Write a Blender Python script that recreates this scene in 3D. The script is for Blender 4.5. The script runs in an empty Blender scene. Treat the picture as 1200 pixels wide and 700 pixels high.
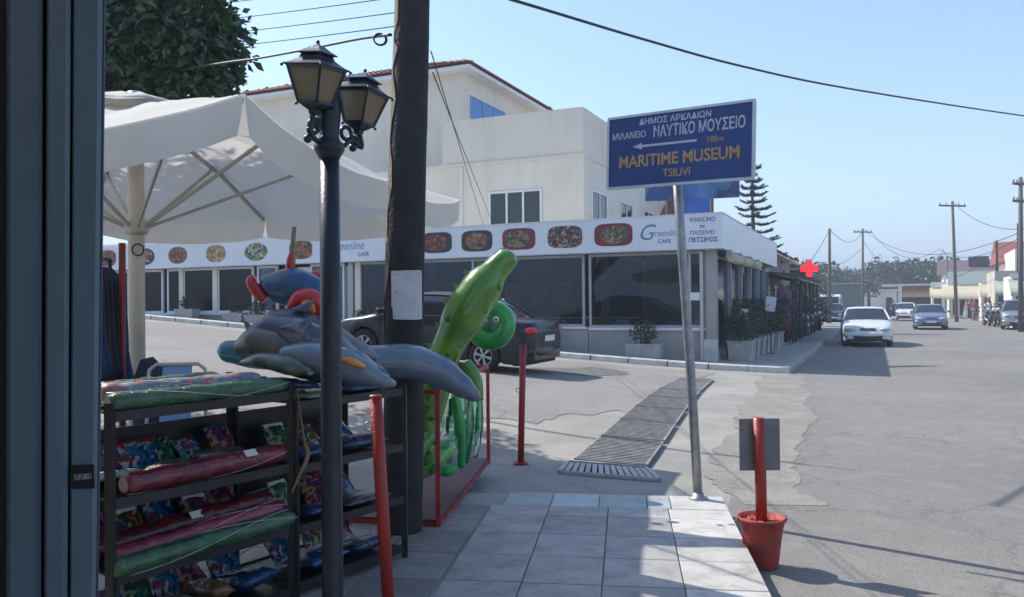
import bpy, bmesh, math, random
from mathutils import Vector, Matrix, noise
rnd = random.Random(7)
PI = math.pi
scene = bpy.context.scene
col = scene.collection

# ---------------------------------------------------------------- camera
FPX = 950.0
ROLL = 0.0095
PITCH = math.atan(6.4 / FPX)
CAM = Vector((0, 0, 1.7))
fwd = Vector((0, math.cos(PITCH), math.sin(PITCH)))
right = Vector((math.cos(ROLL), 0, -math.sin(ROLL))).normalized()
up = right.cross(fwd).normalized()
right = fwd.cross(up).normalized()
cam_d = bpy.data.cameras.new("camera")
cam_d.sensor_width = 36.0
cam_d.lens = 36.0 * FPX / 1200.0
cam_d.clip_start = 0.05
cam_d.clip_end = 6000
cam_o = bpy.data.objects.new("camera", cam_d)
col.objects.link(cam_o)
cam_o.matrix_world = Matrix(((right.x, up.x, -fwd.x, CAM.x), (right.y, up.y, -fwd.y, CAM.y), (right.z, up.z, -fwd.z, CAM.z), (0, 0, 0, 1)))
scene.camera = cam_o

# ---------------------------------------------------------------- light
SUN_DIR = Vector((-0.79, 0.61, 1.02)).normalized()     # towards the sun
elev = math.asin(SUN_DIR.z)
azim = math.atan2(SUN_DIR.x, SUN_DIR.y)
world = bpy.data.worlds.new("World")
scene.world = world
world.use_nodes = True
wn = world.node_tree.nodes
wl = world.node_tree.links
bg = wn["Background"]
sky = wn.new("ShaderNodeTexSky")
sky.sky_type = 'NISHITA'
sky.sun_disc = False
sky.sun_elevation = elev
sky.sun_rotation = azim
sky.air_density = 1.0
sky.dust_density = 0.7
sky.ozone_density = 3.2
wl.new(sky.outputs[0], bg.inputs[0])
bg.inputs[1].default_value = 0.14
sun_d = bpy.data.lights.new("sun", 'SUN')
sun_d.energy = 3.7
sun_d.angle = math.radians(0.5)
sun_d.color = (1.0, 0.95, 0.87)
sun_o = bpy.data.objects.new("sun", sun_d)
col.objects.link(sun_o)
sun_o.rotation_euler = SUN_DIR.to_track_quat('Z', 'Y').to_euler()
sun_o.location = (0, 0, 30)
scene.view_settings.view_transform = 'Standard'
scene.view_settings.look = 'None'
scene.view_settings.exposure = 0.86
scene.view_settings.gamma = 1.0
scene.cycles.max_bounces = 6
scene.cycles.transparent_max_bounces = 12

# ---------------------------------------------------------------- helpers
def P(px, py, y):
    """point seen at photo pixel (px, py) at depth y"""
    d = fwd + right * ((px - 600) / FPX) + up * ((350 - py) / FPX)
    return CAM + d * (y / d.y)

def G(px, py, z=0.0):
    d = fwd + right * ((px - 600) / FPX) + up * ((350 - py) / FPX)
    return CAM + d * ((z - CAM.z) / d.z)

def sstep(a, b, x):
    t = max(0.0, min(1.0, (x - a) / (b - a)))
    return t * t * (3 - 2 * t)

def H(x, y):
    """height of the ground: the side street climbs to the left beyond the junction"""
    a = 0.39 - 0.0755 * x
    k = 9.0
    sp = math.log1p(math.exp(min(40, k * a))) / k if k * a < 40 else a
    return max(0.0, min(sp, 4.0)) * sstep(7.8, 14.5, y)

MATS = {}
def soft_edge(m):
    n, l = m.node_tree.nodes, m.node_tree.links
    at = n.new('ShaderNodeAttribute'); at.attribute_name = 'edge'
    tc = n.new('ShaderNodeTexCoord'); nz = n.new('ShaderNodeTexNoise'); nz.inputs['Scale'].default_value = 2.6; nz.inputs['Detail'].default_value = 14; nz.inputs['Roughness'].default_value = .86
    l.new(tc.outputs['Object'], nz.inputs['Vector'])
    ad = n.new('ShaderNodeMath'); ad.operation = 'MULTIPLY_ADD'; ad.inputs[1].default_value = 1.5
    l.new(at.outputs['Fac'], ad.inputs[0]); l.new(nz.outputs['Fac'], ad.inputs[2])
    mr = n.new('ShaderNodeMapRange'); mr.inputs[1].default_value = .90; mr.inputs[2].default_value = .93
    l.new(ad.outputs[0], mr.inputs[0]); l.new(mr.outputs[0], n['Principled BSDF'].inputs['Alpha'])
    return m
def M(name, c, rough=0.6, metal=0.0, c2=None, scale=6.0, bump=0.0, bscale=None, coat=0.0, alpha=1.0, trans=0.0, emit=None, estr=0.0, detail=6.0, spec=0.5, contrast=(0.35, 0.65)):
    if name in MATS:
        return MATS[name]
    m = bpy.data.materials.new(name)
    m.use_nodes = True
    nt = m.node_tree
    n, l = nt.nodes, nt.links
    b = n["Principled BSDF"]
    b.inputs["Roughness"].default_value = rough
    b.inputs["Metallic"].default_value = metal
    b.inputs["Specular IOR Level"].default_value = spec
    b.inputs["Coat Weight"].default_value = coat
    b.inputs["Coat Roughness"].default_value = 0.06
    b.inputs["Transmission Weight"].default_value = trans
    b.inputs["Alpha"].default_value = alpha
    c4 = (c[0], c[1], c[2], 1)
    if c2 is None:
        c2 = tuple(v * 0.82 for v in c)
    tc = n.new("ShaderNodeTexCoord")
    nz = n.new("ShaderNodeTexNoise")
    nz.inputs["Scale"].default_value = scale
    nz.inputs["Detail"].default_value = detail
    nz.inputs["Roughness"].default_value = 0.62
    l.new(tc.outputs["Object"], nz.inputs["Vector"])
    cr = n.new("ShaderNodeValToRGB")
    cr.color_ramp.elements[0].position = contrast[0]
    cr.color_ramp.elements[1].position = contrast[1]
    cr.color_ramp.elements[0].color = (c2[0], c2[1], c2[2], 1)
    cr.color_ramp.elements[1].color = c4
    l.new(nz.outputs["Fac"], cr.inputs["Fac"])
    l.new(cr.outputs["Color"], b.inputs["Base Color"])
    if bump > 0:
        nb = n.new("ShaderNodeTexNoise")
        nb.inputs["Scale"].default_value = bscale or scale * 6
        nb.inputs["Detail"].default_value = 5
        l.new(tc.outputs["Object"], nb.inputs["Vector"])
        bp = n.new("ShaderNodeBump")
        bp.inputs["Strength"].default_value = bump
        bp.inputs["Distance"].default_value = 0.02
        l.new(nb.outputs["Fac"], bp.inputs["Height"])
        l.new(bp.outputs["Normal"], b.inputs["Normal"])
    if emit:
        b.inputs["Emission Color"].default_value = (*emit, 1)
        b.inputs["Emission Strength"].default_value = estr
    MATS[name] = m
    return m

def glass_mat(name, tint, fac=0.55, rough=0.03):
    if name in MATS:
        return MATS[name]
    m = bpy.data.materials.new(name)
    m.use_nodes = True
    n, l = m.node_tree.nodes, m.node_tree.links
    n.remove(n["Principled BSDF"])
    out = n["Material Output"]
    tr = n.new("ShaderNodeBsdfTransparent")
    tr.inputs[0].default_value = (*tint, 1)
    gl = n.new("ShaderNodeBsdfGlossy")
    gl.inputs["Roughness"].default_value = rough
    gl.inputs[0].default_value = (0.62, 0.72, 0.85, 1)
    fr = n.new("ShaderNodeFresnel")
    fr.inputs[0].default_value = 1.5
    mp = n.new("ShaderNodeMath")
    mp.operation = 'ADD'
    mp.inputs[1].default_value = fac
    l.new(fr.outputs[0], mp.inputs[0])
    mx = n.new("ShaderNodeMixShader")
    l.new(mp.outputs[0], mx.inputs[0])
    l.new(tr.outputs[0], mx.inputs[1])
    l.new(gl.outputs[0], mx.inputs[2])
    l.new(mx.outputs[0], out.inputs[0])
    MATS[name] = m
    return m

def cloth_mat(name, c, c2, tr=0.3, scale=3):
    if name in MATS:
        return MATS[name]
    m = M(name, c, 0.85, c2=c2, scale=scale, bump=0.15, bscale=14)
    n, l = m.node_tree.nodes, m.node_tree.links
    b = n["Principled BSDF"]
    out = n["Material Output"]
    t = n.new("ShaderNodeBsdfTranslucent")
    t.inputs[0].default_value = (c[0], c[1], c[2], 1)
    mx = n.new("ShaderNodeMixShader")
    mx.inputs[0].default_value = tr
    l.new(b.outputs[0], mx.inputs[1])
    l.new(t.outputs[0], mx.inputs[2])
    l.new(mx.outputs[0], out.inputs[0])
    return m

def food_mat(name, cols, scale=9.0, bgc=None):
    """printed photograph of a dish: voronoi chunks in the dish's colours"""
    if name in MATS:
        return MATS[name]
    m = bpy.data.materials.new(name)
    m.use_nodes = True
    n, l = m.node_tree.nodes, m.node_tree.links
    b = n["Principled BSDF"]
    b.inputs["Roughness"].default_value = 0.45
    tc = n.new("ShaderNodeTexCoord")
    nz = n.new("ShaderNodeTexNoise")
    nz.inputs["Scale"].default_value = scale * 0.7
    vm = n.new("ShaderNodeVectorMath")
    vm.operation = 'MULTIPLY_ADD'
    vm.inputs[1].default_value = (0.25, 0.25, 0.25)
    l.new(tc.outputs["Object"], nz.inputs["Vector"])
    l.new(nz.outputs["Color"], vm.inputs[0])
    l.new(tc.outputs["Object"], vm.inputs[2])
    v = n.new("ShaderNodeTexVoronoi")
    v.inputs["Scale"].default_value = scale
    l.new(vm.outputs[0], v.inputs["Vector"])
    sp = n.new("ShaderNodeSeparateColor")
    l.new(v.outputs["Color"], sp.inputs[0])
    cr = n.new("ShaderNodeValToRGB")
    cr.color_ramp.interpolation = 'CONSTANT'
    el = cr.color_ramp.elements
    while len(el) < len(cols):
        el.new(0.5)
    for i, c in enumerate(cols):
        el[i].position = i / len(cols)
        el[i].color = (*c, 1)
    l.new(sp.outputs[0], cr.inputs[0])
    mx = n.new("ShaderNodeMix")
    mx.data_type = 'RGBA'
    mx.blend_type = 'MULTIPLY'
    mx.inputs[0].default_value = 0.6
    cr2 = n.new("ShaderNodeValToRGB")
    cr2.color_ramp.elements[0].color = (1, 1, 1, 1)
    cr2.color_ramp.elements[1].color = (0.3, 0.2, 0.15, 1)
    cr2.color_ramp.elements[1].position = 0.7
    l.new(v.outputs["Distance"], cr2.inputs[0])
    l.new(cr.outputs[0], mx.inputs[6])
    l.new(cr2.outputs[0], mx.inputs[7])
    l.new(mx.outputs[2], b.inputs["Base Color"])
    MATS[name] = m
    return m

def tag(o, label=None, cat=None, group=None, kind=None):
    if label: o['label'] = label
    if cat: o['category'] = cat
    if group: o['group'] = group
    if kind: o['kind'] = kind
    return o

def thing(name, label, cat, loc=(0, 0, 0), rz=0.0, group=None):
    o = bpy.data.objects.new(name, None)
    o.empty_display_size = 0.2
    col.objects.link(o)
    o.location = loc
    o.rotation_euler = (0, 0, rz)
    tag(o, label, cat, group)
    return o

def root_of(o):
    while o.parent is not None:
        o = o.parent
    return o

class MB:
    """collects simple shapes; build() links them as ONE mesh object"""
    def __init__(s):
        s.v = []; s.f = []; s.sm = []; s.mi = []; s.cur = 0
    def add(s, vs, fs, smooth=False, mtx=None):
        b = len(s.v)
        s.v += [Vector(v) if mtx is None else mtx @ Vector(v) for v in vs]
        s.f += [tuple(i + b for i in f) for f in fs]
        s.sm += [smooth] * len(fs)
        s.mi += [s.cur] * len(fs)
        return s
    def box(s, c, d, rz=0.0, mtx=None, bev=0.0):
        x, y, z = d[0] / 2, d[1] / 2, d[2] / 2
        cs, sn = math.cos(rz), math.sin(rz)
        if bev > 0:
            e = min(bev, x * .9, y * .9, z * .9)
            pts = []
            for (zz, ins) in ((-z, e), (-z + e, 0), (z - e, 0), (z, e)):
                X, Y = x - ins, y - ins
                e2 = e * 0.7
                for (px, py) in ((-X + e2, -Y), (X - e2, -Y), (X, -Y + e2), (X, Y - e2), (X - e2, Y), (-X + e2, Y), (-X, Y - e2), (-X, -Y + e2)):
                    pts.append((px, py, zz))
            fs = [tuple(range(7, -1, -1)), tuple(range(24, 32))]
            for k in range(3):
                for i in range(8):
                    j = (i + 1) % 8
                    fs.append((k * 8 + i, k * 8 + j, k * 8 + 8 + j, k * 8 + 8 + i))
            vs = pts
        else:
            vs = [(a * x, b * y, c_ * z) for c_ in (-1, 1) for b in (-1, 1) for a in (-1, 1)]
            fs = [(0, 2, 3, 1), (4, 5, 7, 6), (0, 1, 5, 4), (2, 6, 7, 3), (0, 4, 6, 2), (1, 3, 7, 5)]
        vs = [(c[0] + a * cs - b * sn, c[1] + a * sn + b * cs, c[2] + q) for a, b, q in vs]
        return s.add(vs, fs, mtx=mtx)
    def bx(s, x0, x1, y0, y1, z0, z1, mtx=None, bev=0.0):
        return s.box(((x0 + x1) / 2, (y0 + y1) / 2, (z0 + z1) / 2), (abs(x1 - x0), abs(y1 - y0), abs(z1 - z0)), mtx=mtx, bev=bev)
    def loft(s, rings, closed=True, caps=True, smooth=True, mtx=None):
        n = len(rings[0])
        vs = [p for r in rings for p in r]
        fs = []
        m = n if closed else n - 1
        for k in range(len(rings) - 1):
            for i in range(m):
                j = (i + 1) % n
                fs.append((k * n + i, k * n + j, (k + 1) * n + j, (k + 1) * n + i))
        s.add(vs, fs, smooth, mtx)
        if caps and closed:
            b = len(s.v) - len(vs)
            s.f += [tuple(b + i for i in range(n - 1, -1, -1)), tuple(b + (len(rings) - 1) * n + i for i in range(n))]
            s.sm += [False, False]
            s.mi += [s.cur] * 2
        return s
    def tube(s, path, r, n=8, caps=True, flat=1.0, mtx=None, upv=None):
        path = [Vector(p) for p in path]
        m = len(path)
        rs = r if isinstance(r, (list, tuple)) else [r] * m
        rings = []
        t0 = (path[1] - path[0]).normalized()
        u = upv if upv is not None else (Vector((0, 0, 1)) if abs(t0.z) < 0.9 else Vector((1, 0, 0)))
        u = Vector(u)
        for i, p in enumerate(path):
            t = (path[min(i + 1, m - 1)] - path[max(i - 1, 0)])
            t = t.normalized() if t.length > 1e-9 else t0
            a = t.cross(u)
            if a.length < 1e-5:
                a = t.orthogonal()
            a.normalize()
            b = a.cross(t).normalized()
            u = b
            rr = rs[i]
            rings.append([p + a * (math.cos(2 * PI * k / n) * rr) + b * (math.sin(2 * PI * k / n) * rr * flat) for k in range(n)])
        return s.loft(rings, caps=caps, mtx=mtx)
    def bar(s, p0, p1, w, h=None, mtx=None):
        h = h or w
        p0, p1 = Vector(p0), Vector(p1)
        t = (p1 - p0).normalized()
        u = Vector((0, 0, 1)) if abs(t.z) < 0.95 else Vector((1, 0, 0))
        a = t.cross(u).normalized() * (w / 2)
        b = a.cross(t).normalized() * (h / 2)
        vs = [p + i * a + j * b for p in (p0, p1) for i, j in ((-1, -1), (1, -1), (1, 1), (-1, 1))]
        return s.add(vs, [(3, 2, 1, 0), (4, 5, 6, 7), (0, 1, 5, 4), (1, 2, 6, 5), (2, 3, 7, 6), (3, 0, 4, 7)], mtx=mtx)
    def lathe(s, prof, c=(0, 0, 0), n=20, mtx=None, axis='z', smooth=True, caps=True):
        rings = []
        for r, z in prof:
            ring = []
            for k in range(n):
                a = 2 * PI * k / n
                if axis == 'z':
                    ring.append((c[0] + r * math.cos(a), c[1] + r * math.sin(a), c[2] + z))
                elif axis == 'y':
                    ring.append((c[0] + r * math.sin(a), c[1] + z, c[2] + r * math.cos(a)))
                else:
                    ring.append((c[0] + z, c[1] + r * math.cos(a), c[2] + r * math.sin(a)))
            rings.append(ring)
        return s.loft(rings, smooth=smooth, mtx=mtx, caps=caps)
    def prism(s, poly, vec, mtx=None, smooth=False):
        n = len(poly)
        vec = Vector(vec)
        a = [Vector(p) for p in poly]
        b = [p + vec for p in a]
        fs = [tuple(range(n - 1, -1, -1)), tuple(range(n, 2 * n))]
        fs += [(i, (i + 1) % n, n + (i + 1) % n, n + i) for i in range(n)]
        return s.add(a + b, fs, smooth, mtx)
    def quad(s, a, b, c, d, mtx=None):
        return s.add([a, b, c, d], [(0, 1, 2, 3)], mtx=mtx)
    def ball(s, c, r, nu=12, nv=8, mtx=None):
        if not isinstance(r, (tuple, list)):
            r = (r, r, r)
        rings = []
        for i in range(1, nv):
            a = PI * i / nv
            rings.append([(c[0] + r[0] * math.sin(a) * math.cos(2 * PI * k / nu), c[1] + r[1] * math.sin(a) * math.sin(2 * PI * k / nu), c[2] - r[2] * math.cos(a)) for k in range(nu)])
        s.loft(rings, mtx=mtx)
        return s
    def torus(s, c, R, r, nrm=(0, 0, 1), n=24, m=10, a0=0, a1=2 * PI, flat=1.0, mtx=None):
        q = Vector(nrm).to_track_quat('Z', 'Y')
        full = abs(a1 - a0 - 2 * PI) < 1e-4
        rings = []
        for i in range(n + 1):
            a = a0 + (a1 - a0) * i / n
            ring = []
            for k in range(m):
                b = 2 * PI * k / m
                p = Vector(((R + r * math.cos(b)) * math.cos(a), (R + r * math.cos(b)) * math.sin(a), r * flat * math.sin(b)))
                ring.append(Vector(c) + q @ p)
            rings.append(ring)
        return s.loft(rings, caps=not full, mtx=mtx)
    def build(s, name, mats, parent=None, world=False, kind=None, label=None):
        me = bpy.data.meshes.new(name)
        vs = s.v
        if world and parent is not None:
            r = root_of(parent)
            inv = r.matrix_basis.inverted()
            vs = [inv @ v for v in vs]
        me.from_pydata([tuple(v) for v in vs], [], s.f)
        me.polygons.foreach_set("use_smooth", s.sm)
        if not isinstance(mats, (list, tuple)):
            mats = [mats]
        for m in mats:
            me.materials.append(m)
        if len(mats) > 1:
            me.polygons.foreach_set("material_index", s.mi)
        me.validate()
        me.update()
        bm = bmesh.new(); bm.from_mesh(me)
        if len(bm.faces) < 60000:
            bmesh.ops.recalc_face_normals(bm, faces=bm.faces)
        bm.to_mesh(me); bm.free()
        o = bpy.data.objects.new(name, me)
        col.objects.link(o)
        if parent is not None:
            o.parent = parent
        if kind: o['kind'] = kind
        if label: o['label'] = label
        return o

def copy_tree(o, parent=None):
    c = o.copy()
    col.objects.link(c)
    c.parent = parent
    for ch in o.children:
        copy_tree(ch, c)
    return c

def text(parent, s, size, mat, mtx, name="lettering", align='CENTER', bold=0.0, shear=0.0, sx=1.0, ext=0.002, world=True):
    cu = bpy.data.curves.new("t", 'FONT')
    cu.body = s
    cu.size = size
    cu.align_x = align
    cu.align_y = 'CENTER'
    cu.extrude = ext
    cu.offset = bold
    cu.shear = shear
    cu.resolution_u = 3
    ob = bpy.data.objects.new("t", cu)
    col.objects.link(ob)
    dg = bpy.context.evaluated_depsgraph_get()
    me = bpy.data.meshes.new_from_object(ob.evaluated_get(dg))
    bpy.data.objects.remove(ob)
    bpy.data.curves.remove(cu)
    m = mtx @ Matrix.Diagonal((sx, 1, 1, 1))
    if world and parent is not None:
        m = root_of(parent).matrix_basis.inverted() @ m
    me.transform(m)
    me.materials.clear()
    me.materials.append(mat)
    o = bpy.data.objects.new(name, me)
    col.objects.link(o)
    o.parent = parent
    o['label'] = 'lettering reading ' + s.replace('\n', ' ')
    return o

def frame_mtx(o, xdir, ydir):
    x = Vector(xdir).normalized(); y = Vector(ydir).normalized(); z = x.cross(y).normalized(); y = z.cross(x).normalized()
    return Matrix(((x.x, y.x, z.x, o[0]), (x.y, y.y, z.y, o[1]), (x.z, y.z, z.z, o[2]), (0, 0, 0, 1)))

def leaves(mb, pts, size, rr, elong=2.0, droop=0.3, bias=None):
    for p in pts:
        d = Vector((rr.gauss(0, 1), rr.gauss(0, 1), rr.gauss(0, .8) - droop))
        if bias is not None:
            d = d + bias
        d.normalize()
        w = d.cross(Vector((rr.gauss(0, 1), rr.gauss(0, 1), rr.gauss(0, 1)))).normalized()
        L = size * rr.uniform(.45, 1.4)
        W = L / elong / 2 * 1.2
        n = d.cross(w) * (L * .12)
        a = Vector(p); b = a + d * L
        m = a + d * (L * .5)
        mb.add([a, m + w * W + n, b, m - w * W + n], [(0, 1, 2), (0, 2, 3)])

def patch(name, mat, left, rightp, off, nx, ny, kind='structure', skirt=0.0, jag=0.0):
    """a sheet between two polylines (same count), laid on the ground height plus off"""
    def resample(pl, n):
        out = []
        seg = len(pl) - 1
        for i in range(n + 1):
            t = i / n * seg
            k = min(int(t), seg - 1)
            f = t - k
            out.append((pl[k][0] * (1 - f) + pl[k + 1][0] * f, pl[k][1] * (1 - f) + pl[k + 1][1] * f))
        return out
    L, R = resample(left, ny), resample(rightp, ny)
    vs, fs = [], []
    for i in range(ny + 1):
        for j in range(nx + 1):
            f = j / nx
            if jag:
                w_ = max(1e-3, math.hypot(R[i][0] - L[i][0], R[i][1] - L[i][1]))
                ja, jb = [jag * (noise.noise(Vector((i * .11, q * 9.1, off * 999))) + .35 * noise.noise(Vector((i * .45, q * 3.1, off * 999)))) / w_ for q in (1, 2)]
                f = f * (1 - ja - jb) + ja
            x = L[i][0] * (1 - f) + R[i][0] * f
            y = L[i][1] * (1 - f) + R[i][1] * f
            vs.append((x, y, H(x, y) + off))
    for i in range(ny):
        for j in range(nx):
            a = i * (nx + 1) + j
            fs.append((a, a + 1, a + nx + 2, a + nx + 1))
    mb = MB()
    mb.add(vs, fs, True)
    edge_vals = [min(j, nx - j, (i * .8), (ny - i) * .8) / 2.0 for i in range(ny + 1) for j in range(nx + 1)]
    if skirt > 0:
        W = nx + 1
        edge = [j for j in range(W)] + [i * W + nx for i in range(1, ny + 1)] + [ny * W + j for j in range(nx - 1, -1, -1)] + [i * W for i in range(ny - 1, 0, -1)]
        n = len(edge)
        b = len(mb.v)
        mb.v += [mb.v[e] - Vector((0, 0, skirt)) for e in edge]
        for i in range(n):
            j = (i + 1) % n
            mb.f.append((edge[i], edge[j], b + j, b + i)); mb.sm.append(False); mb.mi.append(0)
    o = mb.build(name, mat, kind=kind)
    if jag:
        at = o.data.attributes.new('edge', 'FLOAT', 'POINT')
        at.data.foreach_set('value', [min(1.0, e) for e in edge_vals])
    return o
# ================================================================ materials
def ground_mat():
    m = M("dusty_ground", (0.36, 0.335, 0.29), 0.95, c2=(0.22, 0.21, 0.195), scale=0.9, bump=0.5, bscale=30, detail=10, contrast=(0.3, 0.7))
    return m
def asphalt(name, c, c2, patchy=0.5, scale=0.35, stain=(0.55, 0.53, 0.5)):
    m = bpy.data.materials.new(name); m.use_nodes = True
    n, l = m.node_tree.nodes, m.node_tree.links
    b = n["Principled BSDF"]; b.inputs["Roughness"].default_value = 0.88
    b.inputs["Specular IOR Level"].default_value = 0.3
    tc = n.new("ShaderNodeTexCoord")
    def nz(sc, det, ro=0.6):
        q = n.new("ShaderNodeTexNoise"); q.inputs["Scale"].default_value = sc; q.inputs["Detail"].default_value = det; q.inputs["Roughness"].default_value = ro
        l.new(tc.outputs["Object"], q.inputs["Vector"]); return q
    def ramp(src, p0, p1, a, b_):
        r = n.new("ShaderNodeValToRGB"); r.color_ramp.elements[0].position = p0; r.color_ramp.elements[1].position = p1
        r.color_ramp.elements[0].color = (*a, 1); r.color_ramp.elements[1].color = (*b_, 1); l.new(src, r.inputs[0]); return r
    big = nz(scale, 8, .65)
    r1 = ramp(big.outputs["Fac"], .36, .66, c2, c)
    fine = nz(55, 4, .8)
    r2 = ramp(fine.outputs["Fac"], .35, .7, (.6, .6, .6), (1.36, 1.34, 1.3))
    mx = n.new("ShaderNodeMix"); mx.data_type = 'RGBA'; mx.blend_type = 'MULTIPLY'; mx.inputs[0].default_value = 0.8
    l.new(r1.outputs[0], mx.inputs[6]); l.new(r2.outputs[0], mx.inputs[7])
    mid = nz(2.6, 9, .7)
    r3 = ramp(mid.outputs["Fac"], .50, .64, (0, 0, 0), (1, 1, 1))
    mx2 = n.new("ShaderNodeMix"); mx2.data_type = 'RGBA'
    sc = n.new("ShaderNodeMath"); sc.operation = 'MULTIPLY'; sc.inputs[1].default_value = patchy
    l.new(r3.outputs[0], sc.inputs[0]); l.new(sc.outputs[0], mx2.inputs[0]); l.new(mx.outputs[2], mx2.inputs[6])
    mx2.inputs[7].default_value = (stain[0], stain[1], stain[2], 1)
    # cracks
    v = n.new("ShaderNodeTexVoronoi"); v.feature = 'DISTANCE_TO_EDGE'; v.inputs["Scale"].default_value = 0.55
    wv = n.new("ShaderNodeVectorMath"); wv.operation = 'MULTIPLY_ADD'; wv.inputs[1].default_value = (.9, .9, .9)
    l.new(nz(1.3, 6, .6).outputs["Color"], wv.inputs[0]); l.new(tc.outputs["Object"], wv.inputs[2]); l.new(wv.outputs[0], v.inputs["Vector"])
    r4 = ramp(v.outputs["Distance"], 0.0, 0.012, (.45, .45, .45), (1, 1, 1))
    mx3 = n.new("ShaderNodeMix"); mx3.data_type = 'RGBA'; mx3.blend_type = 'MULTIPLY'; mx3.inputs[0].default_value = .45
    l.new(mx2.outputs[2], mx3.inputs[6]); l.new(r4.outputs[0], mx3.inputs[7])
    l.new(mx3.outputs[2], b.inputs["Base Color"])
    bp = n.new("ShaderNodeBump"); bp.inputs["Strength"].default_value = .5; bp.inputs["Distance"].default_value = .01
    l.new(fine.outputs["Fac"], bp.inputs["Height"]); l.new(bp.outputs["Normal"], b.inputs["Normal"])
    MATS[name] = m
    return m

m_road = asphalt("main_asphalt", (0.25, 0.235, 0.215), (0.19, 0.18, 0.17), .35, .22, (0.30, 0.285, 0.26))
m_side = asphalt("side_asphalt", (0.29, 0.272, 0.255), (0.235, 0.222, 0.212), .3, .5, (0.34, 0.32, 0.285))
m_dust = asphalt("dusty_concrete", (0.30, 0.278, 0.245), (0.235, 0.22, 0.198), .5, .8, (0.34, 0.315, 0.275))
for _m in (m_side, m_dust): soft_edge(_m)
m_apron = asphalt("apron_concrete", (0.34, 0.33, 0.31), (0.27, 0.265, 0.26), .3, .9, (0.38, 0.37, 0.34))
m_patch = asphalt("dark_patch", (0.17, 0.165, 0.16), (0.13, 0.13, 0.13), .2, 1.2, (0.22, 0.21, 0.2)); soft_edge(m_patch)
m_ground = ground_mat()
m_pave = M("pavement_concrete", (0.36, 0.345, 0.32), 0.9, c2=(0.27, 0.26, 0.25), scale=1.6, bump=.3, bscale=40)
m_tile = M("tile_grey", (0.42, 0.395, 0.375), 0.55, c2=(0.29, 0.275, 0.27), scale=3.5, bump=.1, bscale=60)
m_tile2 = M("tile_grey_dirty", (0.3, 0.285, 0.275), 0.6, c2=(0.22, 0.215, 0.21), scale=2.5, bump=.15, bscale=60)
m_tilew = M("tile_white", (0.58, 0.555, 0.51), 0.55, c2=(0.47, 0.45, 0.41), scale=4, bump=.08, bscale=60)
m_tileb = M("tile_pale_blue", (0.44, 0.50, 0.50), 0.5, c2=(0.36, 0.42, 0.42), scale=4, bump=.08, bscale=60)
for _m in (m_tile, m_tile2, m_tilew, m_tileb):
    n_, l_ = _m.node_tree.nodes, _m.node_tree.links
    b_ = n_["Principled BSDF"]; src = b_.inputs["Base Color"].links[0].from_socket
    oi = n_.new("ShaderNodeObjectInfo"); mr = n_.new("ShaderNodeMapRange"); mr.inputs[3].default_value = .82; mr.inputs[4].default_value = 1.12
    l_.new(oi.outputs["Random"], mr.inputs[0])
    tc_ = n_.new("ShaderNodeTexCoord"); ad_ = n_.new("ShaderNodeVectorMath"); ad_.operation = "ADD"; l_.new(tc_.outputs["Object"], ad_.inputs[0]); l_.new(oi.outputs["Location"], ad_.inputs[1])
    dn = n_.new("ShaderNodeTexNoise"); dn.inputs["Scale"].default_value = 5; dn.inputs["Detail"].default_value = 12; dn.inputs["Roughness"].default_value = .8; l_.new(ad_.outputs[0], dn.inputs["Vector"])
    dr = n_.new("ShaderNodeValToRGB"); dr.color_ramp.elements[0].position = .36; dr.color_ramp.elements[1].position = .5; dr.color_ramp.elements[0].color = (.66, .64, .60, 1); dr.color_ramp.elements[1].color = (1, 1, 1, 1); l_.new(dn.outputs["Fac"], dr.inputs[0])
    m1 = n_.new("ShaderNodeMix"); m1.data_type = "RGBA"; m1.blend_type = "MULTIPLY"; m1.inputs[0].default_value = 1; l_.new(src, m1.inputs[6]); l_.new(dr.outputs[0], m1.inputs[7])
    m2 = n_.new("ShaderNodeVectorMath"); m2.operation = "SCALE"; l_.new(m1.outputs[2], m2.inputs[0]); l_.new(mr.outputs[0], m2.inputs[3]); l_.new(m2.outputs[0], b_.inputs["Base Color"])
m_joint = M("joint_dark", (0.12, 0.115, 0.11), 0.95)
m_kerb = M("kerb_white", (0.66, 0.64, 0.6), 0.8, c2=(0.45, 0.43, 0.4), scale=3, bump=.2)
m_kerbg = M("kerb_grey", (0.42, 0.4, 0.37), 0.85, c2=(0.28, 0.27, 0.25), scale=3, bump=.3)
m_cream = M("cream_render", (0.76, 0.70, 0.60), 0.9, c2=(0.69, 0.635, 0.54), scale=.8, bump=.12, bscale=30, contrast=(.3, .7))
m_cream2 = M("cream_render_light", (0.78, 0.72, 0.61), 0.9, c2=(0.71, 0.655, 0.55), scale=.7, bump=.12, bscale=30)
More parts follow.
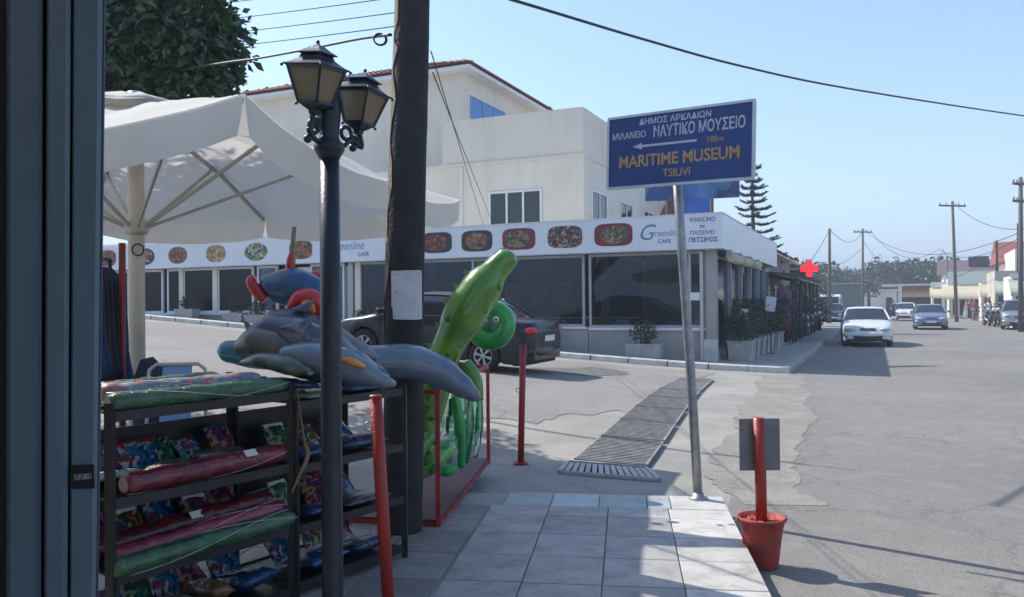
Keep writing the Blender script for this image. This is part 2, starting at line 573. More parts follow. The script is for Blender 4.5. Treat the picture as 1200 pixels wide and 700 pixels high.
def streaks(m, amt=.10, sx=.7):
    n, l = m.node_tree.nodes, m.node_tree.links
    b = n["Principled BSDF"]; src = b.inputs["Base Color"].links[0].from_socket
    tc = n.new("ShaderNodeTexCoord"); mp = n.new("ShaderNodeMapping"); mp.inputs["Scale"].default_value = (sx, sx, .09)
    nz = n.new("ShaderNodeTexNoise"); nz.inputs["Scale"].default_value = 2.2; nz.inputs["Detail"].default_value = 8; nz.inputs["Roughness"].default_value = .7
    l.new(tc.outputs["Object"], mp.inputs[0]); l.new(mp.outputs[0], nz.inputs["Vector"])
    cr = n.new("ShaderNodeValToRGB"); cr.color_ramp.elements[0].position = .48; cr.color_ramp.elements[1].position = .72
    cr.color_ramp.elements[0].color = (1, 1, 1, 1); cr.color_ramp.elements[1].color = (1 - amt, 1 - amt * 1.05, 1 - amt * 1.1, 1)
    l.new(nz.outputs["Fac"], cr.inputs[0])
    mx = n.new("ShaderNodeMix"); mx.data_type = "RGBA"; mx.blend_type = "MULTIPLY"; mx.inputs[0].default_value = 1
    l.new(src, mx.inputs[6]); l.new(cr.outputs[0], mx.inputs[7]); l.new(mx.outputs[2], b.inputs["Base Color"])
streaks(m_cream); streaks(m_cream2)
m_white = M("white_paint", (0.78, 0.78, 0.77), 0.5, c2=(0.70, 0.70, 0.69), scale=2)
m_fascia = M("white_fascia_panel", (0.76, 0.79, 0.82), 0.35, c2=(0.70, 0.73, 0.76), scale=.8)
m_gwall = M("grey_base_wall", (0.40, 0.38, 0.36), 0.85, c2=(0.31, 0.3, 0.29), scale=1.5, bump=.2)
m_metal = M("galvanised", (0.36, 0.37, 0.38), 0.45, .7, c2=(0.24, 0.24, 0.25), scale=12, bump=.1)
m_alu = M("grey_aluminium", (0.42, 0.43, 0.44), 0.4, .5, c2=(0.36, 0.37, 0.38))
m_black = M("black_metal", (0.015, 0.016, 0.02), 0.4, .2, c2=(0.028, 0.028, 0.03), scale=8)
m_navy = M("lamp_post_paint", (0.012, 0.018, 0.03), 0.35, .2, c2=(0.02, 0.028, 0.04), scale=10, bump=.1)
m_red = M("red_paint", (0.30, 0.018, 0.012), 0.45, c2=(0.13, 0.035, 0.025), scale=11, bump=.25, coat=.1, detail=12, contrast=(.34, .42))
m_red2 = M("red_bucket_paint", (0.34, 0.04, 0.032), 0.6, c2=(0.17, 0.045, 0.035), scale=9, bump=.3, detail=12, contrast=(.38, .50))
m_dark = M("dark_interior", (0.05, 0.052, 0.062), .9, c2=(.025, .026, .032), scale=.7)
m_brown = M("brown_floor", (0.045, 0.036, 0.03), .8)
m_glass = glass_mat("window_glass", (0.60, 0.66, 0.72), 0.0, 0.02)
m_glass_dark = M("dark_glass", (0.012, 0.018, 0.025), 0.06, c2=(0.02, 0.026, 0.034), scale=.6, spec=.7)
m_carglass = M("car_glass", (0.015, 0.02, 0.028), 0.04, c2=(0.03, 0.036, 0.045), scale=1.2, spec=.8)
m_bluewin = M("blue_shutter", (0.10, 0.28, 0.62), .5, c2=(0.08, 0.22, 0.5))
m_terra = M("terracotta", (0.42, 0.15, 0.09), .85, c2=(0.27, 0.10, 0.065), scale=5, bump=.3)
m_leaf = M("leaf_green", (0.045, 0.085, 0.03), .5, c2=(0.02, 0.045, 0.018), scale=1.5)
m_leafd = M("leaf_dark", (0.02, 0.05, 0.022), .45, c2=(0.01, 0.026, 0.014), scale=1.0)
m_leafp = M("leaf_pine", (0.03, 0.055, 0.035), .7, c2=(0.015, 0.03, 0.02), scale=1)
m_leafy = M("leaf_olive", (0.085, 0.10, 0.05), .7, c2=(0.045, 0.06, 0.03), scale=.5)
m_bark = M("bark", (0.11, 0.08, 0.055), .95, c2=(0.05, 0.038, 0.03), scale=8, bump=.8)
m_wood = M("tarred_wood", (0.030, 0.027, 0.027), .8, c2=(0.014, 0.013, 0.014), scale=6, bump=.6)
m_woodp = M("pale_weathered_wood", (0.30, 0.24, 0.18), .85, c2=(0.16, 0.12, 0.09), scale=9, bump=.6)
m_woodg = M("grey_weathered_wood", (0.16, 0.14, 0.125), .9, c2=(0.09, 0.08, 0.07), scale=4, bump=.4)
m_cable = M("cable_black", (0.02, 0.02, 0.022), .6)
m_umb = cloth_mat("umbrella_cloth", (0.74, 0.71, 0.65), (0.66, 0.635, 0.58), .36)
m_beige = M("beige_metal", (0.56, 0.53, 0.46), .5, c2=(0.47, 0.44, 0.38), scale=6)
m_tyre = M("tyre", (0.018, 0.018, 0.018), .85)
m_rim = M("rim_silver", (0.55, 0.55, 0.56), .4, .25)
m_planter = M("white_planter", (0.46, 0.45, 0.42), .7, c2=(0.32, 0.31, 0.29), scale=5, bump=.15)
m_soil = M("soil", (0.06, 0.045, 0.03), .95)
m_awncream = cloth_mat("cream_awning_cloth", (0.80, 0.72, 0.54), (0.7, 0.6, 0.44), .3)

# ================================================================ ground
def lattice(a, b, fine0, fine1, sf, sc):
    out = []; x = a
    while x < b:
        out.append(x)
        x += sf if fine0 <= x < fine1 else (min(sc, max(sf, min(abs(x - fine0), abs(x - fine1)) * .35)) if True else sc)
    out.append(b)
    return out
xs = lattice(-2500, 2500, -20, 12, .35, 400)
ys = lattice(-300, 5000, 5, 30, .35, 400)
mb = MB()
W = len(xs)
vs = [(x, y, H(x, y) if (x > -60) else H(-60, y)) for y in ys for x in xs]
fs = [(j * W + i, j * W + i + 1, (j + 1) * W + i + 1, (j + 1) * W + i) for j in range(len(ys) - 1) for i in range(W - 1)]
mb.add(vs, fs, True)
mb.build("ground", m_ground, kind='structure')

# main road (heads away to the right), side road (climbs to the left), dusty strips at the mouth
RD = Vector((.407, .913, 0))
def kerb_pt(s):   # street kerb of the restaurant pavement
    return (6.37 + .4075 * s, 18.6 + .913 * s)
road_left = [(1.0, -6), (1.3, 4.2), (1.66, 6.4), (2.55, 9.0), (5.0, 15.6), kerb_pt(0), kerb_pt(8), kerb_pt(20), kerb_pt(40), kerb_pt(60), kerb_pt(90), kerb_pt(140)]
road_right = [(26, -9), (26, 4.2), (26, 6.4), (26, 9.0), (26, 15.6), (26, 20), (27, 27.5), (29, 38), (34.3, 52), (40.3, 70), (50, 98), (72, 144)]
patch("road", m_road, road_left, road_right, .004, 24, 110)
patch("side_road", m_side, [(-24, 12.6), (-10, 11.2), (-3, 10.6), (0.3, 10.6), (1.7, 11.6), (3.0, 14.8)],
      [(-24, 31), (-12, 25.9), (-4.4, 22.2), (.8, 20.2), (2.9, 19.2), (4.6, 18.2)], .0065, 22, 130, jag=.5)
patch("road_shoulder", m_dust, [(1.66, 6.75), (2.2, 9.0), (3.4, 12.3), (4.9, 16.6), (5.6, 18.3)],
      [(2.6, 6.65), (3.3, 9.0), (4.6, 12.3), (5.8, 15.8), (6.4, 17.9)], .0075, 6, 110, jag=.28)
patch("road_patch", m_patch, [(.1, 16.9), (1.2, 17.6), (1.7, 18.4)], [(1.4, 15.4), (2.3, 16.2), (2.6, 17.2)], .013, 6, 24, jag=.25)

# ================================================================ near pavement with tiles
ax = Vector((.990, -.138, 0)); ay = Vector((.138, .990, 0))
C0 = Vector((1.66, 6.46, 0))            # outer corner, at the road
TM = Matrix(((ax.x, ay.x, 0, C0.x), (ax.y, ay.y, 0, C0.y), (0, 0, 1, 0), (0, 0, 0, 1)))
pv = MB(); pv.bx(-8.2, 0, -9.5, 0, -.25, .135, mtx=TM)
pave = pv.build("pavement", m_pave, kind='structure')
tile_mesh = {}
def tile(x0, x1, y0, y1, mat, top=.15, par=None, name='tile'):
    w, d = x1 - x0 - .008, y1 - y0 - .008
    key = (round(w, 3), round(d, 3), mat.name, name)
    if key not in tile_mesh:
        b = MB(); b.box((0, 0, 0), (w, d, .03), bev=.003)
        o = b.build(name, mat, par)
        tile_mesh[key] = o.data
    else:
        o = bpy.data.objects.new(name, tile_mesh[key]); col.objects.link(o); o.parent = par
    c = TM @ Vector(((x0 + x1) / 2, (y0 + y1) / 2, top - .015 + rnd.uniform(-.0015, .0015)))
    o.matrix_basis = Matrix.Translation(c) @ Matrix.Rotation(math.atan2(ax.y, ax.x) + rnd.uniform(-.003, .003), 4, 'Z')
    return o
cw = .447
rows = [0, -.43, -.70, -1.18, -1.66, -2.14, -2.62, -3.1, -3.58, -4.06]
for r in range(1, len(rows) - 1):
    y1, y0 = rows[r], rows[r + 1]
    for c in range(0, 10):
        off = 0 if c < 4 else -.02
        m = m_tilew if c == 0 else (m_tile if c < 4 else m_tile2)
        tile(-(c + 1) * cw + off, -c * cw + off, y0, y1, m, par=pave)
for x0, x1 in ((-.42, 0), (-.60, -.42), (-.97, -.60), (-1.34, -.97), (-1.71, -1.34)):
    tile(x0, x1, rows[1], rows[0], m_tilew if x1 > -.3 else m_tileb, par=pave)
# raised lip where the kerb corner meets the apron
apr = patch("concrete_apron", m_apron, [(-3.6, 7.2), (-1.5, 6.93), (.3, 6.68), (1.66, 6.5)], [(-3.4, 9.4), (-1.0, 8.75), (.5, 8.32), (1.42, 7.75)], .016, 6, 16, skirt=.02)

# ================================================================ drainage grates
gl0, gr0, gl1, gr1 = Vector((.64, 8.58, 0)), Vector((1.34, 8.24, 0)), Vector((3.36, 16.2, 0)), Vector((4.0, 16.2, 0))
m_grate = M("grate_steel", (0.33, 0.315, 0.295), .7, .1, c2=(0.19, 0.18, 0.17), scale=9, bump=.2)
m_gratel = M("grate_light", (0.48, 0.47, 0.45), .7, .1, c2=(0.36, 0.35, 0.34), scale=9)
m_pit = M("grate_pit", (0.03, 0.028, 0.027), .95)
cuts = [0, .155, .29, .42, .55, .68, .81, .92, 1]
for k in range(len(cuts) - 1):
    a, b = cuts[k] + .004, cuts[k + 1] - .006
    q = [gl0.lerp(gl1, a), gr0.lerp(gr1, a), gr0.lerp(gr1, b), gl0.lerp(gl1, b)]
    jit = rnd.uniform(-.004, .006)
    g = thing("drain_grate", "", "drain grate", q[0], 0, "drain grates in a row across the side street mouth")
    zz = [H(p.x, p.y) for p in q]
    q = [Vector((p.x, p.y, z)) for p, z in zip(q, zz)]
    pit = MB(); pit.quad(*[p + Vector((0, 0, .011)) for p in q]); pit.build("pit", m_pit, g, world=True)
    fr = MB(); z = Vector((0, 0, .03 + jit))
    for i in range(4):
        fr.bar(q[i] + z, q[(i + 1) % 4] + z, .022, .024)
    fr.build("frame", m_grate, g, world=True)
    nb = int((b - a) * 8.8 / .072)
    br = MB()
    for i in range(1, nb):
        t = i / nb
        wob = Vector((0, .008 * math.sin(i), 0))
        br.bar(q[0].lerp(q[3], t) + z + wob, q[1].lerp(q[2], t) + z - wob, .034, .02)
    br.build("bars", m_grate, g, world=True, kind='stuff')
    g['label'] = ["nearest long steel grate panel, just past the dark gap of the drain", "second steel grate panel from the near pavement, with bowed bars",
                  "third steel grate panel counting from the near pavement", "fourth steel grate panel of the row, halfway across the street mouth",
                  "fifth steel grate panel counting from the near pavement", "sixth steel grate panel, left of the sign pole",
                  "next to last steel grate panel before the restaurant kerb", "farthest steel grate panel, touching the restaurant kerb"][k]
# the near end: open dark slot and a pale ribbed grate
g = thing("ribbed_grate", "pale ribbed drain cover half in umbrella shade at the near end of the drain row", "drain grate", (.8, 8.2, 0))
q = [Vector((.62, 7.72, 0)), Vector((1.62, 7.35, 0)), Vector((1.47, 8.08, 0)), Vector((.50, 8.5, 0))]
q = [Vector((.46, 8.02, 0)), Vector((1.36, 7.62, 0)), Vector((1.33, 8.2, 0)), Vector((.58, 8.56, 0))]
pm = MB(); pm.quad(*[p + Vector((0, 0, .022)) for p in q]); pm.build("pit", m_pit, g, world=True)
pb = MB()
for i in range(15):
    t = i / 14
    pb.bar(q[0].lerp(q[1], t) + Vector((0, 0, .04)), q[3].lerp(q[2], t).lerp(q[0].lerp(q[1], t), .22) + Vector((0, 0, .04)), .045, .03)
pb.build("bars", m_gratel, g, world=True, kind='stuff')
pf = MB()
for i in range(4):
    pf.bar(q[i] + Vector((0, 0, .036)), q[(i + 1) % 4] + Vector((0, 0, .036)), .03, .03)
pf.build("frame", m_gratel, g, world=True)
# loose gravel
gm = MB()
for i in range(1500):
    while True:
        t = rnd.random(); x = rnd.gauss(-.1, .9) + t * 2.4; y = 8.9 + t * 6 + rnd.gauss(0, .5)
        if not (.45 + (y - 8.2) * .335 < x < 1.6 + (y - 8.2) * .33) and y > 8.65: break
    r = rnd.uniform(.003, .010)
    z = H(x, y) + .010
    a = rnd.random() * 6
    pts = [(x + r * math.cos(a + k * 2.1) * rnd.uniform(.7, 1.2), y + r * math.sin(a + k * 2.1), z) for k in range(3)] + [(x, y, z + r * .9)]
    gm.add(pts, [(0, 1, 3), (1, 2, 3), (2, 0, 3)])
o = gm.build("gravel", m_dust); tag(o, "loose gravel and dust beside the drain grates", "gravel", kind='stuff')

# ================================================================ restaurant pavement and kerb
kf = [(-22, 31.5), (-15, 28.3), (-8.9, 25.4), (1.1, 21.0), (4.67, 19.3), (6.37, 18.6)]
bf = [(-21, 33.5), (-14.2, 30.5), (-8.4, 27.6), (1.5, 23.2), (5.1, 21.2), (7.6, 21.2)]
patch("restaurant_pavement", m_pave, kf, bf, .12, 8, 60)
sk = [kerb_pt(0), kerb_pt(3), kerb_pt(8), kerb_pt(20), kerb_pt(34), kerb_pt(60), kerb_pt(90)]
sb = [(5.0, 21.5), (5.9, 23.5), (7.6, 27.6), (12.4, 38.6), (17, 52), (28, 76), (40, 104)]
patch("street_pavement", m_pave, sk, sb, .124, 6, 60)
def kerbs(name, pts, step, m, group, w=.22, h0=-.06, h1=.135):
    par = bpy.data.objects.new(name, None); col.objects.link(par); par['kind'] = 'structure'
    pts = [Vector((p[0], p[1], 0)) for p in pts]
    for a, b in zip(pts, pts[1:]):
        L = (b - a).length; n = max(1, round(L / step))
        for i in range(n):
            p, q_ = a.lerp(b, i / n), a.lerp(b, (i + 1) / n - .008)
            p.z, q_.z = H(p.x, p.y), H(q_.x, q_.y)
            t = (q_ - p).normalized(); nn = Vector((-t.y, t.x, 0)) * w
            mb = MB()
            e = .02
            lo, hi = Vector((0, 0, h0)), Vector((0, 0, h1 + rnd.uniform(-.004, .004)))
            ee = Vector((0, 0, -e))
            ins = nn.normalized() * e
            r1 = [p + lo, p + hi + ee, p + hi + ins, p + hi + nn, p + lo + nn]
            r2 = [q_ + lo, q_ + hi + ee, q_ + hi + ins, q_ + hi + nn, q_ + lo + nn]
            mb.loft([r1, r2], smooth=False)
            mb.build("kerb_stone", m, par)
    return par
kerbs("restaurant_kerb", kf, 1.1, m_kerb, None, w=.3, h1=.14)
kerbs("street_kerb", sk[:6], 1.2, m_kerbg, None, w=.2, h1=.142)
far_p = patch("far_pavement", m_pave, [(x + .05, y) for x, y in road_right[4:]], [(x + 14, y - 6) for x, y in road_right[4:]], .02, 4, 40)

# ================================================================ restaurant
O = Vector((5.1, 20.7, 0)); ex = Vector((.913, -.407, 0)).normalized(); ey = Vector((.407, .913, 0)).normalized()
RM = Matrix(((ex.x, ey.x, 0, O.x), (ex.y, ey.y, 0, O.y), (0, 0, 1, 0), (0, 0, 0, 1)))
RZ = math.atan2(ex.y, ex.x)
def rl(x, y, z=0): return RM @ Vector((x, y, z))
rest = thing("restaurant", "low glass fronted corner restaurant under a long white fascia of dish photos", "restaurant", O, RZ)
def rb(mb, name, mat, label=None, kind=None, parent=None):
    return mb.build(name, mat, parent or rest, kind=kind, label=label)   # meshes in the restaurant's own frame
def one(name, mat, x0, x1, y0, y1, z0, z1, parent=None, label=None, bev=0.0):
    b = MB(); b.bx(x0, x1, y0, y1, z0, z1, bev=bev); return rb(b, name, mat, label, None, parent)
# roof, floor, inner walls
one("roof", m_cream2, -24, .2, .1, 4.6, 3.42, 3.56)
b = MB(); b.bx(-4.9, .2, 4.65, 12.0, 3.42, 3.56); rb(b, "roof", m_cream2)
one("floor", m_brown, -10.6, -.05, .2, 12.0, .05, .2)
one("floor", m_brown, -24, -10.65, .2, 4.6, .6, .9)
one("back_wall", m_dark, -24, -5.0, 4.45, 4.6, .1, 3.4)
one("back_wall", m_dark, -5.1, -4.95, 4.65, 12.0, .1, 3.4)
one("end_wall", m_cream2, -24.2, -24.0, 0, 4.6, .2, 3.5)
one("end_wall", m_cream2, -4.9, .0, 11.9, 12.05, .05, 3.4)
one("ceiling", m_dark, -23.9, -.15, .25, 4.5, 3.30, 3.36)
# front base wall and the panels
one("base_wall", m_gwall, -3.3, -.12, -.02, .16, -.05, .97)
one("base_wall", m_gwall, -8.6, -3.32, -.02, .16, -.05, 1.0)
one("base_wall", m_gwall, -12.0, -8.62, -.03, .17, .2, 1.12)
one("base_wall", m_gwall, -24, -13.2, -.02, .16, .4, 1.42)
one("window_sill", m_white, -3.3, -.12, -.07, .14, .972, 1.04)
one("window_sill", m_white, -8.6, -3.34, -.07, .14, 1.003, 1.06)
one("window_sill", m_white, -24, -13.2, -.08, .14, 1.423, 1.50)
def window(x0, x1, z0, z1, fw=.06, mat=None, mull=(), plane=0, side=False, gm=None, par=None, depth=.08):
    mat = mat or m_alu
    f = MB()
    def fb(a0, a1, c0, c1, dd=depth):
        if side: f.bx(plane - dd / 2, plane + dd / 2, a0, a1, c0, c1)
        else: f.bx(a0, a1, plane - dd / 2, plane + dd / 2, c0, c1)
    fb(x0, x0 + fw, z0, z1); fb(x1 - fw, x1, z0, z1)
    fb(x0 + fw, x1 - fw, z0, z0 + fw); fb(x0 + fw, x1 - fw, z1 - fw, z1)
    for m_ in mull:
        fb(m_ - fw / 2, m_ + fw / 2, z0 + fw, z1 - fw)
    o = f.build("window", mat, par or rest)
    edges = [x0 + fw] + [v for m_ in mull for v in (m_ - fw / 2, m_ + fw / 2)] + [x1 - fw]
    for i in range(0, len(edges), 2):
        p = MB()
        if side: p.bx(plane - .01, plane + .01, edges[i] + .001, edges[i + 1] - .001, z0 + fw + .001, z1 - fw - .001)
        else: p.bx(edges[i] + .001, edges[i + 1] - .001, plane - .01, plane + .01, z0 + fw + .001, z1 - fw - .001)
        p.build("pane", gm or m_glass, o)
    return o
window(-3.28, -.16, 1.04, 3.02, .07, mull=(-.55,))
window(-8.55, -3.40, 1.06, 3.02, .07, mull=(-6.8,))
window(-12.6, -11.3, .75, 3.02, .07, m_white, plane=.02)      # white door leaves
one("door", m_white, -13.2, -11.2, .12, .16, .9, 2.95, label="white boarded door panel")
one("door_frame", m_alu, -11.15, -10.95, -.05, .1, .75, 3.03)
window(-10.9, -9.6, 1.15, 3.02, .06)
for (a, c) in ((-14.75, -13.9), (-16.45, -14.9), (-18.0, -16.6), (-18.75, -18.1), (-20.4, -18.95), (-22.2, -20.6), (-23.9, -22.4)):
    window(a, c, 1.5, 3.02, .07, m_white)
for x in (-8.75, -9.3, -10.75, -13.45, -16.52, -18.05, -20.5):
    one("column", m_cream2 if x < -10 else m_alu, x - .09, x + .09, -.09, .17, (1.5 if x < -13 else .4), 3.04)
one("corner_column", m_gwall, -.14, .12, -.10, .24, -.02, 3.04, bev=.01)
one("drainpipe", m_beige, -.27, -.19, -.16, -.08, .0, 3.0)
one("meter_box", m_white, -.52, -.28, -.14, -.05, 1.75, 1.95)
one("corner_plinth", m_kerb, -.18, .16, -.16, -.105, -.02, .75)
# street side
for i, (a, c) in enumerate(((.3, 2.3), (2.4, 4.3), (4.4, 6.3), (6.4, 8.3), (8.4, 10.2), (10.3, 11.8))):
    window(a, c, .45, 2.9, .06, plane=.02, side=True, gm=m_glass, mat=m_alu)
one("base_wall", m_gwall, -.08, .1, .25, 11.85, -.05, .44)
for y in (2.35, 4.35, 6.35, 8.35, 10.25):
    one("column", m_alu, -.05, .14, y - .045, y + .045, .45, 3.04)
# fascia boards
fas = MB(); fas.bx(-11.2, .35, -.36, -.30, 3.05, 3.92); rb(fas, "fascia", m_fascia)
fas = MB(); fas.bx(-24, -11.25, -.36, -.30, 3.05, 3.90); rb(fas, "fascia", m_fascia)
fas = MB(); fas.bx(.29, .35, -.295, 12.1, 3.05, 3.92); rb(fas, "fascia", m_fascia)
b = MB(); b.bx(-24, .28, -.295, .09, 3.045, 3.12); rb(b, "soffit", m_alu)
b = MB(); b.bx(.01, .285, .1, 12.0, 3.045, 3.12); rb(b, "soffit", m_alu)
b = MB(); b.bx(-24, .36, -.375, -.285, 3.922, 3.95); b.bx(.285, .365, -.28, 12.1, 3.922, 3.95); rb(b, "coping", m_white)
b = MB(); b.bx(-24, .35, -.368, -.34, 3.02, 3.045); b.bx(.33, .358, -.33, 12.1, 3.02, 3.045); rb(b, "edge_trim", m_alu)
# dish pictures
F1 = food_mat("dish_red", [(.30, .04, .02), (.34, .11, .04), (.10, .07, .03), (.22, .02, .015), (.42, .28, .14)], 15)
F2 = food_mat("dish_orange", [(.40, .14, .04), (.42, .2, .07), (.22, .06, .03), (.40, .28, .17), (.08, .06, .04)], 15)
F3 = food_mat("dish_green", [(.12, .16, .05), (.34, .32, .2), (.07, .10, .035), (.22, .06, .04), (.42, .38, .26)], 16)
F4 = food_mat("dish_meat", [(.12, .045, .035), (.5, .42, .38), (.2, .08, .06), (.06, .03, .025), (.3, .16, .14)], 14)
F5 = food_mat("dish_salad", [(.1, .25, .06), (.7, .7, .62), (.05, .08, .05), (.25, .4, .12), (.6, .6, .5)], 12)
F6 = food_mat("dish_pasta", [(.6, .42, .18), (.7, .5, .25), (.5, .2, .08), (.65, .55, .35), (.3, .2, .1)], 11)
m_plate = M("print_maroon", (.24, .03, .05), .5, c2=(.15, .02, .035), scale=3)
m_plated = M("print_black", (.03, .035, .04), .5)
def dish(x, z, w, h, fm, backm, power=2.0):
    pic = MB()
    def sup(rw, rh, y, cx=0, n=28, pw=power):
        out = []
        for k in range(n):
            a = 2 * PI * k / n
            ca, sa = math.cos(a), math.sin(a)
            out.append((x + cx + rw * math.copysign(abs(ca) ** (2 / pw), ca), y, z + rh * math.copysign(abs(sa) ** (2 / pw), sa)))
        return out
    pic.prism(sup(w / 2, h / 2, -.362), (0, -.006, 0))
    o = rb(pic, "dish_picture", backm or fm)
    if backm:
        f = MB(); f.prism(sup(w * .36, h * .40, -.3685, cx=rnd.uniform(-.06, .04), pw=2.0), (0, -.004, 0)); f.build("dish", fm, o)
for x, w, fm, bm_, pw in ((-7.8, 1.0, F1, m_plated, 4), (-6.5, .98, F2, m_plated, 4), (-5.2, 1.0, F3, m_plate, 4), (-3.84, 1.0, F4, None, 3.6), (-2.48, 1.05, F3, m_plate, 4)):
    dish(x, 3.5, w, .60, fm, bm_, pw)
for x, w, fm, bm_, pw in ((-12.7, .9, F2, None, 3.4), (-14.5, .95, F5, None, 2.0), (-16.2, .85, F6, None, 2.4), (-17.9, .85, F2, None, 2.2), (-19.4, .85, F4, m_plated, 2.0), (-21.3, .9, F1, None, 3)):
    dish(x, 3.47, w, .58, fm, bm_, pw)
m_ink = M("ink_blue", (.03, .12, .32), .5)
m_ink2 = M("ink_pale_blue", (.10, .26, .42), .5)
def rt(s, x, z, size, m, y=-.3625, **k):
    return text(rest, s, size, m, frame_mtx(rl(x, y, z), ex, (0, 0, 1)), **k)
rt("G", -1.62, 3.50, .58, m_ink2, shear=.35, ext=.001)
rt("reenline", -1.05, 3.48, .26, m_ink2, shear=.35, ext=.001, sx=.8)
rt("CAFE", -1.12, 3.27, .15, m_ink, bold=.002, ext=.001)
rt("\u03a8\u0391\u039d\u03a3\u0399\u039d\u039f", -.15, 3.78, .145, m_ink, bold=.003, ext=.001, sx=.95)
rt("to", -.15, 3.62, .14, m_ink, bold=.003, ext=.001)
rt("\u03a0\u0391\u03a3\u0395\u039c\u039f", -.15, 3.45, .145, m_ink, bold=.002, ext=.001)
rt("\u03a0\u0395\u03a4\u03a3\u0399\u039d\u039f\u03a3", -.13, 3.27, .15, m_ink, bold=.005, ext=.001, sx=.95)
rt("Greenline", -10.95, 3.52, .36, m_ink2, shear=.35, ext=.001, sx=.85)
rt("CAFE", -10.35, 3.25, .18, m_ink, bold=.002, ext=.001)
# rolled awnings on the street side
for i, y in enumerate((1.3, 3.1, 5.2)):
    a = thing("rolled_awning", ["cream rolled awning nearest the restaurant corner", "middle cream rolled awning under the side fascia", "farthest cream rolled awning under the side fascia"][i], "awning", rl(.42, y, 2.86), RZ, "rolled awnings along the restaurant side")
    b = MB(); b.tube([(0, -.85, 0), (0, -.4, -.02), (0, .3, -.02), (0, .8, 0)], [.12, .13, .13, .12], 12)
    b.build("cloth_roll", m_awncream, a)
    for yb in (-.87, .78):
        b = MB(); b.bx(-.12, .02, yb, yb + .04, .0, .19); b.build("bracket", m_alu, a)
# tables inside
def dining_table(x, y, z0, label):
    t = thing("dining_table", label, "table", rl(x, y, z0), RZ, "tables inside the restaurant")
    b = MB(); b.box((0, 0, .74), (.8, .8, .03), bev=.005); b.build("table_top", m_white, t)
    for sx in (-.35, .35):
        for sy in (-.35, .35):
            b = MB(); b.bar((sx, sy, 0), (sx, sy, .725), .04); b.build("leg", m_woodg, t)
dining_table(-2.7, 1.3, .2, "white table behind the right hand restaurant window")
dining_table(-1.0, 1.4, .2, "white table just inside the restaurant corner")
dining_table(-4.8, 1.4, .2, "white table behind the middle restaurant window")
dining_table(-7.2, 1.5, .2, "white table inside, behind the parked black car")

# more of the interior: chairs, bar counter, pictures, curtains
def dining_chair(x, y, rot, label):
    t = thing("dining_chair", label, "chair", rl(x, y, .2), RZ + rot, "chairs inside the restaurant")
    b = MB(); b.box((0, 0, .45), (.42, .42, .04), bev=.01); b.build("seat", m_white, t)
    b = MB(); b.box((0, .2, .75), (.42, .03, .5), bev=.01); b.build("backrest", m_white, t)
    for sx in (-.18, .18):
        for sy in (-.18, .18):
            b = MB(); b.bar((sx, sy, 0), (sx, sy, .43), .035); b.build("leg", m_white, t)
for i, (x, y, r) in enumerate(((-2.7, .65, 3.14), (-3.0, 2.0, 0), (-1.05, .75, 3.14), (-.9, 2.1, 0), (-4.8, .8, 3.14), (-5.0, 2.1, 0), (-7.3, .85, 3.14), (-7.1, 2.2, 0), (-1.9, 1.4, 1.57))):
    dining_chair(x, y, r, ["white chair with its back to the right window", "white chair on the far side of the right window table", "white chair nearest the corner glass", "white chair beyond the corner table", "white chair with its back to the middle window", "white chair beyond the middle table", "white chair inside behind the black car, window side", "white chair inside behind the black car, far side", "white chair between the two right hand tables"][i])
bc_ = thing("bar_counter", "brown bar counter with a pale top at the back of the restaurant", "bar counter", rl(-4.6, 3.6, .2), RZ)
b = MB(); b.box((0, 0, .5), (3.2, .6, 1.0), bev=.01); b.build("front", M("counter_brown", (.16, .09, .05), .6), bc_)
b = MB(); b.box((0, 0, 1.04), (3.3, .7, .06), bev=.01); b.build("counter_top", m_white, bc_)
for i in range(5):
    pf_ = thing("wall_picture", ["framed picture at the far right of the restaurant's back wall", "second framed picture on the restaurant's back wall", "third framed picture on the restaurant's back wall", "fourth framed picture, above the bar counter", "fifth framed picture, behind the black car"][i], "picture", rl(-5.6 - i * .95 + (3.0 if i < 3 else 0) * 0, 4.42, 2.0), RZ, "pictures on the restaurant wall")
    b = MB(); b.box((0, 0, 0), (.6, .04, .8)); b.build("frame", m_woodp, pf_)
    b = MB(); b.box((0, -.025, 0), (.5, .01, .7)); b.build("print", [F1, F5, F6, F2, F3][i] if 'F1' in globals() else m_white, pf_)
for x0, x1 in ((-6.72, -6.3), (-3.05, -2.8), (-8.45, -8.2)):
    b = MB(); rings = []
    n_ = 16
    for z in (1.08, 2.95):
        rings.append([(x0 + (x1 - x0) * k / n_, .32 + .03 * math.sin(k * 1.9), z) for k in range(n_ + 1)])
    b.loft(rings, closed=False, caps=False); rb(b, "curtain", cloth_mat("cream_curtain", (.5, .46, .38), (.4, .37, .3), .4))
# ---- upper floors
m_wind = m_glass_dark
up2 = thing("apartment_block", "cream apartment block rising behind the restaurant with a flat parapet", "building", rl(-5, 4.65), RZ)
def ub(name, mat, x0, x1, y0, y1, z0, z1, par=up2, bev=0):
    b = MB(); off = (-5, 4.65)
    b.bx(x0 - off[0], x1 - off[0], y0 - off[1], y1 - off[1], z0, z1, bev=bev)
    return b.build(name, mat, par)
ub("wall", m_cream2, -24, -5, 4.65, 17.6, 0, 6.66)
ub("parapet", m_cream, -10.35, -5.003, 4.653, 4.85, 6.66, 8.26)
ub("parapet", m_cream, -5.2, -5.003, 4.852, 17.6, 6.66, 8.26)
ub("service_pipe", m_white, -9.6, -9.53, 4.58, 4.647, 3.6, 6.58)
acu = thing("air_conditioner", "white air conditioner box on the cream wall left of the upper window", "air conditioner", rl(-10.6, 4.4, 5.0), RZ)
b = MB(); b.box((0, 0, 0), (.85, .32, .6), bev=.02); b.build("casing", m_white, acu)
b = MB(); b.torus((-.12, -.17, 0), .21, .015, (0, 1, 0), 20, 6)
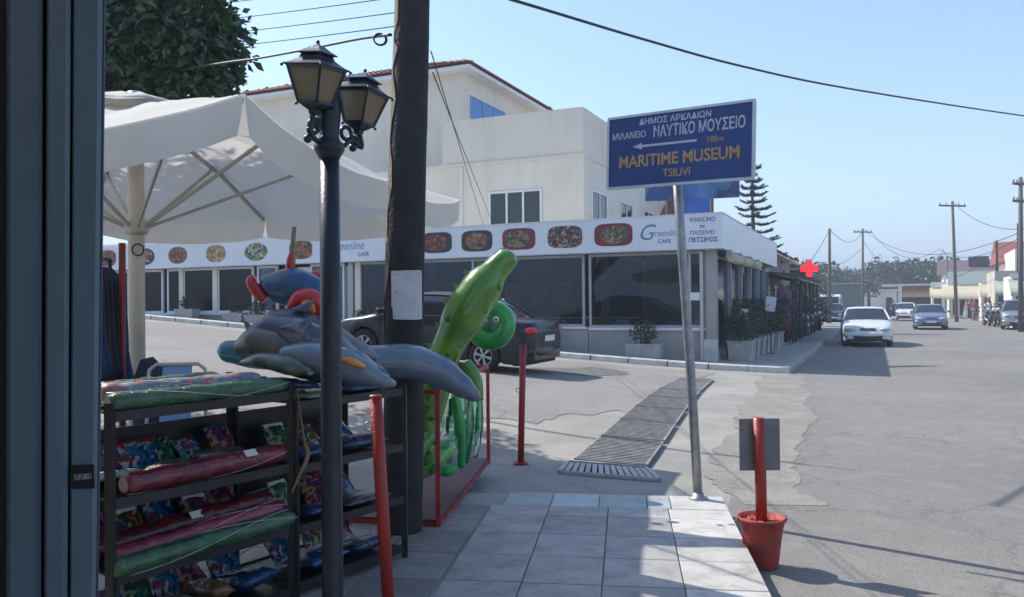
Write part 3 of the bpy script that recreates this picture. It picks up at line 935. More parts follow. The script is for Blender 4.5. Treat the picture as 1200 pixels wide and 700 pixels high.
for k in range(6): b.bar((-.12 + .2 * math.cos(k * .52), -.17, .2 * math.sin(k * .52)), (-.12 - .2 * math.cos(k * .52), -.17, -.2 * math.sin(k * .52)), .008)
b.build("fan_guard", m_gask if 'm_gask' in globals() else m_black, acu)
ub("roof_terrace", m_gwall, -10.3, -5.22, 4.86, 17.5, 6.662, 6.70)
b = MB(); b.bx(-5.4 - 2, .04, -.05, 0.0, 6.60, 6.70); b.bx(0.0, .045, .0, 12.9, 6.60, 6.70); b.build("cornice", m_cream, up2)
def recess_window(par, off, x0, x1, z0, z1, y, n=3, side=False, mat=None, fmat=None, plane=None):
    fmat = fmat or m_white
    f = MB()
    def B(a0, a1, d0, d1, c0, c1, mb):
        if side: mb.bx(d0 - off[0], d1 - off[0], a0 - off[1], a1 - off[1], c0, c1)
        else: mb.bx(a0 - off[0], a1 - off[0], d0 - off[1], d1 - off[1], c0, c1)
    s = 1 if side else -1
    P0 = y
    w = .07
    d0, d1 = (P0, P0 + .05) if side else (P0 - .05, P0)
    B(x0, x0 + w, d0, d1, z0, z1, f); B(x1 - w, x1, d0, d1, z0, z1, f)
    B(x0 + w, x1 - w, d0, d1, z0, z0 + w, f); B(x0 + w, x1 - w, d0, d1, z1 - w, z1, f)
    W_ = (x1 - x0 - 2 * w) / n
    for i in range(1, n):
        B(x0 + w + W_ * i - w / 2, x0 + w + W_ * i + w / 2, d0, d1, z0 + w, z1 - w, f)
    o = f.build("window", fmat, par)
    for i in range(n):
        p = MB()
        a0 = x0 + w + W_ * i + (w / 2 if i else 0) + .002; a1 = x0 + w + W_ * (i + 1) - (w / 2 if i < n - 1 else 0) - .002
        e0, e1 = (P0 + .002, P0 + .02) if side else (P0 - .02, P0 - .002)
        B(a0, a1, e0, e1, z0 + w, z1 - w, p)
        p.build("pane", mat or m_wind, o)
    sl = MB()
    if side: B(x0 - .05, x1 + .05, P0, P0 + .09, z0 - .06, z0 - .002, sl)
    else: B(x0 - .05, x1 + .05, P0 - .09, P0, z0 - .06, z0 - .002, sl)
    sl.build("sill", m_cream, o)
    return o
OFF = (-5, 4.65)
recess_window(up2, OFF, -8.5, -6.5, 4.42, 5.62, 4.65, 3)
recess_window(up2, OFF, -14.2, -12.0, 4.42, 5.62, 4.65, 3)
recess_window(up2, OFF, -18.2, -16.0, 4.42, 5.62, 4.65, 3)
recess_window(up2, OFF, -22.0, -19.8, 4.42, 5.62, 4.65, 3)
for a, c in ((5.4, 7.1), (8.8, 10.5), (12.3, 13.9)):
    recess_window(up2, OFF, a, c, 4.42, 5.6, -5, 2, side=True)
top = thing("tiled_house", "taller cream upper storey with red tiled roof and blue windows", "building", rl(-10.5, 6.65), RZ)
OT = (-10.5, 6.65)
b = MB(); b.bx(-14, 0, 0, 7.6, 6.67, 10.62); b.build("wall", m_cream, top)
recess_window(top, OT, 7.2, 10.4, 8.3, 9.85, -10.5, 3, side=True, mat=m_bluewin, fmat=M("blue_frame", (.2, .36, .62), .5))
b = MB(); b.bx(-14.5, .5, -.5, 8.1, 10.60, 10.74); b.build("eave", m_white, top)
# hip roof of barrel tiles
def tile_roof(mb, x0, x1, y0, y1, z0, rise, step=.22):
    hw = (y1 - y0) / 2
    ym = (y0 + y1) / 2
    prof = 6
    n = int((x1 - x0) / step)
    for sgn in (-1, 1):
        rows_ = 14
        for r in range(rows_):
            f0, f1 = r / rows_, (r + 1) / rows_ + .02
            for i in range(n):
                xa = x0 + i * step
                # hip limits
                lim = lambda f: (x0 + hw * f * .95, x1 - hw * f * .95)
                if xa < lim(f0)[0] or xa + step > lim(f0)[1]: continue
                ra = []; rb_ = []
                for k in range(5):
                    a = PI * k / 4
                    ra.append((xa + step / 2 - math.cos(a) * step * .52, ym + sgn * hw * (1 - f0), z0 + rise * f0 + .03 + math.sin(a) * .07))
                    rb_.append((xa + step / 2 - math.cos(a) * step * .42, ym + sgn * hw * (1 - f1), z0 + rise * f1 + math.sin(a) * .055))
                mb.loft([ra, rb_], closed=False, caps=False)
    n = int((y1 - y0) / step)
    for sgn in (-1, 1):
        rows_ = 14
        for r in range(rows_):
            f0, f1 = r / rows_, (r + 1) / rows_ + .02
            for i in range(n):
                ya = y0 + i * step
                if ya < y0 + hw * f0 or ya + step > y1 - hw * f0: continue
                X = (x0 if sgn < 0 else x1)
                ra = []; rb_ = []
                for k in range(5):
                    a = PI * k / 4
                    ra.append((X - sgn * hw * f0 * .95, ya + step / 2 - math.cos(a) * step * .52, z0 + rise * f0 + .03 + math.sin(a) * .07))
                    rb_.append((X - sgn * hw * f1 * .95, ya + step / 2 - math.cos(a) * step * .42, z0 + rise * f1 + math.sin(a) * .055))
                mb.loft([ra, rb_], closed=False, caps=False)
b = MB(); tile_roof(b, -14.6, .6, -.6, 8.2, 10.76, 1.6); b.build("roof_tiles", m_terra, top, kind='stuff')
b = MB(); hw = 4.3
b.add([(-14.5, -.5, 10.745), (.5, -.5, 10.745), (.5, 8.1, 10.745), (-14.5, 8.1, 10.745), (-10.3, 3.8, 12.3), (-3.8, 3.8, 12.3)], [(0, 1, 5, 4), (1, 2, 5), (2, 3, 4, 5), (3, 0, 4)]); b.build("roof", m_terra, top)

# blue signs above the restaurant roof
m_signblue = food_mat("blue_banner_print", [(.03, .1, .35), (.04, .14, .5), (.02, .06, .22), (.05, .2, .45), (.35, .08, .2)], 1.6)
m_signblue2 = M("blue_light_panel", (.03, .10, .45), .3, c2=(.02, .06, .28), scale=2)
sg = thing("banner_sign", "wide blue banner sign on posts above the restaurant roof, behind the museum sign", "sign", P(812, 245, 23.6), 0)
b = MB()
p0, p1, p2, p3 = P(756, 236, 23.2), P(866, 231, 23.8), P(866, 209, 23.8), P(756, 214, 23.2)
b.prism([p0, p1, p2, p3], (.05, .1, 0)); b.build("board", m_signblue, sg, world=True)
for px in (783, 836):
    b = MB(); q_ = P(px, 250, 23.6); b.bar((q_.x, q_.y + .15, 3.5), (q_.x, q_.y + .15, 5.1), .08); b.build("post", m_woodg, sg, world=True)
b = MB(); b.prism([P(802, 254, 23.5), P(832, 253, 23.5), P(832, 233, 23.5), P(802, 234, 23.5)], (.03, .08, 0)); b.build("lower_panel", m_signblue2, sg, world=True)
# ================================================================ museum sign
sgn = thing("museum_sign", "blue direction sign for the maritime museum on a leaning grey pole at the pavement corner", "sign", (1.44, 6.46, .13))
poleT, poleB = Vector((1.30, 6.42, 3.0)), Vector((1.455, 6.40, .12))
b = MB(); b.tube([poleB, poleB.lerp(poleT, .3) + Vector((.006, 0, 0)), poleB.lerp(poleT, .7), poleT], .036, 14)
b.build("pole", m_metal, sgn, world=True)
b = MB(); b.lathe([(.075, -.0), (.075, .012), (.045, .02), (.04, .05)], (poleB.x, poleB.y, .15), 14); b.build("base_collar", m_metal, sgn, world=True)
BL, BR = P(716, 222, 6.66), P(882.5, 210, 5.95)
TL, TR = P(709, 142.5, 6.68), P(880, 120, 5.97)
cb = (BL + BR + TL + TR) / 4
xd = ((BR - BL) + (TR - TL)).normalized(); yd = ((TL - BL) + (TR - BR)).normalized()
SW = ((BR - BL).length + (TR - TL).length) / 2; SH = ((TL - BL).length + (TR - BR).length) / 2
SM = frame_mtx(cb + Vector((0, -.05, 0)), xd, yd)
m_blue = M("sign_blue", (.014, .05, .20), .4, c2=(.009, .028, .13), scale=2)
m_rimg = M("sign_rim", (.5, .53, .56), .4, .4)
m_signw = M("sign_white", (.50, .53, .60), .5, c2=(.38, .42, .50), scale=20)
m_signy = M("sign_yellow", (.50, .30, .13), .5, c2=(.36, .21, .10), scale=20)
b = MB(); b.box((0, 0, 0), (SW - .02, SH - .02, .012), mtx=SM); b.build("board", m_blue, sgn, world=True)
b = MB()
for c_, d_ in (((0, SH / 2, 0), (SW + .012, .02, .03)), ((0, -SH / 2, 0), (SW + .012, .02, .03)), ((-SW / 2, 0, 0), (.02, SH - .022, .03)), ((SW / 2, 0, 0), (.02, SH - .022, .03))):
    b.box(c_, d_, mtx=SM)
b.build("rim", m_rimg, sgn, world=True)
b = MB(); b.box((0, .15, -.025), (SW * .6, .03, .03), mtx=SM); b.build("bracket", m_metal, sgn, world=True)
b = MB(); b.box((0, -.15, -.025), (SW * .6, .03, .03), mtx=SM); b.build("bracket", m_metal, sgn, world=True)
def st(s, x, y, size, m, **k):
    return text(sgn, s, size, m, SM @ Matrix.Translation((x * SW, y * SH, .008)), ext=.0008, **k)
st("\u0394\u0397\u039c\u039f\u03a3 \u0391\u03a1\u039a\u0391\u0394\u0399\u03a9\u039d", -.02, .395, .066, m_signw, bold=.001)
st("\u039c\u0399\u039b\u0391\u039d\u0395\u0399\u039f", -.345, .225, .072, m_signw, bold=.0008, sx=.86)
st("\u039d\u0391\u03a5\u03a4\u0399\u039a\u039f \u039c\u039f\u03a5\u03a3\u0395\u0399\u039f", .140, .232, .122, m_signw, bold=.0022, sx=.655)
st("100m", .255, .055, .062, m_signy, bold=.0005)
st("MARITIME MUSEUM", .0, -.150, .130, m_signy, bold=.003, sx=.90)
st("TSILIVI", .0, -.345, .085, m_signy, bold=.0015, sx=.95)
b = MB(); a = SM @ Matrix.Translation((-.09 * SW, .062 * SH, .008))
b.prism([(-.27, 0, 0), (-.19, -.026, 0), (-.19, -.009, 0), (.27, -.009, 0), (.27, .009, 0), (-.19, .009, 0), (-.19, .026, 0)], (0, 0, .0012), mtx=a)
b.build("arrow", m_signw, sgn, world=True)

# ================================================================ bucket post
bk = thing("bucket_post", "red post set in a red bucket on the road, holding a grey metal plate", "post", (1.585, 5.2, 0.012))
b = MB(); b.lathe([(.098, 0), (.1, .004), (.125, .2), (.142, .29), (.152, .292), (.153, .312), (.143, .314), (.136, .285), (.0, .28)], n=28)
b.build("bucket", m_red2, bk)
b = MB()
rr = random.Random(3)
for i in range(70):
    a = rr.random() * 6.28; q_ = rr.random() ** .5 * .118
    b.ball((q_ * math.cos(a), q_ * math.sin(a), .283), rr.uniform(.008, .017), 6, 4)
b.build("fill", M("red_stones", (.5, .10, .07), .8, c2=(.3, .06, .05), scale=20), bk, kind='stuff')
b = MB(); b.tube([(0, 0, .2), (-.004, 0, .6), (-.012, 0, .945)], .036, 16); b.build("post", m_red, bk)
b = MB(); b.box((.005, .043, .765), (.262, .006, .335), bev=.002); b.build("plate", M("plate_grey", (.19, .21, .22), .45, .3, c2=(.15, .16, .17)), bk)
b = MB(); b.tube([(-.152, 0, .3), (-.165, .04, .27), (-.12, .12, .25), (0, .165, .24), (.12, .12, .25), (.165, .04, .27), (.152, 0, .3)], .0035, 6); b.build("handle", m_metal, bk)
for s in (-1, 1):
    b = MB(); b.box((s * .153, 0, .298), (.014, .03, .03), bev=.004); b.build("handle_ear", m_red2, bk)

# ================================================================ red posts
def red_post(base, topv, r, label, tabs):
    t = thing("red_post", label, "post", base, 0, "red pavement posts")
    d = Vector(topv) - Vector(base)
    b = MB(); b.tube([(0, 0, 0), d * .5, d], r, 18); b.build("tube", m_red, t)
    b = MB(); b.lathe([(r + .002, -.008), (r * .9, .004), (0, .007)], tuple(d), 16); b.build("cap", m_red, t)
    b = MB(); b.box((0, 0, .006), (.15, .15, .012), bev=.003); b.build("base_plate", m_red, t)
    for f in tabs:
        p = d * f
        b = MB(); b.torus((p.x - r - .012, p.y, p.z), .02, .004, (0, 1, 0), 14, 6); b.build("ring", m_metal, t)
    return t
pb_ = Vector((-.60, 3.9, .15)); red_post(pb_, P(440, 464, 3.85), .030, "tall red post in front of the display rack, nearest the camera", (.87, .42))
red_post(Vector((.075, 8.5, .03)), P(613, 405, 8.5), .034, "red post alone at the edge of the side street", (.62,))

# ================================================================ red cage
cg = thing("red_stand", "low red tube frame stand holding the inflatable animals", "stand", (-.9, 6.8, .15))
c00, c01, c10, c11 = Vector((-1.22, 5.82, 0)), Vector((-.53, 5.68, 0)), Vector((-.93, 8.1, 0)), Vector((-.245, 7.95, 0))
z0, z1 = .165, 1.09
m_redd = M("dull_red_paint", (.42, .03, .035), .5, c2=(.25, .02, .02), scale=10, bump=.1)
for nm, c in (("leg", c00), ("leg", c01), ("leg", c10), ("leg", c11)):
    b = MB(); b.bar((c.x, c.y, .135), (c.x, c.y, z1 - (.0 if c.y < 7 else .03)), .034); b.build("leg", m_redd, cg, world=True)
for za in (z0, z1):
    for a, c in ((c00, c01), (c01, c11), (c11, c10), (c10, c00)):
        d = (c - a).normalized() * .018
        b = MB(); zz = Vector((0, 0, za)); b.bar(a + d + zz, c - d + zz, .03); b.build("rail", m_redd, cg, world=True)
b = MB(); b.prism([(p.x, p.y, .185) for p in (c00, c01, c11, c10)], (0, 0, .008)); b.build("tray", M("tray_dark_red", (.12, .05, .055), .6), cg, world=True)

# ================================================================ inflatables
def vinyl(name, c, c2, scale=5, rough=.28, coat=.45, contrast=(.4, .6), det=3):
    pk = name.startswith(("pack", "vinyl"))
    m = M(name, c, rough, c2=c2, scale=scale, coat=coat, contrast=contrast, detail=det, bump=.9 if pk else .22, bscale=26 if pk else 9)
    return m
m_croc = vinyl("croc_green", (.10, .25, .02), (.055, .17, .014), 4)
m_crocd = vinyl("croc_dark_spots", (.02, .07, .015), (.05, .16, .02), 14)
m_frog = vinyl("frog_green", (.03, .34, .07), (.015, .22, .045), 5)
m_clear = glass_mat("clear_green_vinyl", (.35, .75, .45), .12, .15)
m_dol = vinyl("dolphin_grey", (.14, .19, .25), (.085, .12, .17), 3)
m_dold = vinyl("dolphin_dark", (.05, .075, .12), (.16, .18, .18), 7, contrast=(.46, .56), det=6)
m_teal = vinyl("teal_vinyl", (.01, .17, .22), (.01, .12, .17), 3)
m_pb = vinyl("parrot_blue", (.02, .09, .20), (.015, .07, .15), 4)
m_pr = vinyl("parrot_red", (.55, .02, .02), (.4, .015, .015), 5)
m_py = vinyl("parrot_yellow", (.65, .33, .03), (.55, .2, .03), 5)
m_eyew = M("eye_white", (.8, .8, .8), .3)
m_eyeb = M("eye_black", (.01, .01, .01), .2)
def spline(pts, n):
    pts = [Vector(p) for p in pts]
    out = []
    m = len(pts) - 1
    for i in range(n + 1):
        t = i / n * m
        k = min(int(t), m - 1); f = t - k
        p0, p1, p2, p3 = pts[max(k - 1, 0)], pts[k], pts[k + 1], pts[min(k + 2, m)]
        out.append(.5 * ((2 * p1) + (p2 - p0) * f + (2 * p0 - 5 * p1 + 4 * p2 - p3) * f * f + (3 * p1 - p0 - 3 * p2 + p3) * f ** 3))
    return out
def lerpl(vals, n):
    m = len(vals) - 1; out = []
    for i in range(n + 1):
        t = i / n * m; k = min(int(t), m - 1); f = t - k; f = f * f * (3 - 2 * f)
        out.append(vals[k] * (1 - f) + vals[k + 1] * f)
    return out
def body(pts, rads, n=26, seg=18, flat=1.0, upv=None):
    b = MB(); b.tube(spline(pts, n), lerpl(rads, n), seg, flat=flat, upv=upv); return b

# crocodile: stands upright in the stand, head up to the right
cr = thing("inflatable_crocodile", "big green inflatable crocodile standing upright with its snout in the air", "inflatable toy", (-.5, 6.9, .2))
pts = [P(503, 556, 6.198), P(498, 510, 6.216), P(512, 440, 6.272), P(534, 388, 6.290), P(556, 350, 6.309), P(578, 320, 6.336), P(594, 303, 6.355), P(600, 296, 6.355)]
body(pts, [.04, .09, .125, .12, .165, .155, .10, .09, .045], 40, 20, 1.0).build("body", m_croc, cr, world=True)
bb = MB()
rr = random.Random(5)
for i in range(14):
    t = .10 + .45 * i / 14
    c = spline(pts, 100)[int(t * 100)]
    a = rr.uniform(-1.1, 1.1)
    R_ = lerpl([.04, .09, .125, .12, .165, .155, .10, .09, .045], 100)[int(t * 100)] - .006
    b_ = c + Vector((math.sin(a) * R_, -math.cos(a) * R_, 0))
    bb.ball(b_, (rr.uniform(.02, .04), .016, rr.uniform(.02, .04)), 8, 6)
bb.build("spots", m_crocd, cr, world=True, kind='stuff')
for px, py in ((588, 300), (603, 304)):
    b = MB(); q_ = P(px, py, 6.80); b.ball(q_, .022, 10, 8); b.build("nostril", m_croc, cr, world=True)
for px, py in ((556, 336), (580, 345)):
    q_ = P(px, py, 6.70); e = MB(); e.ball(q_, (.035, .03, .035), 12, 8); eo = e.build("eye", m_eyew, cr, world=True)
    e = MB(); e.ball(q_ + Vector((.0, -.022, .0)), (.016, .014, .02), 8, 6); e.build("pupil", m_eyeb, eo, world=True)
for pts2 in ([P(525, 430, 6.179), P(505, 425, 6.059), P(492, 445, 6.013)], [P(545, 425, 6.216), P(556, 445, 6.198), P(561, 470, 6.179)], [P(505, 510, 6.105), P(490, 528, 6.013), P(487, 552, 5.994)]):
    body(pts2, [.05, .06, .04], 12, 12).build("leg", m_croc, cr, world=True)
b = MB()
for i in range(9):
    t = .15 + .07 * i
    k_ = int(t * 60); cc_ = spline(pts, 60); c = cc_[k_]; r = lerpl([.04, .09, .125, .12, .165, .155, .10, .09, .045], 60)[k_]
    td = (cc_[k_ + 1] - cc_[k_ - 1]).normalized(); sd = td.cross(Vector((0, 1, 0))); sd = sd if sd.x < 0 else -sd
    b.add([c + sd * (r + .05) + td * .02, c + sd * (r - .03) + td * .04, c + sd * (r - .03) - td * .05, c + sd * (r - .02) + Vector((0, -.03, 0))], [(0, 1, 3), (0, 3, 2), (0, 2, 1), (1, 2, 3)], False)
b.build("crest", m_croc, cr, world=True, kind="stuff")
cpts = spline(pts, 60)
b = MB()
for sgn_ in (-1, 1):
    b.tube([cpts[i] + (cpts[min(i + 1, 60)] - cpts[i - 1]).normalized().cross(Vector((0, 1, 0))) * (lerpl([.04, .09, .125, .12, .165, .155, .10, .09, .045], 60)[i] * 1.0 * sgn_) for i in range(3, 58)], .006, 5)
b.build("seam", m_crocd, cr, world=True)
for s_ in (-1, 1):
    q_ = P(572 + 13 * s_, 330 + 5 * s_, 6.26); e = MB(); e.ball(q_, (.032, .04, .045), 12, 8); e.build("brow", m_croc, cr, world=True)
# frog ring
fr = thing("frog_swim_ring", "round bright green swim ring with a frog face behind the crocodile", "swim ring", P(572, 385, 7.2))
c = P(575, 381, 7.15)
b = MB(); b.torus(c, .135, .088, (-.15, -1, .12), 30, 14, flat=.75); b.build("ring", m_frog, fr, world=True)
b = MB(); b.ball(c + Vector((0, -.03, .01)), (.09, .05, .085), 16, 10); b.build("face", vinyl("frog_dark", (.02, .10, .06), (.05, .3, .15), 8), fr, world=True)
for s in (-1, 1):
    b = MB(); b.ball(c + Vector((s * .05 + .0, -.085, .05)), (.026, .02, .028), 10, 8); eo = b.build("eye", m_eyew, fr, world=True)
    b = MB(); b.ball(c + Vector((s * .05 + .0, -.103, .05)), (.012, .008, .014), 8, 6); b.build("pupil", m_eyeb, eo, world=True)
# translucent green inflatables hanging down in the stand
tu = thing("green_air_bed", "translucent green inflatable hanging below the grey dolphin nose", "inflatable toy", P(545, 545, 6.9))
for k, (xa, xb, w) in enumerate(((533, 541, .062), (549, 545, .06), (562, 557, .045))):
    bmb = body([P(xa, 462, 6.75 + .1 * k), P((xa + xb) / 2 + 2, 500, 6.78 + .1 * k), P(xb, 548 - 6 * k, 6.8 + .1 * k)], [w * .8, w * 1.15, w * .7], 16, 14, .7)
    bmb.build("air_chamber", [m_frog, m_clear, m_clear][k], tu, world=True)
b = MB(); q0, q1, q2, q3 = P(505, 470, 6.62), P(560, 462, 6.9), P(563, 530, 6.9), P(512, 560, 6.65)
n_ = 10; gr = []
for i in range(n_ + 1):
    for j in range(n_ + 1):
        p = q0.lerp(q1, j / n_).lerp(q3.lerp(q2, j / n_), i / n_); gr.append(p + Vector((0, .05 * math.sin(j * 1.4 + i * .6), 0)))
b.add(gr, [(i * (n_ + 1) + j, i * (n_ + 1) + j + 1, (i + 1) * (n_ + 1) + j + 1, (i + 1) * (n_ + 1) + j) for i in range(n_) for j in range(n_)], True)
b.build("film", m_clear, tu, world=True)
tt = thing("inflatable_turtle", "folded green spotted inflatable lying at the foot of the stand", "inflatable toy", P(505, 560, 6.3))
body([P(487, 560, 6.2), P(500, 545, 6.25), P(518, 528, 6.35), P(530, 520, 6.5)], [.05, .12, .11, .04], 18, 16, .7).build("shell", vinyl("turtle_shell", (.03, .22, .05), (.16, .45, .08), 9), tt, world=True)
body([P(508, 548, 6.12), P(524, 552, 6.1), P(534, 546, 6.12)], [.03, .045, .03], 10, 10).build("flipper", m_frog, tt, world=True)
body([P(494, 545, 6.12), P(484, 530, 6.1), P(486, 512, 6.1)], [.03, .045, .03], 10, 10).build("flipper", m_frog, tt, world=True)

def dolphin(name, label, pts, rads, up_, mat, fins, seg=20, flat=.9, group=None):
    t = thing(name, label, "inflatable toy", pts[0], 0, group)
    body(pts, rads, 36, seg, flat).build("body", mat, t, world=True)
    for f in fins:
        b = MB()
        a, c_, d, th = [Vector(q_) for q_ in f[:3]] + [f[3]]
        m_ = (a + c_) / 2
        mid = []
        rings = []
        for i in range(8):
            u_ = i / 7
            L = a.lerp(d, u_); R_ = c_.lerp(d, u_)
            w = max(1 - u_, .08)
            ring = []
            cc = (L + R_) / 2 + (d - m_).normalized() * 0
            hx = (R_ - L) / 2
            nn = hx.cross(d - m_).normalized() * th * (w ** .6)
            for k in range(10):
                an = 2 * PI * k / 10
                ring.append(cc + hx * math.cos(an) + nn * math.sin(an))
            rings.append(ring)
        b.loft(rings); b.build("fin", mat, t, world=True)
    return t
# grey dolphin whose nose points past the pole
d1 = dolphin("inflatable_dolphin", "smooth grey inflatable dolphin with its nose sticking out right of the wooden pole",
        [P(400, 425, 5.1), P(440, 425, 5.15), P(480, 424, 5.2), P(515, 436, 5.22), P(540, 452, 5.22), P(555, 463, 5.22), P(562, 468, 5.22)],
        [.09, .12, .125, .115, .085, .05, .02], None, m_dol, [])
# dark dolphins piled on the rack
PY = 4.55
d2 = dolphin("inflatable_dolphin", "dark inflatable dolphin on top of the pile, pointing right behind the lamp post",
        [P(292, 388, PY), P(318, 385, PY), P(350, 395, PY), P(385, 412, PY), P(415, 428, PY), P(440, 438, PY), P(456, 444, PY)],
        [.03, .08, .12, .13, .10, .06, .02], None, m_dold,
        [(P(325, 384, PY - .1), P(355, 394, PY - .1), P(372, 370, PY - .05), .03), (P(296, 390, PY), P(304, 382, PY), P(288, 408, PY - .1), .03)])
d3 = dolphin("inflatable_dolphin", "grey and blue inflatable dolphin with yellow side marks, lower in the pile",
        [P(330, 415, PY - .15), P(360, 418, PY - .15), P(395, 425, PY - .15), P(425, 436, PY - .15), P(447, 446, PY - .15), P(462, 450, PY - .1)],
        [.05, .09, .10, .085, .045, .02], None, m_dol, [(P(380, 415, PY - .3), P(400, 424, PY - .3), P(412, 408, PY - .25), .02)])
body([P(395, 419, PY - .28), P(412, 424, PY - .28), P(428, 430, PY - .26)], [.012, .022, .01], 10, 8).build("mark", m_py, d3, world=True)
d4 = dolphin("inflatable_dolphin", "brownish grey inflatable dolphin at the left end of the pile",
        [P(278, 408, PY - .05), P(300, 402, PY - .05), P(325, 410, PY - .05), P(350, 425, PY - .05), P(372, 438, PY)],
        [.04, .10, .12, .09, .05], None, vinyl("dolphin_brown", (.10, .085, .08), (.05, .045, .05), 6), [(P(290, 395, PY), P(306, 388, PY), P(285, 375, PY), .02)])
fl = thing("swim_float", "smooth teal inflatable float with a rounded end under the dolphins", "inflatable toy", P(300, 415, 4.6))
body([P(257, 412, 4.75), P(268, 412, 4.73), P(300, 415, 4.7), P(345, 420, 4.65), P(375, 424, 4.6)], [.02, .065, .085, .08, .03], 26, 18).build("chamber", m_teal, fl, world=True)
w1 = dolphin("inflatable_whale", "small blue black inflatable lying flat under the dolphins on the far rack", [P(350, 438, PY), P(375, 434, PY), P(405, 436, PY), P(432, 441, PY), P(455, 447, PY)], [.03, .085, .10, .07, .02], None, vinyl("whale_navy", (.02, .035, .08), (.08, .12, .2), 9), [])
w2 = dolphin("inflatable_ray", "grey green patterned inflatable at the bottom left of the pile", [P(285, 425, 4.45), P(310, 422, 4.4), P(340, 428, 4.35), P(365, 436, 4.3)], [.03, .08, .09, .03], None, vinyl("ray_green_grey", (.06, .10, .09), (.16, .17, .12), 10, contrast=(.46, .54)), [], flat=.6)
w3 = dolphin("inflatable_dolphin", "bluish inflatable with pale belly resting across the top of the pile", [P(302, 384, 4.75), P(325, 376, 4.75), P(352, 380, 4.75), P(384, 394, 4.75), P(420, 410, 4.75), P(442, 420, 4.75)], [.03, .075, .095, .09, .06, .02], None, vinyl("dolphin_slate", (.06, .09, .13), (.16, .18, .19), 4, contrast=(.45, .52)), [(P(340, 362, 4.68), P(360, 368, 4.68), P(370, 350, 4.68), .02)])
# inflatable parrot standing behind the pile
pa = thing("inflatable_parrot", "blue inflatable parrot with red wings and a yellow patch on top of the toy pile", "inflatable toy", P(345, 360, 4.9))
body([P(310, 345, 4.9), P(318, 338, 4.9), P(345, 338, 4.9), P(368, 350, 4.92), P(384, 372, 4.95), P(390, 388, 4.95)], [.03, .09, .125, .12, .08, .04], 26, 18).build("body", m_pb, pa, world=True)
body([P(340, 362, 4.8), P(352, 350, 4.78), P(368, 352, 4.78), P(376, 368, 4.8), P(377, 382, 4.82)], [.03, .055, .06, .05, .02], 20, 14).build("wing", m_pr, pa, world=True)
body([P(352, 366, 4.76), P(361, 358, 4.74), P(368, 366, 4.76)], [.02, .04, .025], 12, 12).build("wing_patch", m_py, pa, world=True)
body([P(358, 332, 5.0), P(372, 326, 5.0), P(386, 335, 5.0), P(392, 352, 5.0)], [.03, .05, .06, .04], 16, 12).build("wing", m_pr, pa, world=True)
body([P(311, 352, 4.85), P(304, 345, 4.85), P(297, 336, 4.85), P(294, 329, 4.85), P(299, 325, 4.85)], [.03, .035, .035, .03, .02], 14, 10).build("beak", m_pr, pa, world=True)
b = MB(); q_ = P(345, 348, 4.77); b.ball(q_, .014, 8, 6); b.build("eye", m_eyew, pa, world=True)
pdl = thing("beach_paddle", "pale stick with a red bulb standing up above the parrot", "beach toy", P(340, 345, 4.95))
b = MB(); b.tube([P(338, 340, 4.95), P(345, 266, 4.95)], .014, 8); b.build("shaft", m_woodp, pdl, world=True)
body([P(340, 334, 4.93), P(340, 318, 4.93), P(341, 306, 4.93), P(342, 296, 4.93)], [.018, .03, .028, .014], 14, 12).build("bulb", m_pr, pdl, world=True)

# ================================================================ display racks
rd = Vector((.58, .815, 0)).normalized(); rn = Vector((-.815, .58, 0)).normalized()   # along the front, away from the front
def rack(p0, L, zs, label, depth=.52, zt=1.33):
    t = thing("display_rack", label, "display rack", (p0.x, p0.y, .15), 0, "black display racks of beach goods")
    corners = [p0, p0 + rd * L, p0 + rd * L + rn * depth, p0 + rn * depth]
    for i, c in enumerate(corners):
        b = MB(); b.bar((c.x, c.y, .15), (c.x, c.y, zt - (.04 if i < 2 else 0)), .034); b.build("post", m_black, t, world=True)
    for z in zs:
        b = MB()
        ins = .018
        cs = [corners[0] + rd * ins, corners[1] - rd * ins, corners[2] - rd * ins, corners[3] + rd * ins]
        b.prism([(c.x, c.y, z - .006) for c in cs], (0, 0, .006))
        for a, c in ((cs[0], cs[1]), (cs[3], cs[2])):
            b.bar((a.x, a.y, z - .012), (c.x, c.y, z - .012), .022, .045)
        b.build("shelf", m_black, t, world=True)
    b = MB(); q0, q1 = corners[3] + rd * .02, corners[2] - rd * .02
    b.prism([(q0.x, q0.y, .42), (q1.x, q1.y, .42), (q1.x, q1.y, 1.1), (q0.x, q0.y, 1.1)], tuple(rn * .008)); b.build("darkening_panel", m_black, t, world=True)  # black sheet added behind the shelves to darken the rack
    return corners
rA = Vector((-1.74, 3.5, 0)); LA = .97
rack(rA, LA, (1.24, .86, .53, .2), "black metal display rack nearest the door frame, full of rolled air beds")
rB = rA + rd * (LA + .03)
rack(rB, .84, (1.18, .84, .52, .22), "black metal display rack behind the lamp post, under the pile of dolphins", zt=1.24)
def rk(u, w, z): # point on the racks: u along, w deep, z up
    p = rA + rd * u + rn * w
    return Vector((p.x, p.y, z))
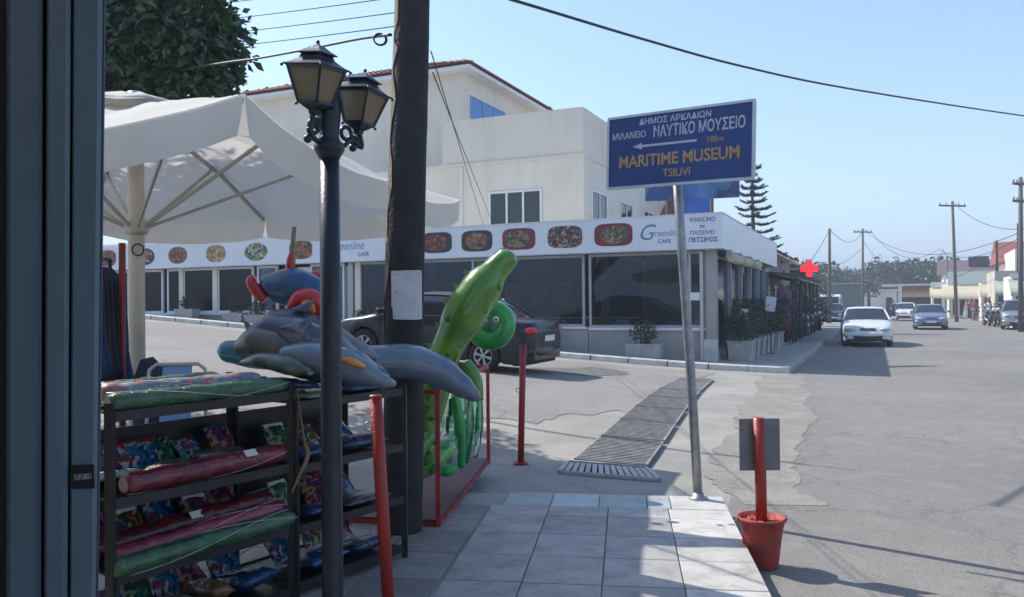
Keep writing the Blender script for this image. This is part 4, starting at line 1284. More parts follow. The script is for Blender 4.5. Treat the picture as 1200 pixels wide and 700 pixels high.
def rollmat(u0, w0, u1, w1, z, r, mat, label, wrap=True, flat=1.0, lab=None, z1=None):
    t = thing("rolled_air_bed", label, "rolled air bed", rk(u0, w0, z), 0, "rolled air beds on the racks")
    z1 = z if z1 is None else z1
    a, c = rk(u0, w0, z + r), rk(u1, w1, z1 + r)
    n = 24; pts = [a.lerp(c, i / n) for i in range(n + 1)]
    rr = random.Random(label)
    rs = [r * (1 + .05 * math.sin(i * 1.3 + rr.random()) + rr.uniform(-.03, .03)) for i in range(n + 1)]
    rs[0] *= .75; rs[-1] *= .75
    b = MB(); b.tube(pts, rs, 18, flat=flat); b.build("roll", mat, t, world=True)
    b = MB()
    for i in range(2):
        ph = rr.random() * 6
        sp = [a.lerp(c, q_ / 16) + Vector((0, 0, 0)) + (rn * math.cos(ph + q_ * .22 * (i % 2 * 2 - 1)) + Vector((0, 0, 1)) * math.sin(ph + q_ * .22 * (i % 2 * 2 - 1)) * flat) * (r * 1.04) for q_ in range(17)]
        b.tube(sp, .0018, 4)
    b.build("film_fold", M("film_white", (.55, .57, .6), .25), t, world=True)
    if lab:
        p = a.lerp(c, lab); q_ = MB()
        mt = frame_mtx(p - rn * (r * .75) + Vector((0, 0, r * .78)), rd, Vector((0, 0, 1)) * .7 + rn * .7)
        q_.box((0, 0, 0), (.07, .04, .002), mtx=mt); q_.build("price_label", m_white, t, world=True)
    return t
m_rg = vinyl("vinyl_green", (.035, .13, .055), (.02, .075, .03), 8)
m_rr = vinyl("vinyl_crimson", (.20, .02, .03), (.11, .013, .02), 8)
m_rp = vinyl("vinyl_pink", (.32, .05, .10), (.2, .03, .06), 8)
m_rdr = vinyl("vinyl_dark_red", (.13, .012, .025), (.07, .01, .018), 8)
m_flo = food_mat("floral_print", [(.45, .42, .45), (.5, .2, .22), (.25, .3, .5), (.5, .45, .4), (.2, .35, .4), (.45, .42, .45)], 16)
rollmat(.0, .02, .95, .02, 1.245, .042, m_rg, "green rolled air bed along the top shelf edge")
rollmat(.02, .13, .84, .10, 1.262, .05, m_flo, "flower patterned roll wrapped in clear film on the top shelf")
rollmat(.05, .30, .80, .40, 1.245, .055, m_rg, "second green roll at the back of the top shelf")
rollmat(.08, .04, .98, .05, .865, .05, m_rr, "dull red rolled air bed on the second shelf", z1=.875, lab=.72)
rollmat(.0, .26, .93, .13, .535, .055, m_rdr, "dark red roll with a white price label on the third shelf", lab=.55, z1=.62)
rollmat(.05, .10, .95, .04, .545, .042, m_rp, "bright pink roll on the third shelf", z1=.60)
rollmat(.0, .0, .96, -.02, .525, .045, m_rg, "green roll at the front edge of the third shelf", z1=.545)
def pack(name, cat, label, u, w, z, d, mat, tilt=(0, 0, 0), mat2=None, lab=False, group="wrapped beach goods on the racks"):
    t = thing(name, label, cat, rk(u, w, z), math.atan2(rd.y, rd.x) + tilt[2], group)
    mt = Matrix.Rotation(tilt[0], 4, 'X') @ Matrix.Rotation(tilt[1], 4, 'Y')
    d = (d[0], d[1], d[2] * (.55 if d[2] > .09 else 1))
    b = MB(); n, m_ = 10, 8; top = []; bot = []
    rr = random.Random(label)
    for i in range(n + 1):
        for j in range(m_ + 1):
            fx, fy = i / n * 2 - 1, j / m_ * 2 - 1
            bul = (1 - abs(fx) ** 4) * (1 - abs(fy) ** 4)
            h = d[2] / 2 * (.15 + .85 * bul) + rr.uniform(-.006, .006) * bul
            top.append((fx * d[0] / 2 * (1 - .03 * abs(fy)), fy * d[1] / 2, h)); bot.append((fx * d[0] / 2 * (1 - .03 * abs(fy)), fy * d[1] / 2, -h))
    W_ = m_ + 1
    fs = []
    for i in range(n):
        for j in range(m_):
            a = i * W_ + j
            fs.append((a, a + W_, a + W_ + 1, a + 1))
            o_ = len(top)
            fs.append((o_ + a, o_ + a + 1, o_ + a + W_ + 1, o_ + a + W_))
    edge = [i * W_ for i in range(n + 1)] + [n * W_ + j for j in range(1, W_)] + [i * W_ + m_ for i in range(n - 1, -1, -1)] + [j for j in range(m_ - 1, 0, -1)]
    for a, c in zip(edge, edge[1:] + edge[:1]):
        fs.append((a, c, c + len(top), a + len(top)))
    b.add(top + bot, fs, True, mtx=mt @ Matrix.Translation((0, 0, d[2] / 2)))
    b.build("pouch", mat, t)
    if mat2 is not None:
        b = MB(); b.box((rr.uniform(-.2, .2) * d[0], rr.uniform(-.15, .15) * d[1], d[2] * 1.01), (d[0] * .45, d[1] * .4, .003), mtx=mt); b.build("print_card", mat2, t)
    return t
cb_ = vinyl("pack_blue", (.012, .08, .22), (.01, .035, .1), 9, contrast=(.45,.55))
cb2 = vinyl("pack_deep_blue", (.012, .03, .09), (.03, .07, .14), 12, contrast=(.45,.55))
cw_ = vinyl("pack_white_blue", (.5, .58, .6), (.30, .42, .48), 14, contrast=(.3, .7))
cg_ = vinyl("pack_grey", (.09, .11, .13), (.035, .045, .06), 10)
co_ = vinyl("pack_orange", (.25, .12, .04), (.10, .07, .05), 9)
cp_ = vinyl("pack_pink", (.4, .06, .2), (.1, .06, .25), 9)
cn_ = vinyl("pack_brown", (.2, .13, .08), (.1, .07, .05), 9)
cgr = vinyl("pack_green", (.06, .26, .05), (.3, .36, .3), 6)
G_ = "wrapped beach goods on the racks"
pack("folded_float", "folded float", "blue and violet folded float at the right end of the top shelf", .83, .22, 1.245, (.28, .34, .07), cb2, (0, -.08, .3), cb_)
pack("folded_float", "folded float", "bright blue folded float lying between the two racks", 1.05, .18, 1.245, (.30, .36, .06), cb_, (0, .12, .1), cb2)
pack("beach_towel", "towel", "pale square packed towel lying loose on the second shelf", .17, .28, .90, (.24, .22, .035), cw_, (-.12, -.05, -.35))
pack("folded_float", "folded float", "blue crumpled float behind the pale towel pack", .12, .42, .865, (.26, .16, .1), cb2, (.1, .1, .2), cb_)
pack("folded_float", "folded float", "brown and blue folded float in the middle of the second shelf", .48, .34, .865, (.3, .28, .11), cn_, (0, 0, -.3), cb2)
pack("folded_float", "folded float", "grey folded float at the right end of the second shelf", .8, .3, .865, (.28, .3, .14), cg_, (.1, 0, .2))
pack("folded_float", "folded float", "dark blue lumpy float under the red roll, third shelf right end", .8, .36, .53, (.24, .26, .17), cb2, (0, 0, .3))
pack("folded_float", "folded float", "grey blue packed float at the left of the bottom shelf", .15, .25, .205, (.26, .34, .14), cg_, (-.1, 0, .1), cb2)
pack("folded_float", "folded float", "blue pouch with orange corner on the bottom shelf", .42, .2, .205, (.24, .3, .15), cb_, (-.2, .1, -.2), co_)
pack("folded_float", "folded float", "orange brown pouch standing in the bottom shelf", .6, .22, .205, (.12, .3, .2), co_, (-.15, .2, .1))
pack("folded_float", "folded float", "shiny bright blue pouch with a white tag at the right of the bottom shelf", .82, .2, .205, (.25, .32, .19), cb_, (-.25, 0, .15), m_white)
# second rack
pack("folded_float", "folded float", "green and white folded float under the dolphins on the far rack top", 1.18, .14, 1.185, (.26, .3, .05), cgr, (0, 0, .1))
pack("folded_float", "folded float", "blue patterned pouch on the far rack top beside the wooden pole", 1.58, .14, 1.185, (.36, .28, .06), cb_, (0, 0, -.1), cw_)
pack("snorkel_pack", "snorkel set", "blue snorkel pack with red edge on the far rack, second shelf left", 1.17, .14, .845, (.28, .26, .12), cb_, (-.15, 0, .1), m_rr)
pack("snorkel_pack", "snorkel set", "deep blue snorkel pack on the far rack, second shelf right", 1.55, .14, .845, (.34, .26, .14), cb2, (-.1, 0, -.1), cp_)
pack("swim_shoes", "swim shoes", "grey pair of swim shoes on a card, far rack third shelf", 1.55, .12, .525, (.36, .26, .05), cg_, (-.1, 0, 0), m_black)
pack("folded_float", "folded float", "violet and blue pouch with pink rim, far rack third shelf left", 1.2, .13, .525, (.26, .26, .1), cb_, (-.2, 0, .2), cp_)
pack("swim_shoes", "swim shoes", "blue flat pack leaning under the swim shoes, far rack bottom right", 1.6, .12, .225, (.3, .24, .15), cb2, (-.25, 0, 0), cg_)
pack("folded_float", "folded float", "glossy blue and pink pouch, far rack bottom left", 1.25, .13, .225, (.3, .26, .15), cb_, (-.2, 0, .1), cp_)
# flat packets leaning behind the rolls on every shelf
pm_ = [food_mat("packet_print_%d" % i, c, 22) for i, c in enumerate((
    [(.02, .12, .35), (.45, .5, .55), (.02, .06, .2), (.35, .05, .05), (.03, .2, .4)],
    [(.4, .06, .12), (.5, .3, .3), (.2, .02, .06), (.5, .45, .1), (.1, .05, .2)],
    [(.05, .3, .12), (.4, .5, .2), (.02, .15, .2), (.4, .42, .4), (.02, .1, .05)],
    [(.45, .3, .05), (.5, .5, .45), (.3, .08, .03), (.05, .15, .3), (.1, .08, .05)],
    [(.03, .25, .35), (.4, .5, .5), (.02, .08, .2), (.1, .4, .45), (.3, .1, .2)]))]
for m__ in pm_:
    m__.node_tree.nodes["Principled BSDF"].inputs["Roughness"].default_value = .18
    m__.node_tree.nodes["Principled BSDF"].inputs["Coat Weight"].default_value = .5
cnames = ["blue and white", "crimson and pink", "green and lime", "orange and brown", "turquoise and white"]
shn = {1.24: "top", .86: "second", .53: "third", .2: "bottom"}
ordn = ["first", "second", "third", "fourth", "fifth"]
rr = random.Random(9)
for rk_, (u0, u1, zs_, nn_) in enumerate(((.08, .92, (1.24, .86, .53, .2), 5), (1.08, 1.76, (.84, .52, .22), 3))):
    for si, z in enumerate(zs_):
        for i in range(nn_):
            ci = rr.randrange(5)
            u = u0 + (u1 - u0) * (i + .5) / nn_
            w_ = (.36 if rk_ == 0 else .30) + rr.uniform(-.03, .03)
            flat_ = z > 1.2
            t = thing("flat_packet", "%s packet, %s from left, at the back of the %s rack's %s shelf" % (cnames[ci], ordn[i], ("near", "far")[rk_], ["top", "second", "third", "bottom"][si + rk_]), "packet", rk(u, w_, z + .012), math.atan2(rd.y, rd.x) + rr.uniform(-.25, .25), "flat packets on the racks")
            mt = Matrix.Rotation(rr.uniform(.05, .25) if flat_ else rr.uniform(.7, 1.1), 4, 'X')
            b = MB(); ww, hh_ = rr.uniform(.15, .2), rr.uniform(.17, .24)
            n_ = 6; g_ = []
            for lay in (0, 1):
                for a_ in range(n_ + 1):
                    for c_ in range(n_ + 1):
                        fx, fy = a_ / n_ * 2 - 1, c_ / n_ * 2 - 1
                        bul = (1 - fx ** 4) * (1 - fy ** 4)
                        g_.append((fx * ww / 2, (fy + 1) * hh_ / 2, (1 if lay else -1) * (.002 + .012 * bul) + rr.uniform(-.002, .002)))
            W2 = n_ + 1; fs = []
            for lay in (0, 1):
                for a_ in range(n_):
                    for c_ in range(n_):
                        k_ = lay * W2 * W2 + a_ * W2 + c_
                        fs.append((k_, k_ + W2, k_ + W2 + 1, k_ + 1))
            b.add(g_, fs, True, mtx=mt); b.build("film_pouch", pm_[ci], t)
            b = MB(); b.box((0, hh_ * .93, .006), (ww * .8, hh_ * .12, .004), mtx=mt); b.build("header_card", [m_white, m_rr, cb_][rr.randrange(3)], t)
# hanging cardboard strap between the racks
t = thing("hanging_strap", "tan cloth strap dangling from the corner of the first rack", "strap", rk(.97, -.02, 1.25))
b = MB(); pts = [rk(.99, -.03, 1.26), rk(1.0, -.05, 1.1), rk(1.03, -.04, .98), rk(1.05, -.04, .9), rk(.99, -.04, .8), rk(.95, -.03, .72)]
b.tube(spline(pts, 18), lerpl([.006, .01, .012, .028, .016, .012], 18), 6, flat=.4); b.build("strap", M("tan_cloth", (.26, .17, .09), .9), t, world=True)

# ================================================================ lamp post
LP = Vector((-.862, 3.85, .15))
lp = thing("street_lamp", "black ornamental street lamp with two tilted amber glass lanterns", "street lamp", LP)
zc = P(393, 176, 3.85).z - .15
b = MB()
b.lathe([(.12, 0), (.12, .03), (.08, .05), (.06, .09), (.05, .13), (.049, 1.4), (.047, zc - .02)], n=20)
b.build("post", m_navy, lp)
b = MB(); b.lathe([(.043, zc - .05), (.06, zc - .02), (.072, zc), (.072, zc + .02), (.052, zc + .04), (.045, zc + .07), (.055, zc + .17), (.062, zc + .23), (.04, zc + .26), (.02, zc + .3), (0, zc + .31)], n=20)
b.build("crown", m_navy, lp)
m_amber = M("amber_glass", (.26, .19, .10), .35, c2=(.20, .15, .085), scale=3)
m_amber.node_tree.nodes["Principled BSDF"].inputs["Transmission Weight"].default_value = .25
def lantern(c, s, tilt, yaw):
    """c: centre of the glass body in post space"""
    mt = Matrix.Translation(c) @ Matrix.Rotation(tilt[0], 4, 'Y') @ Matrix.Rotation(tilt[1], 4, 'X') @ Matrix.Rotation(yaw, 4, 'Z') @ Matrix.Scale(s, 4)
    l0 = bpy.data.objects.new("lantern", None)
    fr_ = MB()
    zt, zb, rt_, rb2 = .11, -.12, .135, .078
    T = [(rt_ * a, rt_ * b_, zt) for a, b_ in ((1, 1), (-1, 1), (-1, -1), (1, -1))]
    Bt = [(rb2 * a, rb2 * b_, zb) for a, b_ in ((1, 1), (-1, 1), (-1, -1), (1, -1))]
    for i in range(4):
        j = (i + 1) % 4
        fr_.bar(T[i], Bt[i], .016, mtx=mt); fr_.bar(T[i], T[j], .02, mtx=mt); fr_.bar(Bt[i], Bt[j], .018, mtx=mt)
        d = Vector(T[i]); d.z = 0; d.normalize()
        fr_.tube([Vector(T[i]), Vector(T[i]) + d * .02 + Vector((0, 0, .012)), Vector(T[i]) + d * .035 + Vector((0, 0, .0))], .007, 6, mtx=mt)
        fr_.ball(Vector(T[i]) + d * .036 + Vector((0, 0, -.002)), .011, 8, 6, mtx=mt)
        fr_.ball(Vector(Bt[i]) + d * .012 + Vector((0, 0, -.014)), .011, 8, 6, mtx=mt)
    # roof: swept square hood, neck, cap, finial
    def sq(r, z): return [(r * a, r * b_, z) for a, b_ in ((1, 1), (-1, 1), (-1, -1), (1, -1))]
    fr_.loft([sq(.15, .112), sq(.152, .122), sq(.115, .145), sq(.085, .17), sq(.074, .195), sq(.095, .2), sq(.096, .207), sq(.06, .23), sq(.032, .255), sq(.016, .262), sq(.01, .27)], smooth=False, mtx=mt)
    fr_.ball((0, 0, .282), .014, 8, 6, mtx=mt)
    fr_.loft([sq(.078, -.122), sq(.05, -.15), sq(.03, -.165), sq(.022, -.2)], smooth=False, mtx=mt)
    root = fr_.build("lantern", m_navy, lp)
    gl_ = MB()
    for i in range(4):
        j = (i + 1) % 4
        k_ = .965
        gl_.quad(*[(p[0] * k_, p[1] * k_, p[2]) for p in (T[i], T[j], Bt[j], Bt[i])], mtx=mt)
    gl_.build("glass", m_amber, root)
    return mt
def L_(px, py, y): return P(px, py, y) - LP
mt1 = lantern(L_(370, 100, 3.75), .69, (.09, .12), -.42)
mt2 = lantern(L_(423, 127, 3.98), .66, (.12, .0), -.42)
b = MB()
for mt, sx in ((mt1, -1), (mt2, 1)):
    e = mt @ Vector((0, 0, -.2))
    s0 = Vector((0, 0, zc + .06))
    mid = (e + s0) / 2
    o_ = (e - s0); o_.z = 0; o_.normalize()
    b.tube(spline([s0 + o_ * .03, s0 + o_ * .08 + Vector((0, 0, -.03)), s0 + o_ * .13 + Vector((0, 0, .01)), e + Vector((0, 0, -.06)) + o_ * .02, e + o_ * .01, e], 20), .013, 8)
    b.torus(s0 + o_ * .10 + Vector((0, 0, .035)), .03, .010, o_.cross(Vector((0, 0, 1))), 16, 8)
    b.torus(e + Vector((0, 0, -.035)) - o_ * .02, .022, .009, o_.cross(Vector((0, 0, 1))), 14, 8)
    b.ball(s0 + o_ * .14 + Vector((0, 0, -.03)), .02, 10, 8)
b.build("scroll_arm", m_navy, lp)

# ================================================================ utility pole in front
up_ = thing("utility_pole", "thick dark leaning wooden pole with a white paper notice nailed on it", "utility pole", (-.78, 5.66, .13))
pp = [P(470, 622, 5.6), P(473, 500, 5.6), P(475, 300, 5.6), P(481, 100, 5.6), P(484, -20, 5.6), P(493, -420, 5.6)]
pp[0].z = .13
pth = spline(pp, 40)
rr = random.Random(11)
b = MB(); b.tube(pth, [.146 - .0009 * i + rr.uniform(-.002, .002) for i in range(41)], 24); b.build("trunk", m_wood, up_, world=True)
# pale split strip on its left side
st_ = []
i0, i1 = 12, 38
b = MB()
rings = []
for i in range(i0, i1):
    c = pth[i]; r = .146 - .0009 * i + .006
    w = .30 * min(1, (i - i0) / 3 + .15) * (1 + .25 * math.sin(i * 1.7))
    rings.append([c + Vector((math.cos(a) * r, math.sin(a) * r, 0)) for a in [PI * .90 + w * 3.2 * (k / 5) for k in range(6)]])
b.loft(rings, closed=False, caps=False); b.build("split_strip", m_woodp, up_, world=True)
# paper
b = MB(); c0 = P(479, 346, 5.6); rings = []
for zi, z in enumerate((.165, .15, -.15, -.165)):
    cc = c0 + Vector((0, 0, z)); ring = []
    for k in range(7):
        a = -PI / 2 - .75 + 1.5 * k / 6
        ring.append(cc + Vector((math.cos(a) * .152, math.sin(a) * .152, rr.uniform(-.003, .003))))
    rings.append(ring)
b.loft(rings, closed=False, caps=False); b.build("notice", M("paper_grey", (.62, .62, .63), .8, c2=(.5, .5, .52), scale=6), up_, world=True)
for a, z in ((-2.1, .14), (-1.0, .14), (-2.1, -.14), (-1.0, -.14), (-2.0, .02), (-1.2, -.05)):
    b = MB(); b.ball(c0 + Vector((math.cos(a) * .155, math.sin(a) * .155, z)), .006, 6, 4); b.build("nail", m_metal, up_, world=True)
# guy wires from the pole
def cable(name, label, cat, pts, r, sag=0, n=30, group=None):
    a, c = Vector(pts[0]), Vector(pts[-1])
    if len(pts) == 2:
        path = [a.lerp(c, i / n) - Vector((0, 0, sag * 4 * (i / n) * (1 - i / n))) for i in range(n + 1)]
    else:
        path = spline(pts, n)
    b = MB(); b.tube([p - a for p in path], r, 5)
    o = b.build(name, m_cable); o.location = a
    return tag(o, label, cat, group)
cable("guy_wire", "left of two thin stay wires running from the wooden pole down to the restaurant roof", "wire", (P(505, 60, 5.7), P(567, 266, 21.9)), .0045, 0)
cable("guy_wire", "right of two thin stay wires running from the wooden pole down to the restaurant roof", "wire", (P(507, 85, 5.7), P(578, 264, 22.0)), .0045, 0)
cable("coiled_cable", "drooping black cable from the tree to the wooden pole", "cable", (P(200, 84, 12), P(262, 74, 9), P(300, 69, 8), P(360, 58, 7), P(420, 46, 6.2), P(458, 41, 5.6)), .012)
b = MB(); b.torus(P(445, 46, 5.75), .042, .006, (.2, -1, .1), 22, 6); b.torus(P(446, 47, 5.77), .046, .005, (.1, -1, .3), 22, 6)
o = b.build("cable_coil", m_cable); tag(o, "small coil of spare cable hanging left of the wooden pole", "cable")
cable("power_cable", "heavy black cable crossing the open sky above the museum sign", "cable", (P(560, -12, 10), P(640, 12, 11), P(760, 48, 13), P(870, 78, 15), P(1000, 105, 18), P(1200, 136, 24), P(1320, 150, 28)), .022)
for i, (y0, y1) in enumerate(((8, -22), (28, -4), (44, 14), (60, 30))):
    cable("overhead_wire", ["top faint wire crossing the sky behind the tree", "second faint wire from the top behind the street lamp", "third faint wire in the sky above the lanterns", "lowest faint wire just above the lanterns"][i], "wire",
          (P(215, y0, 15), P(470, y1, 12)), .009, .02, group="faint wires at upper left")

# ================================================================ umbrella
uy = Vector((.188, .982, 0)); ux = Vector((.982, -.188, 0))
UC = Vector((-3.62, 7.82, 0)); UH = 2.56
UM = Matrix(((ux.x, uy.x, 0, UC.x), (ux.y, uy.y, 0, UC.y), (0, 0, 1, 0), (0, 0, 0, 1)))
um = thing("market_umbrella", "huge off white square market umbrella over the beach shop terrace", "umbrella", (UC.x, UC.y, .135), math.atan2(ux.y, ux.x))
def uw(x, y, z): return UM @ Vector((x, y, z))
ze, za = 2.97, 3.70
n = 16
rr = random.Random(2)
b = MB()
def canz(x, y):
    m_ = max(abs(x), abs(y)) / UH          # 0 centre, 1 edge
    o_ = min(abs(x), abs(y)) / max(abs(x), abs(y), 1e-6)
    z = za + (ze - za) * m_ ** .92
    sagging = .10 * math.sin(PI * min(1, m_)) * (math.sin(PI * o_) ** 2)
    z -= .15 * (1 - o_ ** 3) * sstep(.80, 1.0, m_) * (m_ ** 2)
    return z - sagging - .05 * (m_ ** 3) * math.sin(PI * o_) + .018 * noise.noise(Vector((x * 2, y * 2, 3)))
vs = []; fs = []
N = 52
for j in range(N + 1):
    for i in range(N + 1):
        x, y = (i / N * 2 - 1) * UH, (j / N * 2 - 1) * UH
        vs.append(uw(x, y, canz(x, y)))
fs = [(j * (N + 1) + i, j * (N + 1) + i + 1, (j + 1) * (N + 1) + i + 1, (j + 1) * (N + 1) + i) for j in range(N) for i in range(N)]
b.add(vs, fs, True); b.build("canopy", m_umb, um, world=True)
b = MB()
for i in range(20):
    a = 2 * PI * i / 20
top = [[uw(math.cos(2 * PI * k / 16) * r, math.sin(2 * PI * k / 16) * r, z + .02 * math.sin(k * 2.3)) for k in range(16)] for r, z in ((.66, 3.57), (.5, 3.64), (.2, 3.73), (.03, 3.75))]
b.loft(top); b.build("vent_cap", m_umb, um, world=True)
vh = .27
def valance(a, c, lab):
    b = MB(); n_ = 14; top_, bot = [], []
    a, c = Vector(a), Vector(c)
    outv = Vector((a.y - c.y, c.x - a.x, 0)).normalized() * (-1)
    mid = (a + c) / 2
    if outv.dot(mid) < 0: outv = -outv
    rows_ = []
    for k in range(5):
        row = []
        for i in range(n_ + 1):
            f = i / n_
            e = abs(f - .5) * 2
            pnt = a.lerp(c, f)
            inset = (f - .5) * -.12 * (k / 4) ** 1.5
            pnt = pnt + (c - a) * inset * .25
            hh = vh * (1 - .10 * e ** 6)
            z = canz(pnt.x * .999, pnt.y * .999) - hh * k / 4
            o_ = outv * (.004 + .03 * (k / 4) * math.sin(f * 9 + a.x) * .6)
            row.append(uw(pnt.x + o_.x, pnt.y + o_.y, z))
        rows_.append(row)
    b.loft(rows_, closed=False, caps=False)
    b.build("valance", m_umb, um, world=True)
cs = [(-UH, -UH), (UH, -UH), (UH, UH), (-UH, UH)]
for i in range(4):
    a, c = Vector((*cs[i], 0)), Vector((*cs[(i + 1) % 4], 0))
    m_ = (a + c) / 2
    valance(a, m_, 0); valance(m_, c, 0)
b = MB(); b.tube([uw(0, 0, .14), uw(0, 0, 3.78)], .075, 20); b.build("pole", m_beige, um, world=True)
hub = 2.50
m_ribc = M("rib_grey_beige", (.40, .385, .35), .6)
b = MB(); b.lathe([(.10, -.09), (.115, -.06), (.115, .02), (.09, .05), (.078, .06)], uw(0, 0, hub), 20); b.build("hub", m_beige, um, world=True)
for k in range(8):
    a = k * PI / 4
    dx, dy = math.cos(a), math.sin(a)
    s = UH / max(abs(dx), abs(dy))
    e = (dx * s, dy * s)
    b = MB(); q_ = [uw(e[0] * f, e[1] * f, canz(e[0] * f + 1e-4, e[1] * f) - .035) for f in (.03, .3, .6, .985)]
    for p0_, p1_ in zip(q_, q_[1:]): b.bar(p0_, p1_, .028, .04)
    ro = b.build("rib", m_ribc, um, world=True)
    b = MB(); f = .52; b.bar(uw(dx * .1, dy * .1, hub - .02), uw(e[0] * f, e[1] * f, canz(e[0] * f, e[1] * f) - .06), .022, .032); b.build("strut", m_ribc, ro, world=True)
b = MB(); b.bx(-.45, .45, -.45, .45, .135, .21, mtx=UM, bev=.01); b.build("base_slab", m_kerbg, um, world=True)
b = MB(); b.torus(uw(.08, -.09, 2.25), .055, .008, (0, 1, .1), 20, 6, flat=1); b.build("crank_loop", m_cable, um, world=True)

# ================================================================ things left of the racks
rp = thing("awning_pole", "thin dark red pole standing left of the umbrella pole", "pole", P(143, 440, 7.0))
q_ = P(143, 480, 6.9); b = MB(); b.tube([(q_.x, q_.y, .14), (q_.x + .01, q_.y, 2.25)], .028, 12); b.build("tube", M("dark_red_pole", (.2, .02, .02), .5), rp, world=True)
b = MB(); b.lathe([(.08, 0), (.08, .015), (.04, .03)], (q_.x, q_.y, .137), 14); b.build("foot", m_black, rp, world=True)
cl = thing("clothes_rail", "black clothes rail with dark beachwear hanging beside the door frame", "clothes rail", P(125, 470, 6.6))
a0, a1 = P(88, 480, 6.4), P(130, 480, 7.1)
b = MB()
for p in (a0, a1): b.tube([(p.x, p.y, .14), (p.x, p.y, 2.12)], .016, 8)
b.tube([(a0.x, a0.y, 2.12), (a1.x, a1.y, 2.12)], .016, 8)
b.build("frame", m_black, cl, world=True)
gcol = [M("cloth_navy", (.02, .03, .06), .9), M("cloth_blue", (.02, .045, .12), .9), M("cloth_maroon", (.05, .018, .03), .9), M("cloth_black", (.015, .015, .02), .9), M("cloth_grey", (.10, .11, .13), .9)]
for i in range(7):
    p = a0.lerp(a1, (i + .6) / 7.4)
    L = rnd.uniform(.9, 1.25)
    g = thing("hanging_dress", ["navy beach dress hanging first on the rail", "blue wrap hanging second on the clothes rail", "maroon beach dress hanging on the clothes rail", "black cover up hanging mid rail", "grey beach shirt hanging on the rail", "navy sarong hanging near the red pole", "blue beach dress hanging last, by the red pole"][i], "dress", (p.x, p.y, 2.1), 0, "beach clothes on the rail")
    rings = []
    for k in range(9):
        f = k / 8; w = .16 + .10 * f; 
        if k == 0: w = .05
        rings.append([Vector((math.cos(t_ * PI / 6) * w * (1 + .08 * math.sin(t_ * 4 + k)) * .9, math.sin(t_ * PI / 6) * (.025 + .03 * f) * (1 + .3 * math.sin(t_ * 3 + i)), -.05 - L * f)) for t_ in range(12)])
    b = MB(); b.loft(rings); b.build("cloth", gcol[(i * 3 + 1) % 5] if i not in (1, 6) else gcol[1], g)
    b = MB(); b.torus((0, 0, -.0), .02, .003, (1, 0, 0), 12, 5); b.build("hanger_hook", m_metal, g)
# folding beach chair behind the racks
ch = thing("beach_chair", "folding tube beach chair with a light blue cloth back", "beach chair", P(203, 460, 6.2))
c0 = P(203, 470, 6.0); c0.z = .14
mt = frame_mtx(c0, (1, .12, 0), (0, 0, 1))
b = MB()
rr_ = [(-.21, .02, 0), (-.21, 1.0, -.10), (-.20, 1.09, -.11), (-.15, 1.13, -.115), (.15, 1.13, -.115), (.20, 1.09, -.11), (.21, 1.0, -.10), (.21, .02, 0)]
b.tube([Vector(p) for p in rr_], .014, 8, mtx=mt); b.tube([(-.21, .45, 0), (-.23, .42, .45), (-.23, .0, .5)], .012, 8, mtx=mt); b.tube([(.21, .45, 0), (.23, .42, .45), (.23, .0, .5)], .012, 8, mtx=mt)
b.build("frame", m_beige, ch, world=True)
b = MB(); vs_ = []
for i in range(7):
    f = i / 6; y = 1.12 - .62 * f; z = -.11 * (y - .02) / 1.0 + .03 * math.sin(PI * f)
    w = .105 + .012 * f
    vs_.append([(-w, y, z), (w, y, z), (w, y, z + .006), (-w, y, z + .006)])
b.loft(vs_, mtx=mt, smooth=False); b.build("back_cloth", M("light_blue_cloth", (.22, .42, .68), .8, c2=(.18, .36, .6)), ch, world=True)
b = MB(); b.bx(-.21, .21, .42, .46, 0.02, .45, mtx=mt); b.build("seat", M("light_blue_cloth"), ch, world=True) if False else b.build("seat", MATS["light_blue_cloth"], ch, world=True)
bs = thing("goods_basket", "dark wire basket of folded goods beside the umbrella pole", "basket", P(180, 470, 6.6))
c0 = P(181, 470, 6.7); 
b = MB(); b.tube([(c0.x, c0.y, .14), (c0.x, c0.y, .8), (c0.x - .02, c0.y, 1.12), (c0.x - .06, c0.y, 1.28)], [.16, .17, .15, .05], 14); b.build("body", gcol[0], bs, world=True)
b = MB(); b.torus((c0.x, c0.y, .15), .17, .012, n=20, m=6); b.build("rim", m_black, bs, world=True)

# ================================================================ door frame at the left edge
df = thing("sliding_door", "dark blue grey aluminium sliding door edge filling the left of the view", "door", (-.66, 1.05, .135))
m_door = M("door_blue_grey", (.12, .18, .235), .4, .1, c2=(.10, .15, .20), scale=3, bump=.05)
m_gask = M("gasket_black", (.006, .007, .009), .7)
def vpan(px0, px1, y, dep, name, mat, px0b=None, px1b=None, bev=.004):
    """upright profile between two image columns, at depth y, dep thick, leaning a hair"""
    lo, hi = .14, 2.75
    a0, a1 = P(px0, 350, y), P(px1, 350, y)
    b0, b1 = P(px0b if px0b is not None else px0, 700, y), P(px1b if px1b is not None else px1, 700, y)
    def at(p, q_, z):
        f = (z - p.z) / (q_.z - p.z); return p.x + (q_.x - p.x) * f
    b = MB()
    rings = []
    for z in (lo, hi):
        x0, x1 = at(a0, b0, z), at(a1, b1, z)
        e = bev
        kk = (y + dep) / y * 1.004
        rings.append([(x0 + e, y, z), (x1 - e, y, z), (x1, y + e, z), (x1 * kk, y + dep, z), (x0 * kk, y + dep, z), (x0, y + e, z)])
    b.loft(rings, smooth=False)
    return b.build(name, mat, df, world=True)
vpan(-60, 9, 1.12, .03, "interior_dark_strip", m_gask)  # black strip painted in for the unlit interior beyond the frame
vpan(9, 47, 1.05, .08, "outer_stile", m_door, 9, 46)
vpan(47.2, 52.5, 1.10, .03, "gasket", m_gask, 46.2, 51)
vpan(53, 79, 1.03, .075, "inner_stile", m_door, 51.5, 77)
